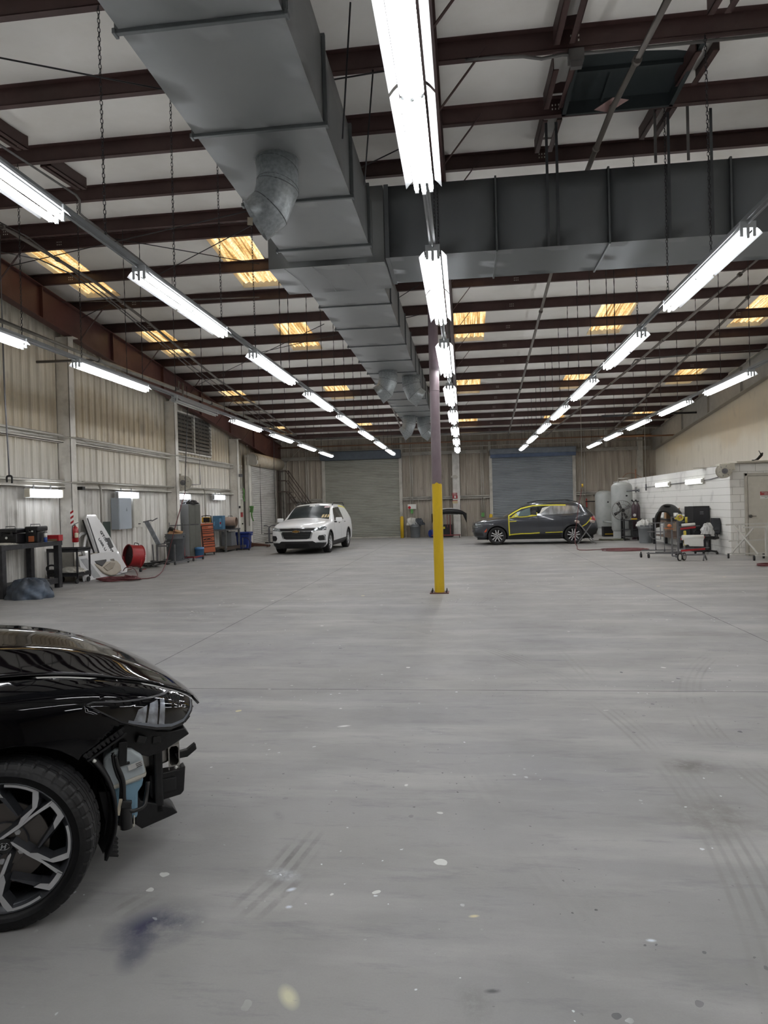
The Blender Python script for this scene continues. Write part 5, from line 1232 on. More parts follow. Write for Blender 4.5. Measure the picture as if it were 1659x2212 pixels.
SGW = [(-0.80, 1.13), (-1.05, 1.36), (-1.38, 1.58), (-1.8, 1.61), (-2.35, 1.62), (-2.35, 1.15), (-1.5, 1.13)]
SGR = [(-2.42, 1.62), (-3.05, 1.60), (-3.75, 1.53), (-3.92, 1.40), (-3.8, 1.22), (-3.1, 1.17), (-2.42, 1.155)]
m_vin = M('window_tint', '1d2022', 0.1, var=0.2, scale=3, coat=1)
for F_, s in ((NEARS, -1), (FARS, 1)):
    patch(b3, SGW, 'xz', F_, 0.003, 'front_side_window', m_vin, CAR3)
    g = patch(b3, SGR, 'xz', F_, 0.003, 'rear_side_window', m_vin if s < 0 else M('masked_window', 'cfd0cc', 0.5), CAR3)
    patch(b3, strip([(-0.62, 0.40), (-0.66, 1.08)], 0.008), 'xz', F_, 0.002, 'door_gap', m_dark, CAR3); patch(b3, strip([(-1.72, 0.35), (-1.74, 1.1)], 0.008), 'xz', F_, 0.002, 'door_gap', m_dark, CAR3)
    patch(b3, [(-0.45, 0.1), (-2.6, 0.1), (-2.6, 0.44), (-0.45, 0.40)], 'xz', F_, 0.004, 'sill_cladding', m_plas, CAR3)
    for cx in (0, -3.07):
        patch(b3, circle(cx, 0.38, 0.455, 40), 'xz', F_, 0.005, 'arch_cladding', m_plas, CAR3)
for o in list(KIDS[CAR3.name]):
    if o.name.startswith('arch_cladding'):
        for cx in (0, -3.07): cut_away(o.data, circle(cx, 0.38, 0.415, 36), 'xz', ANY)
patch(b3, strip([(-2.40, 1.66), (-3.1, 1.635), (-3.85, 1.55), (-4.0, 1.3), (-4.05, 1.0)], 0.05), 'xz', FARS, 0.008, 'masking_tape', m_tape, CAR3)
patch(b3, [(-0.52, -0.80), (-0.50, 0.0), (-0.52, 0.80), (-1.36, 0.665), (-1.38, 0), (-1.36, -0.665)], 'xy', lambda c, n: n.z > 0.2 and c.z > 1.1, 0.003, 'windscreen', M('windscreen_dark', '2f3536', 0.28, var=0.5, scale=2.5, spec=0.12), CAR3)
WSF = lambda c, n: n.x > 0.1 and c.z > 1.15
patch(b3, [(0.48, 1.60), (0.66, 1.60), (0.66, 1.65), (0.48, 1.65)], 'yz', WSF, 0.006, 'screen_sticker', M('sticker_pink', 'e3c9cc', 0.5), CAR3)
for a in (0.50, 0.60, 0.70): patch(b3, [(a, 1.24), (a + 0.07, 1.25), (a + 0.08, 1.36), (a + 0.01, 1.34)], 'yz', WSF, 0.006, 'paint_code_note', M('note_cream', 'cbb98c', 0.6), CAR3)
patch(b3, [(-0.12, 1.66), (0.10, 1.66), (0.08, 1.70), (-0.10, 1.70)], 'yz', WSF, 0.006, 'mirror_mount', m_white, CAR3)
F3 = lambda c, n: n.x > 0.12 and c.x > 0.3
m_lamp = M('lamp_clear', '9aa0a4', 0.1, 0.5, var=0.7, scale=18, coat=1)
patch(b3, [(-0.99, 0.05), (0.99, 0.05), (0.99, 0.40), (0.66, 0.40), (0.56, 0.46), (-0.56, 0.46), (-0.66, 0.40), (-0.99, 0.40)], 'yz', F3, 0.004, 'lower_bumper', m_plas, CAR3)
patch(b3, [(-0.45, 0.24), (0.45, 0.24), (0.40, 0.38), (-0.40, 0.38)], 'yz', F3, 0.008, 'lower_grille', m_dark, CAR3)
patch(b3, [(-0.55, 0.80), (-0.45, 0.55), (-0.36, 0.53), (0.36, 0.53), (0.45, 0.55), (0.55, 0.80)], 'yz', F3, 0.004, 'grille', m_dark, CAR3)
for z in (0.58, 0.635, 0.69, 0.745): patch(b3, strip([(-0.50 - (z - 0.7) * 0.3, z), (0.50 + (z - 0.7) * 0.3, z)], 0.018), 'yz', F3, 0.010, 'grille_bar', M('grille_bar_grey', '4c4e50', 0.3, 0.5), CAR3)
patch(b3, [(-0.98, 0.83), (-0.6, 0.815), (0.6, 0.815), (0.98, 0.83), (0.98, 0.86), (0.6, 0.915), (-0.6, 0.915), (-0.98, 0.86)], 'yz', F3, 0.003, 'upper_grille', m_plas, CAR3)
for z, w in ((0.80, 0.02), (0.905, 0.012)): patch(b3, strip([(-0.64, z), (0.64, z)], w), 'yz', F3, 0.012, 'chrome_bar', m_chrome, CAR3)
for s in (-1, 1):
    q = lambda pts: [(s * a, b) for a, b in pts]
    patch(b3, q([(0.58, 0.83), (0.66, 0.825), (0.92, 0.845), (0.985, 0.90), (0.985, 0.965), (0.82, 0.935), (0.64, 0.90)]), 'yz', F3, 0.010, 'headlight', m_lamp, CAR3)
    patch(b3, q([(0.53, 0.80), (0.58, 0.80), (0.50, 0.54), (0.455, 0.55)]), 'yz', F3, 0.010, 'chrome_surround', m_chrome, CAR3)
    patch(b3, q([(0.72, 0.56), (0.76, 0.65), (0.90, 0.66), (0.93, 0.60), (0.93, 0.48), (0.76, 0.48)]), 'yz', F3, 0.008, 'fog_lamp_pocket', m_plas, CAR3)
    patch(b3, strip(q([(0.905, 0.67), (0.945, 0.66), (0.945, 0.47), (0.78, 0.465)]), 0.02), 'yz', F3, 0.012, 'fog_trim', m_chrome, CAR3)
    patch(b3, strip(q([(0.66, 0.41), (0.80, 0.415), (0.96, 0.43)]), 0.02), 'yz', F3, 0.012, 'bumper_trim', m_chrome, CAR3)
    m_ = MB().cbox((-0.78, s * 1.12, 1.16), (0.10, 0.24, 0.16)); m_.ob('door_mirror', m_wht, CAR3, bevel=0.035, seg=3)
    MB().cbox((-0.74, s * 0.99, 1.08), (0.06, 0.12, 0.05)).ob('mirror_arm', m_plas, CAR3, bevel=0.01)
    MB().bar((-1.55, s * 0.70, 1.70), (-1.75, s * 0.70, 1.79), 0.035, 0.03).bar((-1.75, s * 0.70, 1.79), (-3.4, s * 0.69, 1.79), 0.035, 0.03).bar((-3.4, s * 0.69, 1.79), (-3.7, s * 0.68, 1.70), 0.035, 0.03).ob('roof_rail', m_black, CAR3)
    MB().cbox((-1.35, s * 1.0, 1.03), (0.16, 0.03, 0.03)).ob('door_handle', m_chrome, CAR3, bevel=0.006); MB().cbox((-2.35, s * 0.995, 1.05), (0.16, 0.03, 0.03)).ob('door_handle', m_chrome, CAR3, bevel=0.006)
bow = [(-0.125, 0.775), (-0.05, 0.775), (-0.05, 0.76), (0.05, 0.76), (0.05, 0.775), (0.125, 0.775), (0.125, 0.80), (0.11, 0.825), (0.045, 0.825), (0.045, 0.84), (-0.045, 0.84), (-0.045, 0.825), (-0.11, 0.825), (-0.125, 0.80)]
MB().prism(bow, 1.055, 1.075, 'yz').ob('front_badge', M('badge_gold', 'b08a4a', 0.25, 0.7), CAR3)
MB().prism([(a * 1.12, 0.80 + (b - 0.80) * 1.22) for a, b in bow], 1.045, 1.062, 'yz').ob('badge_surround', m_chrome, CAR3)
for F_ in (NEARS, FARS):
    for cx in (0, -3.07): cut_away(b3, circle(cx, 0.38, 0.415, 36), 'xz', F_)
for o in list(KIDS[CAR3.name]):
    if o.name.startswith(('lower_bumper', 'sill_cladding')):
        for cx in (0, -3.07): cut_away(o.data, circle(cx, 0.38, 0.415, 36), 'xz', ANY)
link('body_shell', b3, m_wht, CAR3)
for s in (-1, 1):
    for cx in (0, -3.07):
        arch_liner(CAR3, cx, 0.38, 0.43, s * 0.95, s * 0.55); wheel(CAR3, (cx, s * 0.855, 0.375), 0.375, 0.245, 0.235, 'grey', s, 0, 'wheel')
MB().box(-4.0, 0.8, -0.8, 0.8, 0.2, 0.34).ob('underbody', m_dark, CAR3)
# ============================================================= small builders shared by the props
m_bsteel = M('black_painted_steel', '232326', 0.45, var=0.25, scale=8, dirt=('55565a', 0.35, 9)); m_steel = M('bare_steel', '8b8c8d', 0.35, 0.7, var=0.2, scale=10)
m_gst = M('grey_tube_steel', '77777a', 0.4, 0.5, var=0.2, scale=8); m_rubber = M('caster_rubber', '202022', 0.6); m_hr = M('air_hose_red', '6a3438', 0.45, var=0.2, scale=8)
m_lamp2 = M('lit_diffuser', 'f6f9ff', 0.4, var=0, emit=7.0)
def caster(parent, x, y, z=0.0, r=0.045, mat=None):
    c = MB().cyl((x - 0.015, y, z + r), (x + 0.015, y, z + r), r, n=14).ob('caster', mat or m_rubber, parent)
    return c
def four_legs(parent, x0, x1, y0, y1, h, w, mat, z0=0.0, name='leg'):
    for x in (x0, x1):
        for y in (y0, y1): MB().box(x - w / 2, x + w / 2, y - w / 2, y + w / 2, z0, h).ob(name, mat, parent, bevel=0.003)
def bin_round(name, label, loc, r, h, mat, lidded=False, square=False, cat='bin'):
    t = thing(name, label, cat, loc)
    MB().lathe([(r * 0.0, 0.01), (r * 0.84, 0.0), (r * 0.86, 0.03), (r * 0.97, h * 0.80), (r * 1.02, h * 0.81), (r * 1.02, h * 0.84), (r, h * 0.86), (r * 1.03, h * 0.97), (r * 1.07, h), (r * 1.0, h), (r * 0.96, h * 0.86), (r * 0.84, 0.05), (0, 0.04)], n=28).ob('bin_body', mat, t)
    for s in (-1, 1): MB().cbox((s * r * 1.02, 0, h * 0.9), (0.05, 0.12, 0.05)).ob('handle', mat, t, bevel=0.01)
    return t
def crumple(name, label, cat, loc, size, mat, seed=1, rough=0.25, rz=0.0):
    """creased bag or sheet heaped up"""
    rnd = random.Random(seed); ph = [rnd.uniform(0, 6) for _ in range(9)]; fr = [rnd.uniform(1.5, 5) for _ in range(9)]; mb = MB(); n, m_ = 30, 14
    def fn(u, v):
        a = 2 * pi * u; b = v * pi * 0.5; r = cos(b) ** 0.7; k = 1
        for i in range(4): k += rough * 0.35 * sin(fr[i] * 2 * a // 1 + fr[i] * a + ph[i] + 4 * b) * sin(fr[i + 4] * b * 2 + ph[i + 4])
        k += rough * 0.3 * abs(sin(a * 3.5 + ph[8] + 3 * b)) + rough * 0.15 * sin(9 * a + 5 * b)
        x, y, z = r * cos(a) * k, r * sin(a) * k, sin(b) * (0.8 + 0.3 * k - 0.3)
        return (x * size[0] / 2, y * size[1] / 2, max(0.0, z * size[2]))
    mb.grid(fn, n * 2, m_)
    o = mb.ob(name, mat, None, loc=loc, rot=(0, 0, rz)); return tag(o, label, cat)
def coil(pts, r, name, label, mat, cat='hose'):
    return tag(MB().tube(pts, r, 7).ob(name, mat), label, cat)

# ============================================================= left wall: things fixed to it
def wall_light(y0, y1, z, label, tubes=True):
    t = thing('wall_light', label, 'wall light', (-9.44, (y0 + y1) / 2, z)); L_ = (y1 - y0) / 2
    MB().box(-0.08, -0.05, -L_, L_, -0.10, 0.10).ob('back_pan', m_refl, t, bevel=0.005)
    if tubes:
        for z_ in (-0.06, 0.0, 0.06): MB().cyl((0, -L_ + 0.03, z_), (0, L_ - 0.03, z_), 0.018, n=10).ob('tube', m_lamp2, t)
        for s in (-1, 1): MB().box(-0.05, 0.03, s * L_ - 0.012, s * L_ + 0.012, -0.09, 0.09).ob('end_cap', m_end, t)
    else:
        MB().box(-0.05, 0.06, -L_ + 0.01, L_ - 0.01, -0.09, 0.09).ob('diffuser', m_lamp2, t, bevel=0.03)
        for s in (-1, 1): MB().box(-0.06, 0.065, s * L_ - 0.02, s * L_ + 0.02, -0.095, 0.095).ob('end_cap', M('cap_cream', 'd6d0bf', 0.4), t, bevel=0.01)
    for s in (-0.5, 0.5): MB().box(-0.07, -0.04, s * L_ - 0.01, s * L_ + 0.01, 0.09, 0.2).ob('bracket', m_steel, t)
    return t
wall_light(13.85, 15.1, 2.09, 'lit closed wall light over the black workbench', False)
wall_light(17.75, 18.95, 2.10, 'lit three-tube wall light above the electrical panels')
wall_light(21.6, 22.75, 2.10, 'lit three-tube wall light behind the steel cabinet')
wall_light(25.0, 26.2, 2.11, 'lit three-tube wall light above the bench with the heater')
m_pipe = M('wall_conduit', 'b5b2aa', 0.45, 0.3, var=0.1)
def pipe(name, label, pts, r, mat=None, cat='pipe'):
    return tag(MB().tube(pts, r, 8).ob(name, mat or m_pipe), label, cat)
pipe('wall_conduit', 'pale conduit running under the lower girt along the left wall', [(-9.42, 8, 2.36), (-9.42, 15.2, 2.36), (-9.26, 15.4, 2.36), (-9.26, 15.8, 2.36), (-9.42, 16.0, 2.4), (-9.42, 27.2, 2.42)], 0.022)
pipe('wall_conduit', 'pale conduit running along the upper girt of the left wall', [(-9.42, 8, 3.42), (-9.3, 15.2, 3.43), (-9.3, 15.8, 3.45), (-9.42, 16.2, 3.42), (-9.42, 21, 3.44), (-9.3, 21.5, 3.44), (-9.42, 27.2, 3.44)], 0.018)
pipe('wall_conduit', 'vertical conduit dropping from the lower girt behind the white doors', [(-9.42, 16.75, 2.36), (-9.42, 16.85, 2.25), (-9.42, 16.85, 1.2)], 0.028)
pipe('wall_conduit', 'thin vertical conduit right of the wall hose reel', [(-9.4, 23.6, 4.6), (-9.4, 23.6, 2.55), (-9.4, 22.4, 2.5)], 0.018, m_gst)
pipe('wall_conduit', 'vertical conduit dropping beside the steel cabinet', [(-9.42, 23.9, 2.4), (-9.42, 24.05, 2.3), (-9.42, 24.05, 1.1)], 0.022)
pipe('wall_conduit', 'conduit dropping past the service door from the rafter', [(-9.35, 27.9, 4.3), (-9.4, 28.1, 3.9), (-9.4, 28.1, 2.5)], 0.018)
pipe('wall_conduit', 'tall pipe beside the left roller door', [(-9.3, 28.75, 4.4), (-9.3, 28.8, 3.8), (-9.3, 28.8, 0.9)], 0.022)
pipe('wall_conduit', 'horizontal steel strut sticking out over the wall light', [(-9.5, 24.2, 2.22), (-9.3, 24.9, 2.1)], 0.012)
# fire extinguisher and its striped marker
e = thing('fire_extinguisher', 'red fire extinguisher hung on the first white wall column', 'fire extinguisher', (-9.24, 15.32, 0.93))
m_er = M('extinguisher_red', 'a81a20', 0.25, var=0.05, coat=0.6)
MB().lathe([(0, 0), (0.06, 0), (0.075, 0.02), (0.075, 0.30), (0.06, 0.35), (0.025, 0.38), (0.02, 0.40)], n=20).ob('cylinder', m_er, e)
MB().cbox((0.05, -0.03, 0.17), (0.05, 0.09, 0.12)).ob('printed_label', M('label_cream', 'd8cfb4', 0.5), e, bevel=0.01)
MB().cyl((0, 0, 0.40), (0, 0, 0.44), 0.018, n=10).cbox((0.03, 0, 0.45), (0.12, 0.02, 0.015), (0, -0.3, 0)).ob('valve_handle', m_steel, e)
MB().tube(spline([(0, -0.02, 0.42), (0, -0.10, 0.38), (0, -0.12, 0.25), (0, -0.09, 0.1)], 5), 0.010, 7).ob('discharge_hose', m_hose, e)
mk = tag(MB().box(-9.322, -9.318, 15.26, 15.40, 1.34, 1.70).ob('striped_marker', m_white), 'red and white striped marker strip above the fire extinguisher', 'marker')
for i in range(3):
    z = 1.36 + i * 0.12; MB().raw([(-9.316, 15.262, z), (-9.316, 15.398, z + 0.05), (-9.316, 15.398, z + 0.105), (-9.316, 15.262, z + 0.055)], [(0, 1, 2, 3)]).ob('red_stripe', m_er, mk)
# electrical panels
m_pan = M('panel_grey', 'a9b2bb', 0.4, var=0.05, scale=3); m_pan2 = M('panel_cream', 'c8c6be', 0.45)
ep = thing('electrical_panel', 'tall blue grey electrical panel box on the left wall under the second wall light', 'electrical panel', (-9.5, 18.1, 1.15))
MB().box(-0.1, 0.12, -0.42, 0.30, 0, 0.87).ob('box', m_pan, ep, bevel=0.006); MB().box(0.12, 0.13, -0.40, 0.28, 0.02, 0.85).ob('door', m_pan, ep, bevel=0.003)
MB().prism([(-0.03, 0.50), (0.05, 0.50), (0.01, 0.60)], 0.131, 0.133, 'yz').ob('warning_mark', M('mark_grey', '7d8890', 0.5), ep)
ep2 = thing('electrical_panel', 'cream electrical panel box right of the blue grey one', 'electrical panel', (-9.5, 18.85, 1.17))
MB().box(-0.1, 0.09, -0.28, 0.25, 0, 0.84).ob('box', m_pan2, ep2, bevel=0.006); MB().box(0.09, 0.10, -0.26, 0.23, 0.02, 0.82).ob('door', m_pan2, ep2, bevel=0.003); MB().box(0.1, 0.104, -0.02, 0.12, 0.09, 0.12).ob('small_label', m_black, ep2)
tag(MB().box(-9.58, -9.45, 16.45, 16.62, 1.17, 1.42).box(-9.69, -9.58, 16.5, 16.57, 1.25, 1.35).ob('switch_box', m_dark), 'small black switch box behind the leaning white parts', 'switch')
tag(MB().box(-9.7, -9.45, 16.95, 17.35, 0.95, 1.38).ob('green_box', M('dark_green', '22332b', 0.4)), 'dark green box on the wall behind the leaning tailgate', 'box')
# wall hose reel
def reel(loc, r, w, label, mat, axis_rz=0.0, mount=None):
    t = thing('hose_reel', label, 'hose reel', loc, axis_rz)
    MB().cyl((0, -w / 2, 0), (0, -w / 2 - 0.012, 0), r, n=40).cyl((0, -w / 2 - 0.012, 0), (0, -w / 2 - 0.02, 0), r * 0.92, r * 0.9, n=40).ob('front_disc', mat, t)
    MB().cyl((0, w / 2, 0), (0, w / 2 + 0.012, 0), r, n=40).ob('rear_disc', mat, t)
    MB().cyl((0, -w / 2, 0), (0, w / 2, 0), r * 0.8, n=32).ob('wound_hose', m_hose, t)
    MB().cyl((0, -w / 2 - 0.02, 0), (0, -w / 2 - 0.06, 0), r * 0.38, n=24).cyl((0, -w / 2 - 0.05, 0), (0, -w / 2 - 0.10, 0), r * 0.18, n=16).ob('hub', m_gst, t)
    for k in range(6):
        a = k * pi / 3 + 0.2; MB().bar((r * 0.6 * cos(a), -w / 2 - 0.022, r * 0.6 * sin(a)), (r * 0.82 * cos(a), -w / 2 - 0.022, r * 0.82 * sin(a)), 0.012).ob('spoke_slot', m_gst, t)
    if mount: MB().box(*mount).ob('mount_bracket', mat, t, bevel=0.01)
    return t
m_reel = M('reel_cream', 'bfbbae', 0.5, dirt=('8f8b80', 0.4, 6))
reel((-9.22, 21.75, 2.55), 0.235, 0.16, 'pale round hose reel mounted on the second white wall column', m_reel, 0.1, (-0.2, -0.08, -0.05, 0.05, -0.3, 0.3))

# ============================================================= workbench corner
wb = thing('workbench', 'black painted steel workbench with a scuffed top by the left wall', 'workbench', (-9.2, 13.2, 0))
MB().box(-0.42, 0.36, -1.05, 0.95, 0.93, 1.03).ob('worktop', m_bsteel, wb, bevel=0.006)
four_legs(wb, -0.36, 0.29, -0.97, 0.87, 0.93, 0.12, m_bsteel)
MB().box(-0.36, 0.29, -0.97, 0.87, 0.16, 0.2).ob('lower_shelf', m_bsteel, wb); MB().box(0.27, 0.33, -0.9, 0.8, 0.10, 0.22).ob('bottom_rail', m_bsteel, wb, bevel=0.004)
for x in (-0.36, 0.29): caster(wb, x, 0.95, 0, 0.05)
def toolcase(name, label, loc, w, d, h, rz=0.0, sticker=None):
    t = thing(name, label, 'tool case', loc, rz); m_ = M('case_black', '17171a', 0.4, var=0.2, scale=10, bump=0.1)
    MB().box(-w / 2, w / 2, -d / 2, d / 2, 0, h * 0.66).ob('case_body', m_, t, bevel=0.02, seg=3)
    MB().box(-w / 2 - 0.01, w / 2 + 0.01, -d / 2 - 0.01, d / 2 + 0.01, h * 0.68, h).ob('lid', m_, t, bevel=0.03, seg=3)
    for s in (-0.28, 0.28): MB().box(s * w - 0.025, s * w + 0.025, -d / 2 - 0.025, -d / 2, h * 0.5, h * 0.8).ob('latch', m_, t, bevel=0.005)
    MB().tube([(-0.1, -d * 0.1, h), (-0.1, -d * 0.1, h + 0.04), (0.1, -d * 0.1, h + 0.04), (0.1, -d * 0.1, h)], 0.01, 6).ob('handle', m_steel, t)
    for (x, z, r, m2) in sticker or (): MB().cyl((x, -d / 2 - 0.002, z), (x, -d / 2 - 0.008, z), r, n=20).ob('round_sticker', m2, t)
    return t
toolcase('tool_case', 'larger black tool case with a white round sticker on the workbench', (-9.33, 13.15, 1.03), 0.42, 0.36, 0.31, 0.05, [(0.0, 0.12, 0.025, m_white)])
c2 = toolcase('tool_case', 'smaller black tool case with an orange square sticker on the workbench', (-8.98, 13.45, 1.03), 0.27, 0.4, 0.34, 0.1, [(0.02, 0.24, 0.02, m_white)])
MB().box(-0.06, 0.06, -0.215, -0.208, 0.02, 0.14).ob('square_sticker', M('sticker_orange', 'a9603a', 0.5), c2, bevel=0.01)
sc = thing('spray_can', 'blue and white spray can on the workbench beside the cases', 'spray can', (-8.78, 13.45, 1.03)); m_can = M('can_blue', '2f4f93', 0.3)
MB().cyl((0, 0, 0), (0, 0, 0.10), 0.035, n=18).ob('can_body', m_can, sc); MB().cyl((0, 0, 0.10), (0, 0, 0.19), 0.035, n=18).ob('white_band', m_white, sc); MB().lathe([(0.035, 0.19), (0.02, 0.215), (0.015, 0.22), (0.015, 0.24), (0, 0.245)], n=14).ob('cap', m_steel, sc)
bx_ = tag(MB().box(-0.14, 0.14, -0.08, 0.08, 0, 0.13).ob('small_box', M('box_red', 'a8262c', 0.4), None, 0.004, loc=(-8.92, 14.0, 1.03)), 'red and cream cardboard box at the far end of the workbench', 'box')
MB().box(-0.142, 0.1, -0.083, -0.08, 0.0, 0.045).ob('lower_print', M('print_tan', '8a7a5c', 0.5), bx_)
crumple('rag', 'dirty white rag spread on the near end of the workbench', 'rag', (-9.12, 12.6, 1.03), (0.5, 0.3, 0.04), M('rag_white', 'bdbab0', 0.8), 3)
tag(MB().cbox((0, 0, 0.03), (0.13, 0.09, 0.06)).ob('tape_measure', M('tool_yellow', 'c9a52a', 0.4), None, 0.01, loc=(-9.5, 12.7, 1.03)), 'small yellow tool at the left edge of the workbench', 'tool')
# dark sheet heaped on the floor in front
crumple('tarpaulin', 'crumpled blue grey tarpaulin heaped on the floor before the workbench', 'tarpaulin', (-8.38, 12.3, 0), (0.80, 0.62, 0.48), M('tarp_blue_grey', '3c444f', 0.4, var=0.5, scale=3, dirt=('7b8ea6', 0.5, 2.5)), 13, 0.16, 0.2)
# black trolley behind the bench
ct = thing('utility_cart', 'black two-shelf utility cart beside the workbench', 'cart', (-9.2, 15.0, 0))
for z in (0.22, 0.78): MB().box(-0.40, 0.36, -0.28, 0.28, z, z + 0.015).box(-0.40, 0.36, -0.28, -0.265, z - 0.05, z + 0.04).box(0.345, 0.36, -0.28, 0.28, z - 0.05, z + 0.04).box(-0.40, 0.36, 0.265, 0.28, z - 0.05, z + 0.04).ob('shelf', m_bsteel, ct)
four_legs(ct, -0.38, 0.34, -0.26, 0.26, 0.8, 0.035, m_bsteel, 0.12)
for x in (-0.34, 0.31):
    for y in (-0.24, 0.24): caster(ct, x, y, 0, 0.06)
crumple('folded_cloth', 'pale cloth bundle on the lower shelf of the black cart', 'cloth', (-9.15, 15.0, 0.235), (0.55, 0.4, 0.16), M('rag_white', 'bdbab0'), 5)
tag(MB().tube([Vector((0.11 * cos(a), 0.03 * sin(2 * a), 0.11 + 0.10 * sin(a))) for a in [2 * pi * i / 24 for i in range(24)]], 0.022, 8, closed=True).cbox((0, 0, 0.06), (0.16, 0.12, 0.10)).ob('headphones', m_black, None, loc=(-9.42, 14.62, 0.235)), 'black headband shield on the lower shelf of the cart', 'ear muffs')
# ---- leaning white panels
m_pw = M('panel_white_paint', 'd9dadb', 0.25, var=0.03, coat=0.5)
def lean(name, label, cat, y0, y1, h, x_top, x_bot, outline):
    """flat body panel leaning back on the wall: outline in (along wall, up) 0..1"""
    t = thing(name, label, cat, (x_bot, y0, 0), 0); a = atan2(x_bot - x_top, h); W_ = y1 - y0; Hh = hypot(h, x_bot - x_top)
    mt = Matrix.Rotation(-a, 4, 'Y')
    for i, (pl, d0, d1, m_, nm) in enumerate(outline):
        MB().prism([(u * W_, v * Hh) for u, v in pl], d0, d1, 'yz', mt).ob(nm, m_, t, bevel=min(0.012, abs(d1 - d0) * 0.35), seg=3)
    return t, mt, W_, Hh
for (ya, yb, top, bot, lab) in ((15.45, 16.75, -9.56, -9.28, 'white car door shell with an empty window frame leaning nearest the extinguisher'), (15.75, 16.95, -9.5, -9.14, 'second white car door shell leaning in front of the first')):
    lean('car_door', lab, 'car door', ya, yb, 1.16, top, bot, [([(0, 0.02), (1, 0.02), (1, 0.52), (0.98, 0.62), (0, 0.60)], 0, 0.08, m_pw, 'door_skin'),
      ([(0.0, 0.60), (0.25, 0.88), (0.45, 0.98), (0.72, 0.99), (0.88, 0.86), (0.98, 0.62), (0.90, 0.62), (0.80, 0.82), (0.68, 0.93), (0.47, 0.92), (0.30, 0.84), (0.07, 0.60)], 0.01, 0.05, m_pw, 'window_frame'), ([(0.10, 0.48), (0.24, 0.48), (0.24, 0.51), (0.10, 0.51)], 0.08, 0.10, M('handle_chrome_dull', '7a7468', 0.3, 0.6), 'handle')])
lean('fender_panel', 'large flat white body panel standing low in front of the cart', 'car panel', 15.15, 16.95, 0.62, -9.1, -8.98, [([(0, 0.0), (1, 0.0), (1, 0.95), (0.6, 1.0), (0.0, 0.96)], 0, 0.03, m_pw, 'panel_skin'), ([(0.02, 0.85), (0.18, 0.85), (0.42, 0.05), (0.25, 0.05)], 0.03, 0.035, M('panel_band_grey', '9c9ea0', 0.3), 'inner_edge')])  # slanting band in a darker grey than the panel skin
tg, mt, W_, Hh = lean('tailgate', 'white tailgate leaning on the wall with black letters and a black handle', 'tailgate', 16.1, 17.25, 1.56, -9.52, -9.0,
     [([(0.0, 0.35), (0.0, 0.95), (0.08, 1.0), (0.42, 1.0), (0.60, 0.80), (0.78, 0.50), (1.0, 0.06), (0.92, 0.0), (0.72, 0.0), (0.45, 0.05), (0.22, 0.2)], 0, 0.09, m_pw, 'panel_skin'),
      ([(0.50, 0.60), (0.66, 0.60), (0.70, 0.44), (0.54, 0.42)], 0.09, 0.10, m_black, 'handle_recess'), ([(0.0, 0.36), (0.02, 0.94), (0.06, 0.94), (0.05, 0.36)], -0.05, 0.10, m_plas, 'rubber_seal')])
def on_lean(par, mt_, txt, u, v, size, rot, W_, Hh, off=0.094, sx=1.0):
    o = link('lettering', text_mesh(txt, size, 0.003, True), m_black, par)
    base = Matrix(((0, 0, 1), (1, 0, 0), (0, 1, 0))).to_4x4()
    o.matrix_local = mt_ @ Matrix.Translation((off, u * W_, v * Hh)) @ base @ Matrix.Rotation(rot, 4, 'Z') @ Matrix.Scale(sx, 4, (1, 0, 0)); return o
on_lean(tg, mt, 'GT/SI AWN', 0.50, 0.52, 0.14, -1.2, W_, Hh); on_lean(tg, mt, 'UIER U', 0.27, 0.50, 0.12, -1.2, W_, Hh)
dp = thing('door_trim_panel', 'tan and black inner door trim panel leaning on the tailgate', 'door trim', (-8.92, 15.55, 0))
mt = Matrix.Rotation(-0.42, 4, 'Y'); m_tan = M('trim_tan', 'a39b8d', 0.5, var=0.05)
def qt(p): return [((x - 930) / 400 * 1.45, (1350 - y) / 290 * 0.68) for x, y in p]
MB().prism(qt([(925, 1108), (960, 1085), (1100, 1055), (1160, 1050), (1200, 1100), (1290, 1200), (1310, 1250), (1290, 1310), (1200, 1345), (1130, 1345), (1060, 1300), (1000, 1220)]), 0, 0.06, 'yz', mt).ob('trim_board', m_tan, dp, bevel=0.02, seg=3)
MB().prism(qt([(960, 1105), (1100, 1065), (1150, 1060), (1168, 1110), (1140, 1180), (1060, 1230), (1010, 1190)]), 0.055, 0.075, 'yz', mt).ob('black_insert', m_plas, dp, bevel=0.008)
MB().prism(qt([(1180, 1120), (1250, 1160), (1250, 1190), (1200, 1180)]), 0.055, 0.072, 'yz', mt).ob('speaker_insert', M('trim_brown', '6d665c', 0.6), dp, bevel=0.004); MB().prism(qt([(1070, 1240), (1180, 1200), (1245, 1215), (1180, 1270), (1100, 1290)]), 0.055, 0.078, 'yz', mt).ob('door_pocket', M('pocket_tan', '8b8375', 0.5), dp, bevel=0.008)
MB().prism(qt([(1090, 1085), (1120, 1078), (1122, 1086), (1092, 1092)]), 0.075, 0.085, 'yz', mt).ob('door_lever', m_chrome, dp)
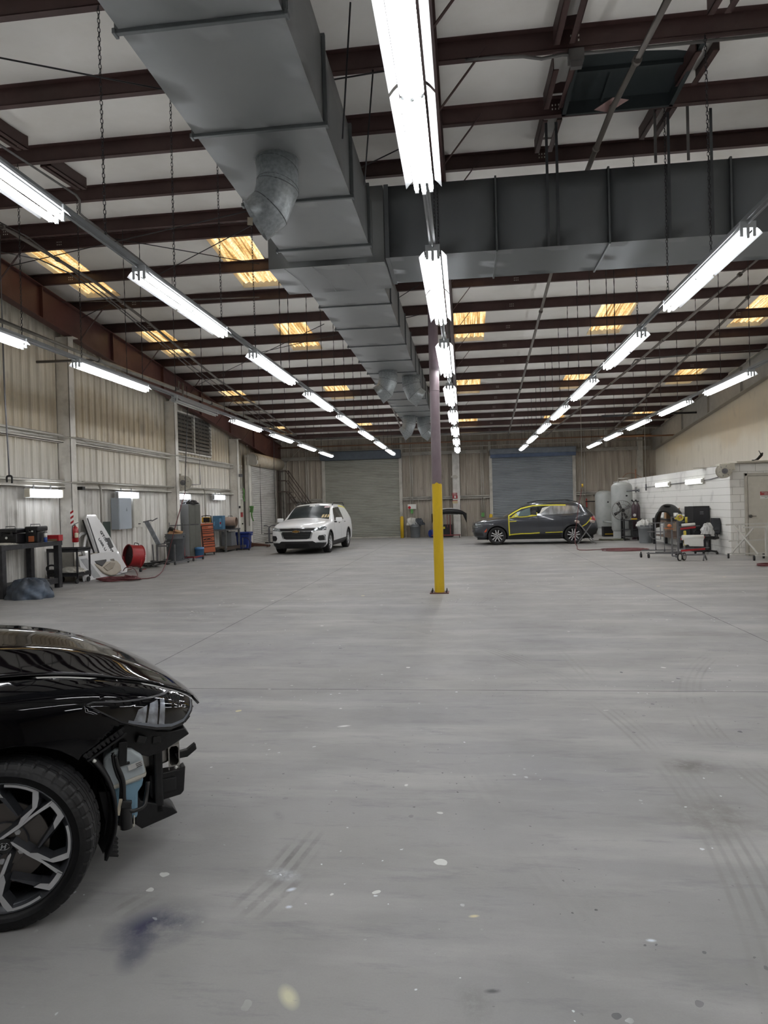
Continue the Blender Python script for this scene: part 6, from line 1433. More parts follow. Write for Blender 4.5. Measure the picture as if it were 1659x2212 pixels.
# red drum blower
fb = thing('drum_fan', 'red round drum blower fan lying tilted on its wheels', 'fan', (-9.0, 17.72, 0.0), 0.15)
m_rf = M('fan_red', 'a6262a', 0.35, var=0.12, dirt=('6c2022', 0.4, 5)); R_ = 0.30
ax = Vector((0.70, 0.68, -0.12)).normalized(); c = Vector((0.0, 0.0, 0.42)); 
MB().cyl(c - ax * 0.17, c + ax * 0.17, R_, n=40, caps=False).tube([c - ax * 0.17 + (frame_for(ax)[0] * cos(a) + frame_for(ax)[1] * sin(a)) * R_ for a in [2 * pi * i / 36 for i in range(36)]], 0.015, 8, closed=True).tube([c + ax * 0.17 + (frame_for(ax)[0] * cos(a) + frame_for(ax)[1] * sin(a)) * R_ for a in [2 * pi * i / 36 for i in range(36)]], 0.015, 8, closed=True).ob('drum', m_rf, fb)
mb = MB()
for k in range(6): mb.tube([c - ax * 0.175 + (frame_for(ax)[0] * cos(a) + frame_for(ax)[1] * sin(a)) * R_ * (k + 1) / 6.5 for a in [2 * pi * i / 30 for i in range(30)]], 0.004, 5, closed=True)
mb.ob('wire_guard', m_dark, fb)
MB().cyl(c - ax * 0.10, c - ax * 0.05, R_ * 0.97, n=36).ob('dark_inside', M('fan_inside', '3b2a2b', 0.5), fb)
for s in (-1, 1): MB().tube([c + Vector((0.25 * s, -0.1, 0.0)), Vector((0.2 * s + 0.05, -0.28, 0.05)), Vector((0.2 * s + 0.05, 0.2, 0.04))], 0.014, 7).ob('frame_leg', m_rf, fb)
for s in (-1, 1): MB().cyl((0.2 * s + 0.03, -0.26, 0.055), (0.2 * s + 0.08, -0.26, 0.055), 0.055, n=16).ob('wheel', m_rubber, fb)
MB().tube([c + Vector((0.0, 0.05, 0.31)), c + Vector((0.03, 0.02, 0.36)), c + Vector((0.12, 0.04, 0.33)), c + Vector((0.12, 0.05, 0.28))], 0.012, 6).ob('carry_handle', m_black, fb)
# hose heap and the hanging line
rnd = random.Random(4); pts = []
cx, cy = PZ(262, 1254).x, PZ(262, 1254).y
for i in range(110):
    a = i * 0.42; rr_ = 0.30 + 0.10 * sin(i * 0.21) + 0.04 * sin(i * 1.3); pts.append((cx + rr_ * 1.35 * cos(a) , cy + rr_ * 0.9 * sin(a), 0.016 + 0.05 * (i / 110) + 0.012 * (i % 3 == 0)))
pts += [tuple(PZ(300, 1252) + Vector((0, 0, 0.02))), tuple(PZ(335, 1248) + Vector((0, 0, 0.015))), tuple(PZ(350, 1236) + Vector((0, 0, 0.02)))]
lp = PZ(352, 1234); hook = (lp.x - 0.02, lp.y + 1.0)
top = PX(405, 835, -7.6); h1 = Vector((-7.95, 18.2, 4.95))
h0 = PY(400, 1062, 18.6)
pts += [(lp.x, lp.y, 0.03), tuple(PY(362, 1205, lp.y + 0.8)), tuple(PY(378, 1140, 17.9)), tuple(h0)]
coil(spline(pts, 2), 0.012, 'air_hose', 'dark red air hose coiled by the red fan and rising to the ceiling', m_hr)
pipe('drop_pipe', 'thin black air line dropping from the roof above the coiled hose', [tuple(PY(403, 835, 18.6)), tuple(PY(405, 880, 18.6)), tuple(h0 + Vector((0, 0, 0.12))), tuple(h0)], 0.012, m_black, 'air line')
coil(spline([tuple(PZ(265, 1238) + Vector((0, 0, 0.02))), tuple(PY(272, 1226, 16.6)), tuple(PY(290, 1229, 16.6)), tuple(PY(296, 1245, 15.8)), tuple(PZ(270, 1253) + Vector((0, 0, 0.12)))], 5), 0.012, 'air_hose', 'loop of dark red hose standing up from the coil', m_hr)
# black scrap pile
sp_ = thing('scrap_pile', 'flat heap of black plastic car trim on the floor beside the fan', 'scrap', (-8.9, 18.75, 0))
rnd = random.Random(8)
for i in range(9):
    x, y = rnd.uniform(-0.45, 0.35), rnd.uniform(-0.25, 0.3); a = rnd.uniform(0, 3)
    MB().cbox((x, y, 0.04 + i * 0.014), (rnd.uniform(0.35, 0.7), rnd.uniform(0.06, 0.16), 0.03), (rnd.uniform(-0.2, 0.2), rnd.uniform(-0.2, 0.2), a)).ob('trim_piece', m_plas, sp_, bevel=0.008)
# parts stand with a tilted arm
st = thing('parts_stand', 'grey wheeled panel stand with a tilted slatted arm before the grey bin', 'stand', (-9.0, 20.0, 0))
MB().bar((-0.42, -0.25, 0.07), (0.38, -0.05, 0.07), 0.05).bar((0.36, -0.45, 0.07), (0.40, 0.45, 0.07), 0.05).bar((-0.42, -0.25, 0.07), (-0.2, 0.5, 0.07), 0.04).ob('base_frame', m_gst, st)
MB().bar((-0.30, -0.22, 0.07), (-0.30, -0.22, 0.60), 0.045).bar((-0.40, -0.25, 0.07), (-0.43, -0.25, 0.62), 0.03).bar((0.20, -0.1, 0.07), (0.20, -0.1, 0.6), 0.04).ob('upright', m_gst, st)
MB().bar((-0.22, -0.25, 0.60), (-0.60, -0.25, 1.33), 0.14, 0.03, up=(0, -1, 0)).ob('slatted_arm', M('zinc_plate', '8e9299', 0.3, 0.7, var=0.3, scale=14), st, bevel=0.004)
for a_, b_, w_ in (((-0.75, -0.27, 1.30), (-0.42, -0.27, 1.36), 0.03), ((-0.42, -0.27, 1.33), (-0.22, -0.3, 1.42), 0.025), ((-0.28, -0.3, 0.60), (0.15, -0.35, 0.68), 0.035), ((-0.05, -0.3, 0.63), (0.08, -0.4, 0.76), 0.03), ((-0.28, -0.28, 0.57), (0.06, -0.28, 0.57), 0.04)): MB().bar(a_, b_, w_).ob('clamp_arm', m_gst, st)
for x, y in ((-0.42, -0.25), (0.36, -0.45), (0.40, 0.45), (-0.2, 0.5)): caster(st, x, y, 0, 0.05)
gb = bin_round('trash_bin', 'large dark grey round bin with cardboard behind the panel stand', (-9.14, 20.75, 0), 0.30, 0.90, M('bin_grey', '4b4f53', 0.5, var=0.1, dirt=('6c6f72', 0.4, 4)))
cb_ = thing('cardboard_scraps', 'crushed brown cardboard and black film sticking out of the dark grey bin', 'cardboard', (-9.14, 20.75, 0.88)); m_cb = M('cardboard', 'a3805e', 0.8, var=0.15)
MB().cbox((0.05, -0.1, 0.05), (0.42, 0.2, 0.02), (0.5, 0.1, 0.1)).cbox((0.1, 0, 0.10), (0.3, 0.25, 0.015), (0.2, 0.3, 0.4)).ob('cardboard', m_cb, cb_); MB().cbox((-0.12, 0, 0.12), (0.2, 0.12, 0.2), (0.3, 0.5, 0.1)).ob('black_film', m_black, cb_, bevel=0.03)
# steel cabinet
cab = thing('steel_cabinet', 'tall grey steel cabinet with ribbed doors by the left wall', 'cabinet', (-9.34, 22.3, 0)); m_cab = M('cabinet_grey', '8e9194', 0.35, 0.3, var=0.08, scale=2.5); m_cab2 = M('cabinet_door_grey', '6c6d67', 0.45, 0.2, var=0.1)
MB().box(-0.24, 0.22, -0.5, 0.5, 0, 1.84).ob('carcass', m_cab, cab, bevel=0.006)
for y0, y1 in ((-0.49, -0.005), (0.005, 0.49)):
    mb = MB().box(0.22, 0.235, y0, y1, 0.03, 1.82)
    z = 0.10
    while z < 1.75: mb.box(0.235, 0.245, y0 + 0.03, y1 - 0.03, z, z + 0.016); z += 0.035
    mb.ob('door', m_cab2, cab)
crumple('plastic_bag', 'black plastic sheet lying on top of the steel cabinet', 'bag', (-9.25, 22.3, 1.84), (0.4, 0.6, 0.16), m_black, 21, 0.4)
# second stand with red base, and what lies on it
s2 = thing('parts_stand', 'red and grey T-shaped wheeled stand in front of the steel cabinet', 'stand', (-8.95, 21.2, 0)); m_rs = M('stand_red', '7a3034', 0.45, var=0.2)
MB().bar((-0.45, 0.0, 0.1), (0.35, 0.0, 0.12), 0.05).bar((0.33, -0.3, 0.12), (0.33, 0.5, 0.12), 0.045).ob('base_frame', m_rs, s2); MB().bar((-0.1, 0, 0.1), (-0.12, 0, 0.75), 0.05).ob('lower_post', m_rs, s2); MB().bar((-0.11, 0, 0.75), (-0.13, 0, 1.22), 0.035).ob('upper_post', m_gst, s2)
MB().bar((-0.55, 0, 1.15), (0.42, 0, 1.17), 0.035).bar((-0.58, 0, 1.1), (-0.58, 0, 1.25), 0.02).ob('cross_bar', m_gst, s2)
for x, y in ((-0.45, 0), (0.33, -0.3), (0.33, 0.5)): caster(s2, x, y, 0, 0.05)
mb = MB(); rnd = random.Random(3)
for i in range(7): mb.bar((rnd.uniform(-0.5, -0.3), rnd.uniform(-0.5, -0.1), 0.03 + 0.01 * i), (rnd.uniform(0, 0.3), rnd.uniform(-0.5, 0.0), 0.06 + 0.02 * i), 0.05, 0.02)
tag(mb.ob('trim_strips', M('trim_grey', '4e5257', 0.4), None, loc=(-9.05, 21.1, 0)), 'loose grey trim strips lying under the red stand', 'trim')
bk = thing('bucket', 'light blue plastic bucket beside the orange tool chest', 'bucket', (-8.98, 22.3, 0)); m_bk = M('bucket_blue', '4f7fae', 0.35, var=0.05)
MB().lathe([(0, 0.01), (0.135, 0.0), (0.155, 0.30), (0.163, 0.30), (0.163, 0.33), (0.155, 0.33), (0.16, 0.37), (0.15, 0.37), (0.13, 0.02), (0, 0.02)], n=24).ob('pail', m_bk, bk); MB().cyl((0, 0, 0.0), (0, 0, 0.004), 0.1).ob('base_ring', m_bk, bk)
# orange tool chest
tc_ = thing('tool_chest', 'orange rolling tool chest with black drawer gaps tilting by the wall', 'tool chest', (-9.24, 23.95, 0.06), 0, rot=(0, -0.07, 0.38)); m_or = M('chest_orange', 'c36a48', 0.4, var=0.08, dirt=('9a563c', 0.4, 6))
MB().box(-0.24, 0.20, -0.3, 0.3, 0.03, 1.06).ob('carcass', m_bsteel, tc_, bevel=0.006)
zz = [(0.05, 0.24), (0.265, 0.34), (0.36, 0.42), (0.45, 0.60), (0.63, 0.72), (0.75, 0.79), (0.815, 0.86), (0.885, 1.0)]
for a, b_ in zz: MB().box(-0.20, 0.19, -0.325, -0.30, a, b_).ob('drawer', m_or, tc_, bevel=0.005)
MB().prism([(-0.25, 1.03), (0.20, 1.03), (0.20, 1.08), (-0.22, 1.10)], -0.34, 0.3, 'xz').ob('lid', m_or, tc_, bevel=0.008)
text('GMC', 0.11, m_black, tc_, (0.0, -0.328, 0.525), (pi / 2, 0, 0), bold=True); MB().box(-0.18, -0.10, -0.33, -0.325, 0.50, 0.54).ob('badge', m_black, tc_)
text('GTR', 0.06, M('lettering_cream', 'd8cdb8', 0.4), tc_, (0.08, -0.328, 0.95), (pi / 2, 0, 0)); text('AL TOOL', 0.035, m_black, tc_, (-0.1, -0.328, 0.94), (pi / 2, 0, 0))
MB().box(-0.26, -0.241, -0.3, 0.3, 0.03, 1.0).ob('side_panel', m_or, tc_)
for s in (-0.18, 0.14):
    for y in (-0.24, 0.24): caster(tc_, s, y, -0.06, 0.05)
rd = thing('jobsite_radio', 'yellow and black job radio on the tool chest', 'radio', (-9.32, 23.9, 1.17)); MB().box(-0.15, 0.15, -0.12, 0.12, 0, 0.2).ob('radio_body', M('radio_yellow', 'd0a62c', 0.4), rd, bevel=0.03); MB().box(-0.07, 0.17, -0.13, -0.11, 0.02, 0.18).tube([(-0.15, 0, 0.0), (-0.17, 0, 0.24), (0, 0, 0.26), (0.17, 0, 0.24), (0.17, 0, 0.0)], 0.018, 7).ob('roll_cage', m_black, rd)
# grey bench with heater
b2_ = thing('workbench', 'grey steel bench with the heater, right of the orange tool chest', 'workbench', (-9.3, 26.0, 0))
MB().box(-0.3, 0.28, -0.9, 0.75, 0.82, 0.88).ob('worktop', m_gst, b2_, bevel=0.004); four_legs(b2_, -0.25, 0.23, -0.85, 0.7, 0.82, 0.07, m_steel); MB().box(-0.3, 0.26, -0.85, 0.7, 0.14, 0.18).box(0.2, 0.28, -0.85, 0.7, 0.07, 0.16).ob('lower_shelf', M('wood_dark', '54483f', 0.7), b2_)
MB().box(-0.28, 0.12, 0.1, 0.6, 0.19, 0.75).ob('steel_back', m_cab, b2_)
bb = tag(MB().box(-0.28, 0.10, -0.16, 0.16, 0, 0.52).ob('equipment_box', M('box_steel_blue', '47718f', 0.4, var=0.1), None, 0.01, loc=(-9.28, 25.3, 0.88)), 'steel blue box with a red mark standing on the grey bench', 'box')
MB().box(-0.24, -0.2, -0.165, -0.16, 0.15, 0.3).box(-0.02, 0.06, -0.165, -0.16, 0.1, 0.42).ob('printed_panel', M('print_blue_light', '6f9ec0', 0.4), bb); MB().box(0.0, 0.05, -0.17, -0.165, 0.2, 0.28).ob('red_mark', m_er, bb)
ht = thing('kerosene_heater', 'round beige torpedo heater on top of the grey bench', 'heater', (-9.2, 26.1, 0.9)); m_ht = M('heater_beige', '9b8577', 0.45, dirt=('7f6a5c', 0.5, 5))
MB().lathe([(0.10, -0.3), (0.17, -0.28), (0.19, -0.2), (0.19, 0.22), (0.17, 0.25)], (0.0, 0, 0.24), 'x', 28).ob('barrel', m_ht, ht); MB().cyl((-0.3, 0, 0.24), (-0.34, 0, 0.24), 0.12, n=20).box(-0.3, -0.2, -0.1, 0.1, 0.0, 0.16).ob('motor_end', m_black, ht, bevel=0.01); MB().box(-0.1, 0.2, -0.14, 0.14, 0.0, 0.08).ob('fuel_tank', m_ht, ht, bevel=0.02)
MB().tube([(-0.1, 0, 0.42), (-0.08, 0, 0.47), (0.08, 0, 0.47), (0.1, 0, 0.42)], 0.012, 7).ob('carry_handle', m_black, ht)
tag(MB().box(-0.20, 0.20, -0.08, 0.08, 0, 0.12).ob('speaker_box', m_black, None, 0.01, loc=(-9.05, 25.55, 0.88)), 'long low black box lying on the grey bench', 'box')
ub = thing('trash_bin', 'dark blue plastic bin beside the grey bench', 'bin', (-9.0, 27.1, 0)); m_ub = M('bin_blue', '263b86', 0.4, var=0.08)
MB().prism([(-0.22, 0), (0.22, 0), (0.27, 0.62), (-0.27, 0.62)], -0.22, 0.22, 'xz').ob('bin_body', m_ub, ub, bevel=0.03, seg=3); MB().box(-0.31, 0.31, -0.27, 0.27, 0.62, 0.70).box(-0.35, -0.30, -0.1, 0.1, 0.55, 0.62).box(0.30, 0.35, -0.1, 0.1, 0.55, 0.62).ob('rim', m_ub, ub, bevel=0.02)
s3 = thing('small_stand', 'small black and grey wheeled stand before the blue bin', 'stand', (-8.72, 26.1, 0)); MB().bar((-0.25, 0, 0.05), (0.25, 0, 0.05), 0.05).bar((0, -0.2, 0.05), (0, 0.2, 0.05), 0.04).ob('base_frame', m_bsteel, s3); MB().bar((0.0, 0, 0.05), (0, 0, 0.5), 0.035).box(-0.05, 0.12, -0.05, 0.05, 0.12, 0.22).ob('post', m_gst, s3); MB().tube(spline([(0, 0, 0.5), (0.2, 0, 0.48), (0.3, 0, 0.3), (0.25, 0, 0.1)], 5), 0.015, 7).ob('hose_arm', m_hose, s3)
for x in (-0.25, 0.25): caster(s3, x, 0, 0, 0.045)
jk = thing('floor_jack', 'rusty brown trolley jack lying on the floor beside the left roller door', 'jack', (-8.75, 28.3, 0)); m_jk = M('jack_rust', '5c3b2c', 0.6, var=0.3, scale=10)
MB().prism([(-0.4, 0.04), (0.45, 0.03), (0.45, 0.09), (0.1, 0.14), (-0.35, 0.19), (-0.42, 0.12)], -0.12, 0.12, 'xz').ob('jack_frame', m_jk, jk, bevel=0.02); MB().bar((-0.3, 0, 0.15), (-0.62, 0.1, 0.72), 0.035).ob('handle', m_black, jk)
for x in (-0.32, 0.42):
    for y in (-0.13, 0.13): MB().cyl((x, y - 0.02, 0.05), (x, y + 0.02, 0.05), 0.05, n=14).ob('wheel', m_jk, jk)
br_ = thing('bike_rack', 'low grey tubular loop rack in front of the left roller door', 'rack', (-9.1, 31.2, 0))
for x0, x1, y in ((-0.42, 0.0, 0), (-0.1, 0.42, 0.25), (0.0, 0.42, -0.2)): MB().tube(spline([(x0, y, 0.02), (x0, y, 0.62), (x0 + 0.06, y, 0.78), ((x0 + x1) / 2, y, 0.84), (x1 - 0.06, y, 0.78), (x1, y, 0.62), (x1, y, 0.02)], 4), 0.02, 8).ob('loop', m_gst, br_)
MB().bar((-0.42, 0, 0.45), (0.42, 0, 0.45), 0.03).bar((-0.5, 0, 0.03), (0.5, 0, 0.03), 0.05).bar((-0.1, 0.25, 0.03), (0.45, 0.25, 0.03), 0.04).ob('base_frame', m_bsteel, br_)
tag(MB().tube(spline([(-9.3, 28.9, 1.75), (-9.2, 28.85, 1.6), (-9.22, 28.9, 1.35), (-9.15, 28.9, 1.1)], 5), 0.03, 7).cbox((-9.2, 28.88, 1.62), (0.12, 0.10, 0.28), (0.1, 0.2, 0)).ob('rope_bundle', M('cord_green', '5b8a4a', 0.6, var=0.2)), 'bundle of green cord hanging at the near side of the left roller door', 'cord')
tag(MB().tube(spline([(-9.2, 27.75, 2.5), (-9.15, 27.75, 2.35), (-9.2, 27.8, 2.1), (-9.15, 27.8, 1.95)], 5), 0.03, 7).ob('rope_bundle', M('cord_green', '5b8a4a')), 'green hose looped high on the third wall column', 'cord')
tag(MB().box(-9.32, -9.25, 27.72, 27.84, 1.3, 1.5).ob('alarm_box', m_red), 'small red alarm box on the third wall column', 'alarm')
tag(MB().box(-9.30, -9.2, 27.6, 27.8, 2.98, 3.1).ob('flood_lamp', m_gst), 'small grey flood lamp on the third wall column', 'lamp')
tag(MB().cyl((-9.31, 27.56, 1.72), (-9.27, 27.56, 1.72), 0.05, n=16).ob('round_knob', m_black), 'round black fitting on the third wall column', 'fitting')
tag(MB().box(-9.52, -9.36, 15.9, 16.02, 2.2, 2.28).ob('security_camera', m_black), 'small black camera on the lower girt beside the first column', 'camera')
# rolling stairs in the back left corner
rs = thing('rolling_stairs', 'brown steel rolling stairs with handrails in the back left corner', 'stairs', (-8.9, 33.2, 0)); m_rs2 = M('stairs_brown', '564b45', 0.5, 0.3, var=0.2)
PT = [(-0.25, 2.45), (0.15, 2.45)]
for dy in (-0.3, 0.3):
    MB().bar((-0.25, dy, 0.1), (-0.25, dy, 3.5), 0.05).bar((0.18, dy, 0.1), (0.18, dy, 3.5), 0.04).bar((-0.25, dy, 2.45), (0.2, dy, 2.45), 0.05).bar((-0.25, dy, 3.0), (0.2, dy, 3.0), 0.03).bar((-0.25, dy, 3.45), (0.2, dy, 3.5), 0.035).bar((-0.25, dy, 0.9), (0.9, dy, 0.9), 0.035).bar((-0.25, dy, 0.12), (1.75, dy, 0.12), 0.05).ob('side_frame', m_rs2, rs)
    MB().bar((0.18, dy, 2.45), (1.7, dy, 0.2), 0.07, 0.04).ob('stringer', m_rs2, rs); MB().bar((0.18, dy, 3.5), (1.75, dy, 1.15), 0.04).bar((0.18, dy, 3.0), (1.75, dy, 0.7), 0.03).bar((1.72, dy, 0.15), (1.74, dy, 1.2), 0.04).bar((1.0, dy, 1.2), (1.0, dy, 2.3), 0.03).ob('handrail', m_rs2, rs)
for i in range(9): MB().box(0.16 + i * 0.17, 0.36 + i * 0.17, -0.3, 0.3, 2.40 - i * 0.25, 2.43 - i * 0.25).ob('tread', m_rs2, rs)
MB().box(-0.27, 0.2, -0.3, 0.3, 2.43, 2.46).ob('platform', m_rs2, rs)
# ============================================================= along the back wall
m_bol = M('bollard_yellow', 'd0ab22', 0.45, var=0.1)
for x, nm in ((-3.1, 'right of the first roller door'), (1.28, 'left of the second roller door')):
    tag(MB().lathe([(0, 0), (0.085, 0), (0.085, 1.02), (0.06, 1.07), (0, 1.09)], (x, YB - 0.62, 0), n=20).ob('bollard', m_bol), 'yellow steel bollard ' + nm, 'bollard')
gb2 = bin_round('trash_bin', 'grey bin overflowing with plastic at the back wall', (-2.46, 33.95, 0), 0.27, 0.66, M('bin_grey_light', '6b7073', 0.5, var=0.1))
cr = thing('waste_plastic', 'white and clear plastic sheeting piled up out of the grey back bin', 'waste', (-2.46, 33.95, 0.62))
for i, (dx, dy, s_, mt_) in enumerate(((-0.18, 0, (0.42, 0.4, 0.42), M('film_white', 'c9c8c2', 0.4, var=0.2)), (0.2, -0.05, (0.36, 0.36, 0.38), M('film_dark', '3f444b', 0.25, var=0.4, scale=9)), (0.05, 0.0, (0.5, 0.4, 0.3), M('film_grey', 'a2a5a5', 0.3, var=0.3, scale=9)))):
    o = crumple('plastic_heap', 'x', 'x', (dx, dy, 0), s_, mt_, 30 + i, 0.5); 
    for k_ in ('label', 'category'): del o[k_]
    o.parent = cr; KIDS.setdefault(cr.name, []).append(o)
cbx = thing('control_box', 'white door control box with a red face under two conduits', 'control box', (-2.62, YB - 0.1, 1.42)); MB().box(-0.21, 0.21, -0.1, 0, 0, 0.24).ob('box', m_white, cbx, bevel=0.005); MB().cyl((-0.12, -0.1, 0.08), (-0.12, -0.12, 0.08), 0.07, n=16).ob('red_button', m_er, cbx)
tag(MB().box(-2.68, -2.56, YB - 0.2, YB - 0.1, 1.2, 1.42).ob('chain_holder', M('handle_green', '5fa055', 0.4)), 'green chain holder under the white control box', 'holder')
for dx in (0, 0.09): tag(MB().cyl((-2.66 + dx, YB - 0.14, 1.6), (-2.66 + dx, YB - 0.14, 5.0), 0.025, n=8).ob('back_conduit', m_pipe), ('left' if not dx else 'right') + ' of two conduits above the white control box', 'pipe')
for dx in (0, 0.09): tag(MB().cyl((0.87 + dx, YB - 0.14, 0.9), (0.87 + dx, YB - 0.14, 5.0), 0.022, n=8).ob('back_conduit', m_pipe), ('left' if not dx else 'right') + ' of two conduits left of the second roller door', 'pipe')
for dx in (0, 0.09): tag(MB().cyl((-8.0 + dx, YB - 0.14, 1.0), (-8.0 + dx, YB - 0.14, 5.0), 0.022, n=8).ob('back_conduit', m_pipe), ('left' if not dx else 'right') + ' of two conduits behind the rolling stairs', 'pipe')
for dx in (0, 0.12): tag(MB().cyl((5.75 + dx, YB - 0.14, 1.2), (5.75 + dx, YB - 0.14, 5.0), 0.025, n=8).ob('back_conduit', m_pipe), ('left' if not dx else 'right') + ' of two conduits right of the second roller door', 'pipe')
tag(MB().box(5.72, 5.92, YB - 0.2, YB - 0.1, 1.0, 1.25).ob('door_operator', m_gst), 'grey control box behind the tail of the grey SUV', 'control box')
tag(MB().cbox((0.9, YB - 0.15, 1.05), (0.14, 0.08, 0.2)).ob('chain_holder', M('handle_green', '5fa055')), 'green chain holder left of the second roller door', 'holder')
dr = thing('blue_drum', 'small blue drum lying on its side behind the yellow pillar', 'drum', (-1.55, 33.9, 0.19)); MB().cyl((-0.15, -0.2, 0), (0.35, 0.15, 0), 0.19, n=28).ob('drum_body', m_ub, dr); MB().tube([Vector((-0.15, -0.2, 0)) + (frame_for(Vector((0.5, 0.35, 0)))[0] * cos(a) + frame_for(Vector((0.5, 0.35, 0)))[1] * sin(a)) * 0.17 for a in [2 * pi * i / 24 for i in range(24)]], 0.012, 6, closed=True).ob('drum_rim', m_ub, dr)
# bumper cover resting on a stand behind the pillar
sb = thing('parts_stand', 'dark red and grey stand holding the black bumper cover at the back', 'stand', (-0.72, 33.2, 0))
MB().bar((-0.9, 0, 0.12), (0.5, 0, 0.12), 0.05).bar((0.45, -0.3, 0.12), (0.45, 0.3, 0.12), 0.05).ob('base_frame', m_rs, sb); MB().bar((0.02, 0, 0.12), (0.02, 0, 1.1), 0.04).bar((-0.12, 0, 0.5), (-0.12, 0, 1.15), 0.03).ob('post', m_rs, sb); MB().bar((-0.5, 0, 1.12), (0.4, 0, 1.12), 0.03).ob('cross_bar', m_gst, sb)
for x, y in ((-0.8, 0), (0.45, -0.3), (0.45, 0.3)): caster(sb, x, y, 0, 0.06)
bc = thing('bumper_cover', 'curved black and silver bumper cover laid across the back stand', 'bumper', (-0.75, 33.2, 0))
mb = MB()
def bcf(u, v):
    t_ = -1 + 2 * u; x = t_ * 0.84; top = 1.40 - 0.26 * abs(t_) ** 2.6; bot = 1.16 - 0.10 * abs(t_) ** 2 if abs(t_) < 0.8 else 1.10 - (abs(t_) - 0.8) * 2.0
    return (x, -0.25 + 0.45 * abs(t_) ** 2 - 0.10 * sin(pi * v), bot + (top - bot) * v)
mb.grid(bcf, 30, 6); mb.ob('cover_skin', m_plas, bc, solid=0.02)
mb = MB(); mb.grid(lambda u, v: (lambda p: (p[0] * 0.9, p[1] - 0.03, 1.415 - 0.24 * abs(-1 + 2 * u) ** 2.4 + (v - 0.5) * 0.035))(bcf(u, 1)), 24, 2); mb.ob('silver_edge', m_mach, bc, solid=0.015)
tag(MB().box(-1.05, -0.6, 33.6, 33.95, 0.0, 0.62).ob('black_crate', m_black, None, 0.02), 'black crate on the floor behind the red stand', 'crate')
tag(MB().box(-1.05, -0.97, 33.45, 33.58, 0.42, 0.52).ob('yellow_clip', m_tape), 'small yellow tool on the black crate by the pillar', 'tool')

# ============================================================= tanks and the far right corner
m_tk = M('tank_grey_white', 'b4b8b6', 0.4, var=0.08, scale=1.5, dirt=('8a8f8e', 0.45, 2.5))
def tank(loc, r, h, label):
    t = thing('air_tank', label, 'tank', loc)
    MB().lathe([(r * 0.86, 0.0), (r * 0.86, 0.34)], n=36).ob('skirt', m_tk, t)
    MB().lathe([(0, 0.22), (r * 0.6, 0.25), (r * 0.9, 0.31), (r, 0.40), (r, h - 0.26), (r * 0.95, h - 0.16), (r * 0.78, h - 0.07), (r * 0.45, h - 0.015), (0, h)], n=40).ob('shell', m_tk, t)
    MB().cyl((0.1, -r, h * 0.9 - 0.35), (0.1, -r - 0.04, h * 0.9 - 0.35), 0.035, n=12).ob('port', m_black, t); return t
t1 = tank((6.56, 33.3, 0), 0.40, 2.08, 'shorter pale grey compressed air tank in the back corner')
t2 = tank((6.58, 29.7, 0), 0.43, 2.36, 'taller pale grey air tank standing nearest the block wall')
MB().tube([(-0.12, 0, 2.34), (-0.12, 0, 2.50), (0.25, 0, 2.50), (0.25, 0, 2.42)], 0.02, 8).bar((-0.14, 0.0, 2.52), (0.34, 0.1, 2.53), 0.03).ob('top_pipe', m_pipe, t2); MB().cyl((0.1, -0.45, 1.98), (0.56, -0.45, 1.98), 0.03, n=10).cyl((0.47, -0.45, 1.9), (0.47, -0.45, 2.12), 0.03, n=10).cyl((0.55, -0.45, 1.98), (0.61, -0.45, 1.98), 0.06, n=12).ob('valve', m_gst, t2)
tag(MB().cyl((6.45, 33.0, 0.62), (6.45, 30.0, 0.62), 0.045, n=12).ob('feed_pipe', m_tk), 'short grey pipe joining the two air tanks low down', 'pipe') 
pf = thing('pedestal_fan', 'large round wire pedestal fan in front of the air tanks', 'fan', (6.35, 28.6, 0)); fc = Vector((0, 0, 1.18)); R_ = 0.40
mb = MB()
for k in range(30):
    a = 2 * pi * k / 30; mb.tube([fc + Vector((0.07 * cos(a), -0.11, 0.07 * sin(a))), fc + Vector((R_ * 0.6 * cos(a), -0.10, R_ * 0.6 * sin(a))), fc + Vector((R_ * cos(a), -0.02, R_ * sin(a)))], 0.006, 4)
for rr_, yy_ in ((0.08, -0.11), (R_ * 0.6, -0.10), (R_, -0.02), (R_, 0.08)): mb.tube([fc + Vector((rr_ * cos(2 * pi * i / 36), yy_, rr_ * sin(2 * pi * i / 36))) for i in range(36)], 0.010, 5, closed=True)
mb.ob('wire_guard', M('guard_grey', '8d8c88', 0.4, 0.3), pf)
for k in range(4):
    a = k * pi / 2 + 0.5; u = Vector((cos(a), 0, sin(a))); w_ = Vector((-sin(a), 0, cos(a)))
    MB().raw([fc + u * 0.05 - w_ * 0.03, fc + u * 0.05 + w_ * 0.03 + Vector((0, 0.03, 0)), fc + u * R_ * 0.9 + w_ * 0.07 + Vector((0, 0.05, 0)), fc + u * R_ * 0.9 - w_ * 0.07 - Vector((0, 0.03, 0))], [(0, 1, 2, 3)]).ob('blade', M('blade_grey', '4c4c4d', 0.4, 0.4), pf, solid=0.004)
MB().cyl(fc + Vector((0, -0.08, 0)), fc + Vector((0, 0.16, 0)), 0.08, n=16).ob('motor', m_black, pf); MB().cyl((0, 0.05, 0.04), (0, 0.05, 1.1), 0.035, n=12).cyl((0, 0.05, 0.1), (0, 0.05, 0.3), 0.06, n=12).ob('post', m_black, pf); MB().lathe([(0, 0.0), (0.26, 0.0), (0.27, 0.03), (0.05, 0.06), (0, 0.06)], n=24).ob('base', m_gst, pf)
tag(MB().box(-0.32, 0.32, -0.2, 0.2, 0, 0.44).box(-0.28, 0.28, -0.21, -0.2, 0.06, 0.09).ob('tool_box', m_black, None, 0.02, loc=(6.4, 31.3, 0)), 'black box with a yellow line on the floor behind the fan', 'tool box')
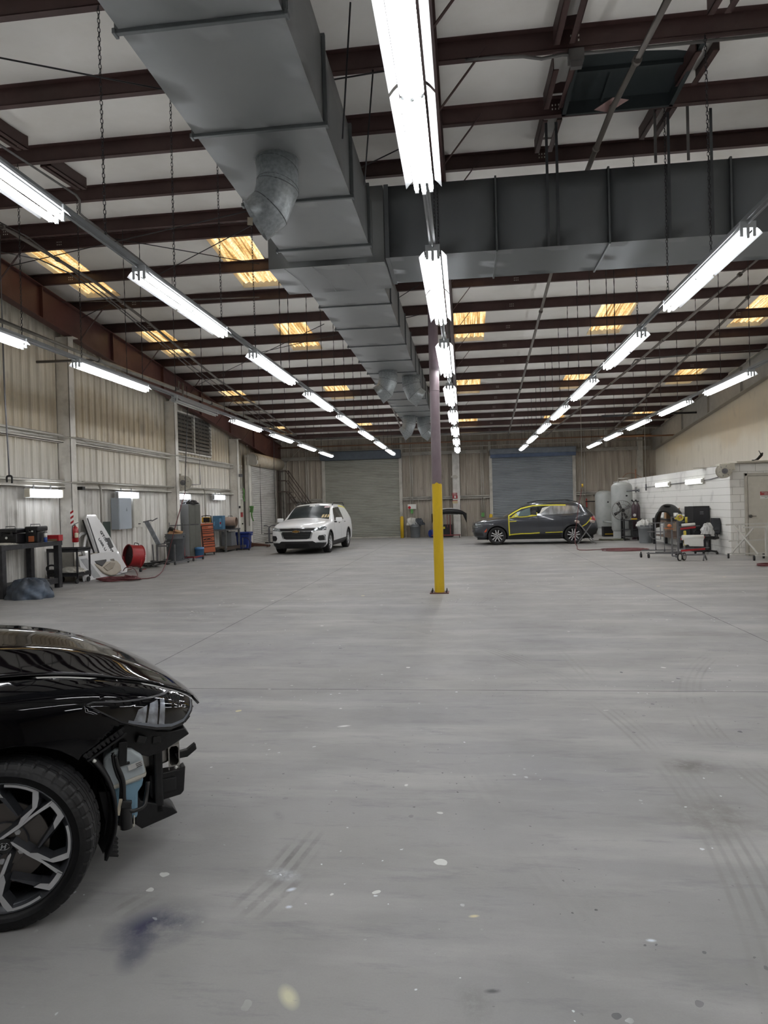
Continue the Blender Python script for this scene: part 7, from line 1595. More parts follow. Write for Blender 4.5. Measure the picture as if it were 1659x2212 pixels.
MB().box(-0.26, 0.26, -0.216, -0.205, 0.10, 0.13).ob('yellow_line', M('tool_yellow', 'c9a52a'), bpy.data.objects['tool_box'])
rnd = random.Random(12); mb = MB(); pts = [(5.9 + rnd.uniform(-0.6, 0.6), 28.0 + rnd.uniform(-0.2, 0.4), 0.02 + 0.02 * (i % 3)) for i in range(22)]; coil(spline(pts, 5), 0.014, 'extension_cord', 'tangled grey green cord on the floor round the fan foot', M('cord_olive', '6d6f5c', 0.5), 'cord')
coil(spline([(4.95, 27.9, 0.015), (5.3, 28.1, 0.015), (5.8, 27.8, 0.015), (5.5, 28.6, 0.015), (6.1, 28.9, 0.015)], 6), 0.014, 'extension_cord', 'grey cord winding on the floor behind the grey SUV', M('cord_grey', '7c7468', 0.5), 'cord')
ws = thing('wall_strap_rack', 'red and black straps hanging on the back wall beside the short tank', 'straps', (6.15, 34.2, 0))
for x in (-0.25, 0.2): MB().box(x - 0.03, x + 0.03, -0.1, -0.06, 0.85, 1.72).ob('red_strap', M('strap_red', '9c3c34', 0.5), ws)
for b_ in ((-0.3, 0.33, -0.12, -0.08, 1.55, 1.60), (-0.28, -0.22, -0.12, -0.05, 0.9, 1.3), (0.17, 0.24, -0.12, -0.05, 1.0, 1.2)): MB().box(*b_).ob('black_bar', m_black, ws)
# gas cylinders on a black welding cart
wc = thing('welding_cart', 'black welding cart with shelves behind the grey bin', 'cart', (6.52, 27.9, 0))
for z in (0.14, 0.42, 0.78): MB().box(-0.34, 0.34, -0.25, 0.25, z, z + 0.03).ob('shelf', m_bsteel, wc)
four_legs(wc, -0.32, 0.32, -0.23, 0.23, 0.86, 0.05, m_bsteel, 0.06); MB().box(-0.05, 0.02, -0.2, 0.2, 0.45, 0.78).box(0.02, 0.28, -0.2, 0.2, 0.17, 0.4).ob('side_plate', m_bsteel, wc)
for x in (-0.3, 0.3):
    for y in (-0.2, 0.2): caster(wc, x, y, 0, 0.05)
tag(MB().cbox((0, 0, 0.03), (0.22, 0.12, 0.05)).ob('yellow_tool', M('tool_yellow', 'c9a52a'), None, 0.012, loc=(6.62, 27.85, 0.81)), 'yellow tool lying on the welding cart', 'tool')
m_gas = M('gas_bottle_maroon', '4b3a41', 0.35, var=0.1)
for i, (x, y, nm) in enumerate(((6.79, 28.55, 'left'), (6.98, 28.75, 'right'))):
    g = thing('gas_cylinder', 'dark maroon gas cylinder with a valve, the %s one by the block wall' % nm, 'gas cylinder', (x, y, 0.0)); MB().lathe([(0, 0), (0.1, 0), (0.1, 1.28), (0.08, 1.38), (0.035, 1.44), (0.03, 1.48)], n=22).ob('bottle', m_gas, g)
    MB().cyl((0, 0, 1.46), (0, 0, 1.56), 0.02, n=10).cyl((-0.06, 0, 1.53), (0.06, 0, 1.53), 0.018, n=8).cyl((-0.07, -0.02, 1.57), (-0.07, -0.05, 1.57), 0.035, n=14).ob('regulator', m_black, g)
    if not i: MB().cyl((0, -0.1, 0.98), (0, -0.104, 0.98), 0.06, n=16).ob('round_label', m_white, g)
gb3 = bin_round('trash_bin', 'weathered light grey round bin beside the welding cart', (6.6, 26.05, 0), 0.27, 0.66, M('bin_weathered', '83878a', 0.55, var=0.1, dirt=('3f4144', 0.6, 3)))
crumple('paper_waste', 'white paper piled in the weathered bin', 'paper', (6.55, 26.05, 0.62), (0.46, 0.4, 0.27), M('paper_white', 'cfd0cd', 0.7, var=0.1), 44, 0.4)
# black bumper cover on the bench
bn = thing('workbench', 'long cluttered workbench against the office block wall', 'workbench', (6.98, 24.3, 0)); m_wd = M('bench_wood', '6b5a4e', 0.7, var=0.2, scale=6, stretch=(1, 4, 1))
MB().box(-0.25, 0.22, -1.9, 1.3, 0.88, 0.93).ob('worktop', m_bsteel, bn, bevel=0.005); four_legs(bn, -0.22, 0.18, -1.82, 1.22, 0.88, 0.09, m_bsteel); MB().box(-0.22, 0.2, -1.85, 1.25, 0.30, 0.34).ob('lower_shelf', m_wd, bn); MB().box(-0.24, -0.2, -1.85, 1.25, 0.80, 0.88).ob('apron', m_wd, bn); MB().box(-0.2, 0.16, -1.4, 0.2, 0.34, 0.68).ob('wooden_chest', m_wd, bn, bevel=0.01)
MB().box(-0.26, -0.22, -1.7, -0.2, 0.55, 0.84).ob('hanging_board', M('board_brown', '8b7a68', 0.7), bn)
cv = thing('bumper_cover', 'big matt black bumper cover curved over the front of the bench', 'bumper', (6.66, 23.9, 0))
mb = MB()
def cvf(u, v):
    a = pi * (0.0 + 1.0 * u); r1 = 0.28 + 0.10 * v
    return (-0.18 + r1 * -cos(a) + 0.42 * v, -0.62 + 0.6 * v + 0.10 * sin(a), 0.66 + (0.56 + 0.22 * sin(pi * min(1, v * 0.8)) - 0.02 * abs(sin(3 * a))) * max(0.0, sin(a)) ** 0.6)
mb.grid(cvf, 26, 10); mb.ob('cover_skin', m_plas, cv, solid=0.025)
mb = MB(); mb.tube([Vector(cvf(u / 20, 0)) + Vector((0, -0.03, 0)) for u in range(21)], 0.04, 8); mb.ob('rolled_edge', m_plas, cv)
MB().cbox((0.20, -0.45, 1.02), (0.05, 0.16, 0.05), (0.1, 0.6, 0)).cbox((0.0, -0.3, 1.37), (0.2, 0.2, 0.03), (0, 0.1, 0)).ob('vent_slot', m_dark, cv)
# clutter on the bench, each thing on its own
def can(x, y, r, h, mat, label, z=0.93, cat='can'):
    t = thing('paint_can', label, cat, (x, y, z)); MB().cyl((0, 0, 0), (0, 0, h), r, n=18).ob('can_body', mat, t); MB().cyl((0, 0, h), (0, 0, h + 0.012), r * 0.9, n=18).ob('lid', m_steel, t); return t
can(6.86, 23.3, 0.075, 0.2, m_white, 'white paint tub with a black label on the bench'); can(6.92, 22.95, 0.05, 0.12, M('can_pink', 'b8488e', 0.4), 'pink can on the bench beside the black bumper'); can(7.04, 23.6, 0.09, 0.16, m_white, 'wide white tub behind the pink can')
tag(MB().box(-0.22, 0.22, -0.12, 0.12, 0, 0.26).prism([(-0.22, 0.26), (0.22, 0.26), (0.22, 0.36), (0.1, 0.30)], -0.12, -0.115, 'xz').ob('cardboard_box', m_cb, None, loc=(7.0, 24.2, 0.93)), 'open brown cardboard box on the back of the bench', 'box')
can(6.93, 22.7, 0.05, 0.16, m_white, 'small white bottle at the near end of the bench', cat='bottle'); can(7.05, 23.1, 0.04, 0.19, m_steel, 'silver spray can among the bench clutter'); can(6.86, 22.55, 0.06, 0.1, M('can_olive', '7c8050', 0.5), 'olive can at the near end of the bench'); can(7.08, 22.75, 0.07, 0.13, M('can_grey', '9b9d9c', 0.4), 'pale grey tin at the near end of the bench')
tag(MB().cbox((0, 0, 0.035), (0.2, 0.12, 0.07)).ob('yellow_box', M('box_yellow', 'd8bc2e', 0.5), None, 0.005, loc=(6.84, 22.95, 0.93)), 'flat yellow box on the front of the bench', 'box')
tag(MB().cbox((0, 0, 0.06), (0.16, 0.2, 0.12)).ob('small_box', M('box_brown', '7b6a4f', 0.7), None, 0.004, loc=(7.0, 23.55, 0.93)), 'small brown box between the tubs on the bench', 'box')
tag(MB().lathe([(0, 0), (0.05, 0), (0.055, 0.18), (0.03, 0.22), (0.03, 0.26), (0, 0.27)], n=16).ob('bottle', m_white, None, loc=(7.1, 25.4, 0.93)), 'tall white bottle on the bench behind the black bumper', 'bottle')
# black cabinets
for (x, y, w_, d_, h_, lab) in ((7.0, 22.0, 0.40, 0.42, 1.35, 'tall black drawer cabinet with paper labels at the end of the bench'), (6.98, 21.45, 0.46, 0.46, 1.36, 'black two-door file cabinet nearest the office chair')):
    k = thing('file_cabinet', lab, 'cabinet', (x, y, 0)); MB().box(-w_ / 2, w_ / 2, -d_ / 2, d_ / 2, 0, h_).ob('carcass', m_black, k, bevel=0.008)
    for i in range(2 if w_ > 0.42 else 9):
        n_ = 2 if w_ > 0.42 else 9; z0 = 0.03 + i * (h_ - 0.06) / n_; MB().box(-w_ / 2 + 0.015, w_ / 2 - 0.015, -d_ / 2 - 0.012, -d_ / 2, z0, z0 + (h_ - 0.06) / n_ - 0.015).ob('drawer', M('drawer_black', '222226', 0.4, var=0.1), k, bevel=0.004)
    if w_ > 0.42: MB().box(-0.05, 0.05, -d_ / 2 - 0.03, -d_ / 2 - 0.012, 1.12, 1.14).box(-0.05, 0.05, -d_ / 2 - 0.016, -d_ / 2 - 0.012, 1.17, 1.2).ob('handle', m_gst, k)
    else:
        MB().box(-0.14, -0.05, -d_ / 2 - 0.018, -d_ / 2 - 0.012, 1.24, 1.29).box(0.03, 0.13, -d_ / 2 - 0.018, -d_ / 2 - 0.012, 1.24, 1.29).ob('label_strip', M('label_pinkish', 'c99f8f', 0.5), k)
tag(MB().box(-0.25, 0.05, -0.2, 0.2, 0, 0.66).ob('storage_drawers', M('drawers_grey', '3a3e42', 0.4), None, 0.01, loc=(6.72, 21.75, 0.25)), 'dark grey small drawer unit behind the paper rolls', 'drawers')
# office chair
oc = thing('office_chair', 'black swivel office chair with a mesh back by the office corner', 'office chair', (6.86, 20.45, 0), -1.25)
for k in range(5):
    a = 2 * pi * k / 5 + 0.3; MB().bar((0.04 * cos(a), 0.04 * sin(a), 0.10), (0.31 * cos(a), 0.31 * sin(a), 0.065), 0.04, 0.03).ob('base_leg', m_black, oc); MB().cyl((0.31 * cos(a) - 0.02, 0.31 * sin(a), 0.028), (0.31 * cos(a) + 0.02, 0.31 * sin(a), 0.028), 0.028, n=12).ob('caster', m_rubber, oc)
MB().cyl((0, 0, 0.10), (0, 0, 0.42), 0.028, n=12).ob('gas_post', m_gst, oc); MB().box(-0.24, 0.24, -0.25, 0.23, 0.42, 0.50).ob('seat', m_black, oc, bevel=0.035, seg=4)
mb = MB(); mb.grid(lambda u, v: ((u - 0.5) * (0.46 - 0.10 * v * v), 0.24 + 0.03 * sin(pi * v) + 0.05 * v - 0.05 * cos((u - 0.5) * pi), 0.56 + 0.46 * v), 10, 10); mb.ob('backrest', M('mesh_black', '1f2024', 0.7), oc, solid=0.03)
MB().tube(spline([(0, 0.1, 0.44), (0, 0.3, 0.42), (0, 0.33, 0.6), (0, 0.27, 0.75)], 5), 0.022, 8).ob('back_arm', m_gst, oc)
for s in (-1, 1): MB().tube(spline([(s * 0.22, 0.05, 0.45), (s * 0.29, 0.05, 0.5), (s * 0.29, 0.02, 0.66)], 4), 0.018, 7).box(s * 0.29 - 0.035, s * 0.29 + 0.035, -0.16, 0.12, 0.66, 0.69).ob('armrest', m_black, oc)
crumple('white_bag', 'crumpled white bag hanging over the office chair arm', 'bag', (6.78, 20.15, 0.58), (0.28, 0.26, 0.36), M('bag_white', 'c3c4c3', 0.6, var=0.2, scale=9), 51, 0.4)
# ============================================================= masking paper stand
ms = thing('masking_paper_stand', 'grey wheeled masking paper stand with red cutter bars', 'paper stand', (5.45, 18.3, 0)); m_rb = M('cutter_red', 'b02a30', 0.35)
MB().bar((-0.02, 0, 0.12), (-0.02, 0, 1.18), 0.035).bar((-0.14, 0.1, 0.12), (-0.14, 0.1, 1.14), 0.035).bar((-0.14, 0.1, 1.12), (0.0, 0, 1.14), 0.03).ob('post', m_gst, ms)
MB().bar((-0.0, 0.0, 0.15), (0.62, 0.0, 0.15), 0.035).bar((0.62, 0.0, 0.15), (0.70, 0.08, 0.01), 0.03).bar((0.62, 0.0, 0.15), (0.56, -0.1, 0.01), 0.03).bar((-0.02, -0.0, 0.12), (-0.14, 0.1, 0.12), 0.035).bar((-0.55, 0.15, 0.22), (0.1, 0.1, 0.22), 0.035).ob('base_frame', m_gst, ms)
for x, y in ((0.0, -0.05), (0.16, 0.12)):
    w = MB().cyl((x - 0.02, y - 0.0, 0.10), (x + 0.0, y - 0.02, 0.10), 0.10, n=24).ob('wheel', m_rubber, ms); MB().cyl((x - 0.015, y - 0.02, 0.10), (x + 0.003, y - 0.035, 0.10), 0.072, n=20).ob('wheel_hub', m_white, w)
for (z, x1, rr_, y_) in ((0.86, 0.40, 0.035, -0.02), (0.60, 0.62, 0.045, -0.02), (0.30, 0.62, 0.0, -0.02)):
    MB().bar((0.03, y_ - 0.03, z - 0.04), (x1, y_ - 0.03, z), 0.02, 0.045).ob('cutter_bar', m_rb, ms); MB().bar((0.0, y_, z + 0.01), (x1 + 0.12, y_, z + 0.03), 0.018).ob('roll_spindle', m_gst, ms)
tag(MB().cyl((5.50, 18.2, 0.60), (6.02, 18.2, 0.60), 0.065, n=22).box(5.53, 6.0, 18.14, 18.145, 0.42, 0.60).ob('paper_roll', m_white, None), 'wide white masking paper roll on the middle bar of the stand', 'paper roll')
MB().prism([(5.62, 0.44), (5.66, 0.38), (6.0, 0.37), (6.0, 0.45)], 18.135, 18.14, 'xz').ob('paper_edge', m_white, bpy.data.objects['paper_roll'])
tag(MB().cyl((5.50, 18.2, 0.92), (5.82, 18.2, 0.94), 0.035, n=18).ob('paper_roll', m_white), 'narrow white masking paper roll on the top bar of the stand', 'paper roll')
def taper(c, R_, r_, w, label, tilt=0.0):
    t = thing('tape_roll', label, 'tape', c, 0, rot=(0, 0, tilt)); MB().lathe([(r_, -w / 2), (R_, -w / 2), (R_, w / 2), (r_, w / 2), (r_, -w / 2)], axis='y', n=28).ob('tape', M('tape_yellow', 'cdbd48', 0.5), t); MB().lathe([(r_ * 0.92, -w / 2), (r_, -w / 2), (r_, w / 2), (r_ * 0.92, w / 2), (r_ * 0.92, -w / 2)], axis='y', n=28).ob('core', m_cb, t)
taper((5.45, 18.18, 1.11), 0.082, 0.05, 0.04, 'yellow masking tape roll hung at the top of the paper stand', 0.1)
taper((5.62, 18.22, 1.05), 0.075, 0.045, 0.05, 'second yellow tape roll just right of the top one', 1.2); taper((5.60, 18.3, 0.68), 0.09, 0.05, 0.05, 'yellow tape roll at the left end of the wide paper roll', 1.4); taper((5.60, 18.3, 0.48), 0.09, 0.05, 0.05, 'lowest yellow tape roll under the wide paper roll', 1.4)
tag(MB().ball((5.24, 18.35, 0.90), 0.045, sx=1.3).bar((5.1, 18.35, 0.84), (5.34, 18.35, 0.82), 0.02).ob('sanding_tool', M('tool_orange', 'c8784a', 0.4)), 'small orange and red hand tool clipped left of the paper stand', 'tool')
# low panel stand with casters beside it
ls = thing('panel_stand', 'grey low wheeled panel stand with upright loops left of the paper stand', 'stand', (5.15, 19.2, 0))
MB().bar((-0.32, 0.35, 0.2), (0.55, 0.2, 0.2), 0.03).bar((-0.25, 0.1, 0.13), (0.6, -0.1, 0.13), 0.035).ob('base_frame', m_gst, ls)
MB().tube([(0.02, 0.2, 0.2), (0.02, 0.2, 0.62), (0.02, 0.2, 0.95)], 0.017, 8).tube([(0.22, 0.1, 0.15), (0.22, 0.1, 0.5), (0.22, 0.1, 0.95)], 0.02, 8).tube([(-0.12, 0.2, 0.95), (-0.12, 0.2, 0.60), (-0.05, 0.2, 0.52), (0.15, 0.2, 0.5), (0.15, 0.2, 0.95)], 0.015, 7).bar((-0.2, 0.2, 0.72), (0.3, 0.15, 0.70), 0.025).bar((-0.1, 0.15, 0.95), (0.5, 0.1, 0.95), 0.03).ob('upright_frame', m_gst, ls)
for x, y in ((-0.34, 0.35), (-0.2, 0.1), (0.55, 0.2), (0.6, -0.1)): MB().cyl((x - 0.02, y, 0.06), (x + 0.02, y, 0.06), 0.06, n=16).bar((x, y, 0.06), (x, y, 0.16), 0.025).ob('caster', m_rubber, ls)
# folding X stand near the grey SUV
xs_ = thing('folding_trestle', 'silver X-shaped folding stand with padded tops near the grey SUV', 'stand', (4.45, 26.2, 0))
for dy in (-0.35, 0.35):
    MB().bar((-0.30, dy, 0.82), (0.32, dy - 0.05, 0.02), 0.035).bar((0.22, dy, 0.82), (-0.35, dy - 0.05, 0.02), 0.035).ob('crossed_legs', m_steel, xs_)
for x in (-0.31, 0.24): MB().cyl((x, -0.42, 0.84), (x, 0.42, 0.84), 0.055, n=16).ob('padded_top', M('foam_pink_grey', 'b3a49c', 0.7), xs_)
# hanging line and hose coil on the floor at the right
hx = PY(1254, 880, 25.2); hz = 0.03
pipe('drop_pipe', 'thin vertical air pipe dropping from the roof by the second roller door', [(hx.x, 25.2, 5.4), (hx.x, 25.2, 2.15)], 0.013, m_pipe, 'air line')
hl = PZ(1241, 1180); c0 = PZ(1345, 1189)
pts = [(hx.x, 25.2, 2.15), tuple(PY(1249, 1100, 25.2)), tuple(PY(1242, 1165, 25.2)), (hl.x + 0.03, hl.y - 0.4, 0.03), tuple(PZ(1252, 1189) + Vector((0, 0, 0.015))), tuple(PZ(1300, 1188) + Vector((0, 0, 0.015)))]
for i in range(70):
    a = pi + i * 0.40; rr_ = 0.42 + 0.12 * sin(i * 0.35); pts.append((c0.x + rr_ * 1.5 * cos(a), c0.y + rr_ * 0.9 * sin(a), 0.016 + 0.03 * i / 70))
coil(spline(pts, 3), 0.013, 'air_hose', 'dark red air hose falling beside the X stand into a floor coil', m_hr)
tag(MB().cyl((hx.x, 25.2, 2.10), (hx.x, 25.2, 2.22), 0.03, n=10).ob('hose_coupling', M('tool_yellow', 'c9a52a')), 'yellow coupling where the red hose meets the drop pipe', 'coupling')
# white rolling panel frames at the right edge
m_wf = M('frame_white', 'c9c8c2', 0.4, var=0.1, dirt=('8b8982', 0.4, 6))
rf = thing('rolling_rack', 'white tubular folding rack on black casters at the right edge', 'rack', (7.2, 18.5, 0))
MB().bar((-0.42, 0.3, 0.88), (0.9, 0.3, 0.90), 0.035).bar((-0.25, -0.35, 0.83), (0.9, -0.35, 0.83), 0.035).ob('top_rails', m_wf, rf)
for a_, b_ in (((-0.32, 0.0, 0.88), (0.07, -0.45, 0.16)), ((0.07, -0.2, 0.80), (-0.30, 0.3, 0.12)), ((-0.12, 0.3, 0.88), (-0.10, 0.3, 0.12)), ((0.30, -0.35, 0.83), (0.30, -0.35, 0.12)), ((0.6, 0.3, 0.88), (0.6, 0.3, 0.12))): MB().bar(a_, b_, 0.033).ob('leg', m_wf, rf)
MB().bar((-0.4, 0.3, 0.12), (0.9, 0.3, 0.12), 0.035).bar((0.0, -0.4, 0.12), (0.9, -0.4, 0.12), 0.035).bar((-0.35, 0.3, 0.45), (0.9, 0.3, 0.48), 0.03).bar((0.3, -0.35, 0.5), (0.9, -0.35, 0.5), 0.025).ob('lower_rails', m_wf, rf)
for x, y in ((-0.37, 0.3), (-0.05, -0.5), (0.42, 0.1), (0.5, -0.4), (0.85, 0.3)): MB().cyl((x - 0.02, y, 0.065), (x + 0.02, y - 0.01, 0.065), 0.065, n=18).bar((x, y, 0.06), (x, y, 0.13), 0.03).ob('caster', m_rubber, rf)
coil([(7.0 + 0.35 * cos(i * 0.4), 16.55 + 0.25 * sin(i * 0.4), 0.015 + 0.0006 * i) for i in range(60)], 0.012, 'air_hose', 'dark red hose coil on the floor at the right edge', m_hr)
# office wall fittings
reel((6.98, 19.42, 2.31), 0.19, 0.12, 'round grey hose reel fixed at the office corner', m_reel, 0.0, (-0.1, 0.3, 0.0, 0.25, 0.02, 0.2))
m_dl = M('lit_diffuser_soft', 'f4f6ee', 0.4, var=0, emit=1.6)
for ya, yb, nm in ((25.1, 26.7, 'farther'), (21.7, 23.2, 'nearer')):
    t = thing('wall_light', '%s lit wall light on the painted block wall' % nm, 'wall light', (OX, (ya + yb) / 2, 2.12)); L_ = (yb - ya) / 2
    MB().box(-0.12, -0.03, -L_, L_ - 0.04, -0.08, 0.08).ob('diffuser', m_dl, t, bevel=0.03, seg=3); MB().box(-0.05, 0, -L_ - 0.02, L_ + 0.02, -0.085, 0.085).box(-0.11, -0.04, -L_ - 0.05, -L_, -0.06, 0.06).ob('housing', m_pan2, t, bevel=0.01)
pipe('wall_conduit', 'dark cable joining the wall lights on the block wall', [(OX - 0.02, 28.5, 2.08), (OX - 0.02, 26.8, 2.1), (OX - 0.02, 21.2, 2.14), (OX - 0.02, 20.2, 2.2)], 0.012, m_gst)
tag(MB().cyl((OX - 0.1, 28.0, 1.95), (OX - 0.1, 28.0, 2.2), 0.03, n=10).ob('pipe_valve', m_gst), 'grey valve on the block wall left of the far wall light', 'valve')
pipe('drop_pipe', 'thin vertical pipe from the roof down to the block wall valve', [(OX - 0.1, 28.0, 5.3), (OX - 0.1, 28.0, 2.2)], 0.014, m_pipe, 'air line')
tag(MB().cyl((7.6, 31.5, 2.5), (7.6, 31.5, 2.95), 0.03, n=10).tube(spline([(7.0, 31.5, 2.55), (7.2, 31.5, 2.75), (7.5, 31.5, 2.78), (7.9, 31.5, 2.55)], 5), 0.012, 7).ob('vent_stub', M('copper_pipe', '9a7560', 0.4, 0.5)), 'short copper pipe stub on top of the office by the tanks', 'pipe')

# ============================================================= pipes and cables under the roof
m_spr = M('sprinkler_pipe', '6e6862', 0.45, 0.3, var=0.15, scale=3); m_cond = M('roof_conduit', '6a6866', 0.4, 0.4)
def roofpipe(label, pix, r, off, mat=None, name='roof_pipe', cat='pipe', collars=True):
    P = [RF(x, y, off) for x, y in pix]; o = MB().tube(P, r, 10).ob(name, mat or m_spr); tag(o, label, cat)
    if collars:
        for i in range(len(P) - 1):
            d = (P[i + 1] - P[i]); k = max(1, int(d.length / 3.0))
            for j in range(k):
                c = P[i] + d * ((j + 0.5) / k); dn = d.normalized(); MB().cyl(c - dn * 0.03, c + dn * 0.03, r * 1.35, n=12).ob('coupling', mat or m_spr, o)
    return o
roofpipe('grey sprinkler pipe crossing above the branch duct near the roof hatch', [(1452, -20), (1320, 240), (1262, 385)], 0.035, 0.42)
roofpipe('grey sprinkler pipe running back from the branch duct to the second roller door', [(1192, 585), (1150, 740), (1098, 938)], 0.035, 0.35)
roofpipe('left of two slanting pipes right of the second row of lights', [(1690, 515), (1524, 656), (1363, 794), (1178, 942)], 0.035, 0.45)
roofpipe('right of two slanting pipes right of the second row of lights', [(1690, 568), (1555, 702), (1437, 816), (1320, 932)], 0.035, 0.35)
roofpipe('conduit crossing from the right wall and turning down at the slanting pipe', [(1690, 752), (1500, 766), (1372, 777), (1364, 790)], 0.025, 0.3, m_cond, collars=False)
roofpipe('thick pale pipe of three running back along the left side under the roof', [(-20, 478), (28, 503), (202, 607), (316, 693), (471, 820), (579, 894), (640, 941)], 0.032, 0.38)
roofpipe('upper of two thin lines beside the thick left pipe', [(-20, 470), (60, 512), (230, 640), (420, 795), (600, 925)], 0.014, 0.30, m_cond, collars=False)
roofpipe('lower of two thin lines beside the thick left pipe', [(-20, 540), (84, 560), (150, 590), (250, 662), (430, 812), (590, 928)], 0.014, 0.34, m_cond, collars=False)
roofpipe('conduit bending down in front of the left row of lights', [(-20, 300), (164, 421), (172, 432), (172, 460), (180, 468), (301, 560), (350, 606)], 0.018, 0.25, m_cond, collars=False)
roofpipe('pipe passing below the main duct towards the back wall', [(796, 800), (850, 885), (878, 955)], 0.035, 0.5)
roofpipe('long thin conduit along the third purlin beyond the ridge', [(60, 653), (330, 650), (560, 642)], 0.016, 0.03, m_cond, collars=False)
roofpipe('flexible grey conduit with a junction box under the near right purlin', [(1005, 130), (1060, 125), (1130, 122), (1170, 127), (1215, 118), (1240, 118), (1659, 75)], 0.018, 0.06, m_cond, collars=False)
P = RF(1244, 122, 0.08); tag(MB().cbox(P, (0.16, 0.1, 0.12)).cbox(P + Vector((0, 0, -0.09)), (0.12, 0.06, 0.07)).ob('junction_box', m_cond), 'grey junction box on the purlin left of the roof hatch', 'junction box')
def rod(label, a, b, off=0.05, r=0.009, mat=None, name='brace_rod'):
    return tag(MB().cyl(RF(*a, off), RF(*b, off), r, n=6).ob(name, mat or m_chain), label, 'brace rod')
rod('thin brace rod across the top left corner of the roof', (-20, 121), (352, 193)); rod('brace rod rising right between the left skylights', (330, 600), (560, 478)); rod('brace rod descending right to the second skylight', (226, 512), (560, 570))
rod('brace rod from the left row towards the ridge', (20, 575), (560, 450), 0.3); rod('long brace rod behind the second left light', (700, 700), (430, 830)); rod('brace rod in front of the left rafter', (240, 655), (140, 705), 0.1)
rod('short brace rod left of the near middle light', (720, 172), (840, 152)); rod('brace rod rising beside the near middle light', (780, 362), (862, 322)); rod('brace rod between the third and fourth left skylights', (560, 762), (905, 680)); rod('thin rod hanging right of the middle duct', (835, 660), (905, 615), 0.1)
for a, b, l in (((757, -20), (740, 300), 'left hanging rod between main duct and middle lights'), ((806, 150), (787, 400), 'right hanging rod between main duct and middle lights')):
    q = RF(a[0], max(a[1], 5), 0); e_ = PY(b[0], b[1], q.y + 0.3); tag(MB().cyl(q, e_, 0.009, n=6).ob('hanging_rod', m_chain), l, 'rod')
# tall level pipe before the left wall
P = [PX(x, y, -8.2) for x, y in ((-30, 680), (212, 777), (378, 840), (690, 963))]
o = tag(MB().tube(P, 0.05, 12).ob('wall_main_pipe', M('main_pipe_grey', '86837c', 0.45, 0.2, dirt=('a8a49a', 0.4, 3))), 'thick level grey pipe running along before the left wall under the rafter', 'pipe')
for x, y in ((212, 777), (378, 840), (455, 871), (582, 921)): c = PX(x, y, -8.2); MB().cyl(c - Vector((0, 0.05, 0)), c + Vector((0, 0.05, 0)), 0.068, n=14).ob('flange', m_cond, o)
c = PX(213, 777, -8.2); tag(MB().cyl(c, c + Vector((-1.45, -0.1, 0)), 0.03, n=10).ob('cross_pipe', m_cond), 'dark pipe reaching from the thick level pipe to the left wall', 'pipe')
c = PX(392, 838, -8.1); tag(MB().tube([c + Vector((0, -0.2, -0.1)), c + Vector((0, -0.2, 0.15)), c + Vector((0, 0.1, 0.15)), c + Vector((0, 0.1, -0.25))], 0.03, 8).ob('pipe_loop', m_spr), 'square pipe loop on top of the thick level pipe', 'pipe')
# power drop with hooks at the far left
P = [Vector((PY(5, 700, 12.0).x, 12.0, roof_z(12) + 0.02)), PY(5, 700, 12.0), PY(10, 850, 12.0), PY(18, 985, 12.0), PY(20, 1028, 12.0)]
o = tag(MB().tube(P, 0.014, 8).ob('power_drop', m_gst), 'grey drop pipe ending in a double hook over the workbench', 'drop pipe'); c = P[-1]
MB().tube(spline([c + Vector((-0.05, 0, -0.12)), c + Vector((-0.05, 0, -0.02)), c, c + Vector((0.05, 0, -0.02)), c + Vector((0.05, 0, -0.14))], 4), 0.018, 8).ob('double_hook', m_black, o)
pipe('drop_pipe', 'thin black vertical pipe beside the left lights near the rolling stairs', [(PY(591, 950, 30.0).x, 30.0, roof_z(30)), tuple(PY(591, 950, 30.0)), tuple(PY(592, 1020, 30.0)), tuple(PY(596, 1130, 30.0))], 0.012, m_chain, 'air line')
pipe('brace_bar', 'diagonal pale brace from the lights down to the back left corner', [tuple(PY(650, 968, 33.6)), tuple(PY(602, 1018, 33.6))], 0.02, m_pipe, 'brace')
# cross pipes in front of the back wall
def xpipe(label, x0, x1, y, z, r, mat): return tag(MB().cyl((x0, y, z), (x1, y, z), r, n=10).ob('cross_pipe', mat), label, 'pipe')
m_cop = M('copper_brown_pipe', '8d6a52', 0.45, 0.3)
xpipe('brown pipe across the whole back wall above the roller doors', -9.3, 8.9, YB - 0.6, 4.68, 0.035, m_cop); xpipe('thin grey pipe just below the brown pipe at the back wall', -8.2, 8.9, YB - 0.45, 4.45, 0.018, m_pipe); xpipe('upper grey pipe across under the roof before the back wall', -7.0, 8.9, YB - 2.2, 4.92, 0.04, m_cond)
xpipe('short brown pipe ending at the right wall above the tanks', 6.0, 9.2, 30.8, 4.35, 0.035, m_cop); xpipe('dark bar ending at the right wall below the last skylight', 5.5, 9.2, 28.0, 4.95, 0.04, m_bsteel)
for x in (1.3, -3.1, 6.9): tag(MB().box(x - 0.06, x + 0.06, YB - 0.2, YB - 0.08, 4.2, 5.0).ob('wall_post', m_colg), 'short grey post above the girt at %s' % {1.3: 'the left of the second roller door', -3.1: 'the right of the first roller door', 6.9: 'the right of the second roller door'}[x], 'post')
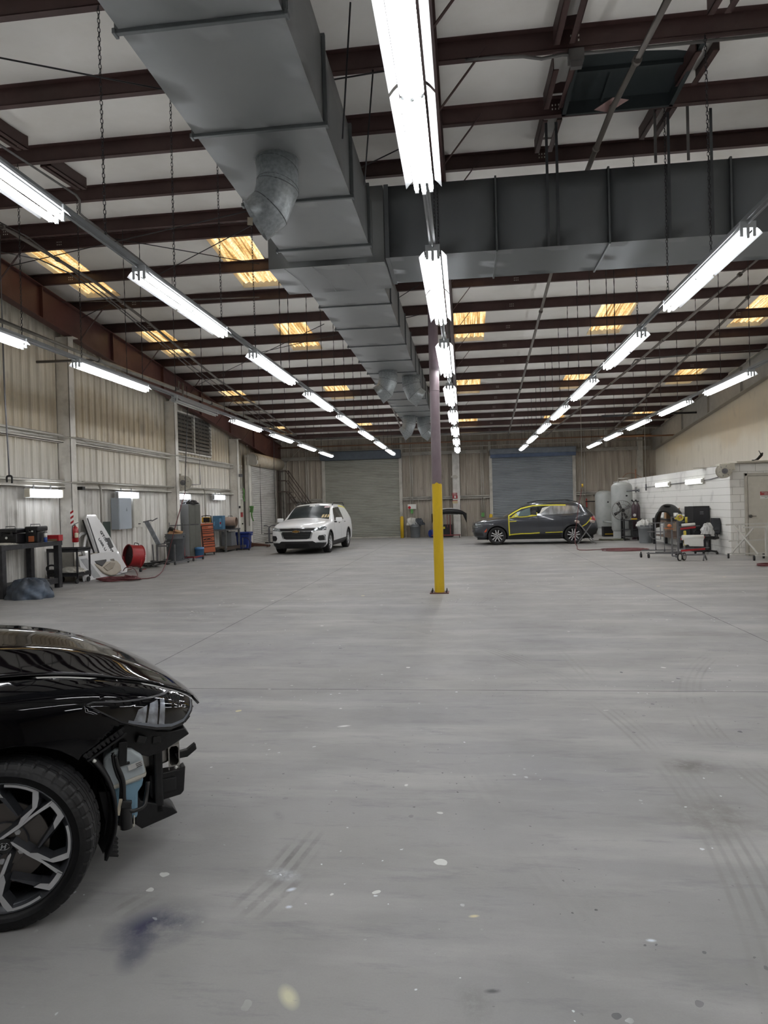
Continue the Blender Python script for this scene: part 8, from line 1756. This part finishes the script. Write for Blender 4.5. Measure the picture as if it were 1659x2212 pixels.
# roof hatch framing on the right
m_hat = M('hatch_dark_green', '33393a', 0.5, 0.2, var=0.1)
def crossbeam(a, b, w, label):
    p, q = RF(*a, 0.0), RF(*b, 0.0); y0, y1 = (q.y, p.y) if p.y > q.y else (p.y, q.y); x = (p.x + q.x) / 2; mb = MB()
    vs = lambda dz, y: (roof_z(y) + dz)
    for xa, xb, za, zb_ in ((x - w / 2 - 0.006, x - w / 2 + 0.006, 0, 0.2), (x + w / 2 - 0.006, x + w / 2 + 0.006, 0, 0.2), (x - w / 2, x + w / 2, 0.19, 0.2), (x - w / 2 - 0.006, x - w / 2 + 0.06, 0, 0.012), (x + w / 2 - 0.06, x + w / 2 + 0.006, 0, 0.012)):
        mb.raw([(xx, yy_, roof_z(yy_) + zz_) for xx in (xa, xb) for yy_ in (y0, y1) for zz_ in (za, zb_)], [(0, 1, 3, 2), (4, 6, 7, 5), (0, 4, 5, 1), (2, 3, 7, 6), (0, 2, 6, 4), (1, 5, 7, 3)])
    return tag(mb.ob('roof_trimmer', m_purlin), label, 'roof beam')
crossbeam((1250, -60), (1228, 95), 0.22, 'left roof trimmer in front of the hatch'); crossbeam((1220, 150), (1195, 235), 0.24, 'left roof trimmer beside the hatch'); crossbeam((1195, 260), (1172, 330), 0.24, 'left roof trimmer behind the hatch')
crossbeam((1590, -40), (1560, 30), 0.22, 'right roof trimmer in front of the hatch'); crossbeam((1530, 110), (1480, 185), 0.24, 'right roof trimmer beside the hatch'); crossbeam((1435, 235), (1405, 300), 0.24, 'right roof trimmer behind the hatch')
crossbeam((-30, 270), (45, 325), 0.16, 'near left roof trimmer above the conduit'); crossbeam((95, 360), (180, 410), 0.16, 'second left roof trimmer above the conduit')
hp, hq = RF(1240, 150, 0), RF(1470, 190, 0); hy0, hy1 = NEARP[3] + 0.03, NEARP[2] - 0.08
ha = thing('roof_hatch', 'dark green square roof hatch framed between the near right purlins', 'roof hatch', ((hp.x + hq.x) / 2, (hy0 + hy1) / 2, roof_z(8.3)))
w2, d2 = (hq.x - hp.x) / 2, (hy1 - hy0) / 2
MB().box(-w2, w2, -d2, d2, 0.16, 0.19).ob('lid', m_hat, ha); MB().box(-w2, w2, d2 - 0.04, d2, 0.0, 0.17).box(-w2, w2, -d2, -d2 + 0.04, 0.02, 0.17).box(w2 - 0.05, w2, -d2, d2, 0.0, 0.17).box(-w2, -w2 + 0.05, -d2, d2, 0.0, 0.17).ob('curb', m_hat, ha); MB().box(-w2 + 0.05, w2 - 0.05, 0.0, 0.05, 0.11, 0.16).box(-w2 * 0.3, -w2 * 0.3 + 0.03, 0.05, d2, 0.12, 0.16).box(-w2 + 0.2, w2 - 0.3, -d2 + 0.08, -d2 + 0.12, 0.12, 0.16).ob('lid_ribs', m_hat, ha)
P = RF(1322, 228, 0.35); tag(MB().raw([P + Vector((-0.2, 0.02, -0.02)), P + Vector((0.0, -0.06, 0.06)), P + Vector((0.19, 0.0, 0.05)), P + Vector((-0.02, 0.1, -0.02))], [(0, 1, 2, 3)]).ob('heat_collector', M('plate_dusty_pink', '8a6d68', 0.5), solid=0.006), 'thin dusty pink plate on the sprinkler pipe under the hatch', 'plate')
MB().cyl(P, P + Vector((0, 0, -0.06)), 0.03, n=10).ob('sprinkler_head', m_cond, bpy.data.objects['heat_collector'])
for x, l in ((1455, 'left'), (1528, 'right')):
    q = RF(x, 175, 0) ; e_ = PY(x + 2, 352, 9.3); tag(MB().box(q.x - 0.018, q.x + 0.018, 9.30, 9.306, 5.98, roof_z(9.3) + 0.1).ob('hanger_bar', m_cond), '%s of the two right hanger bars above the branch duct' % l, 'hanger')
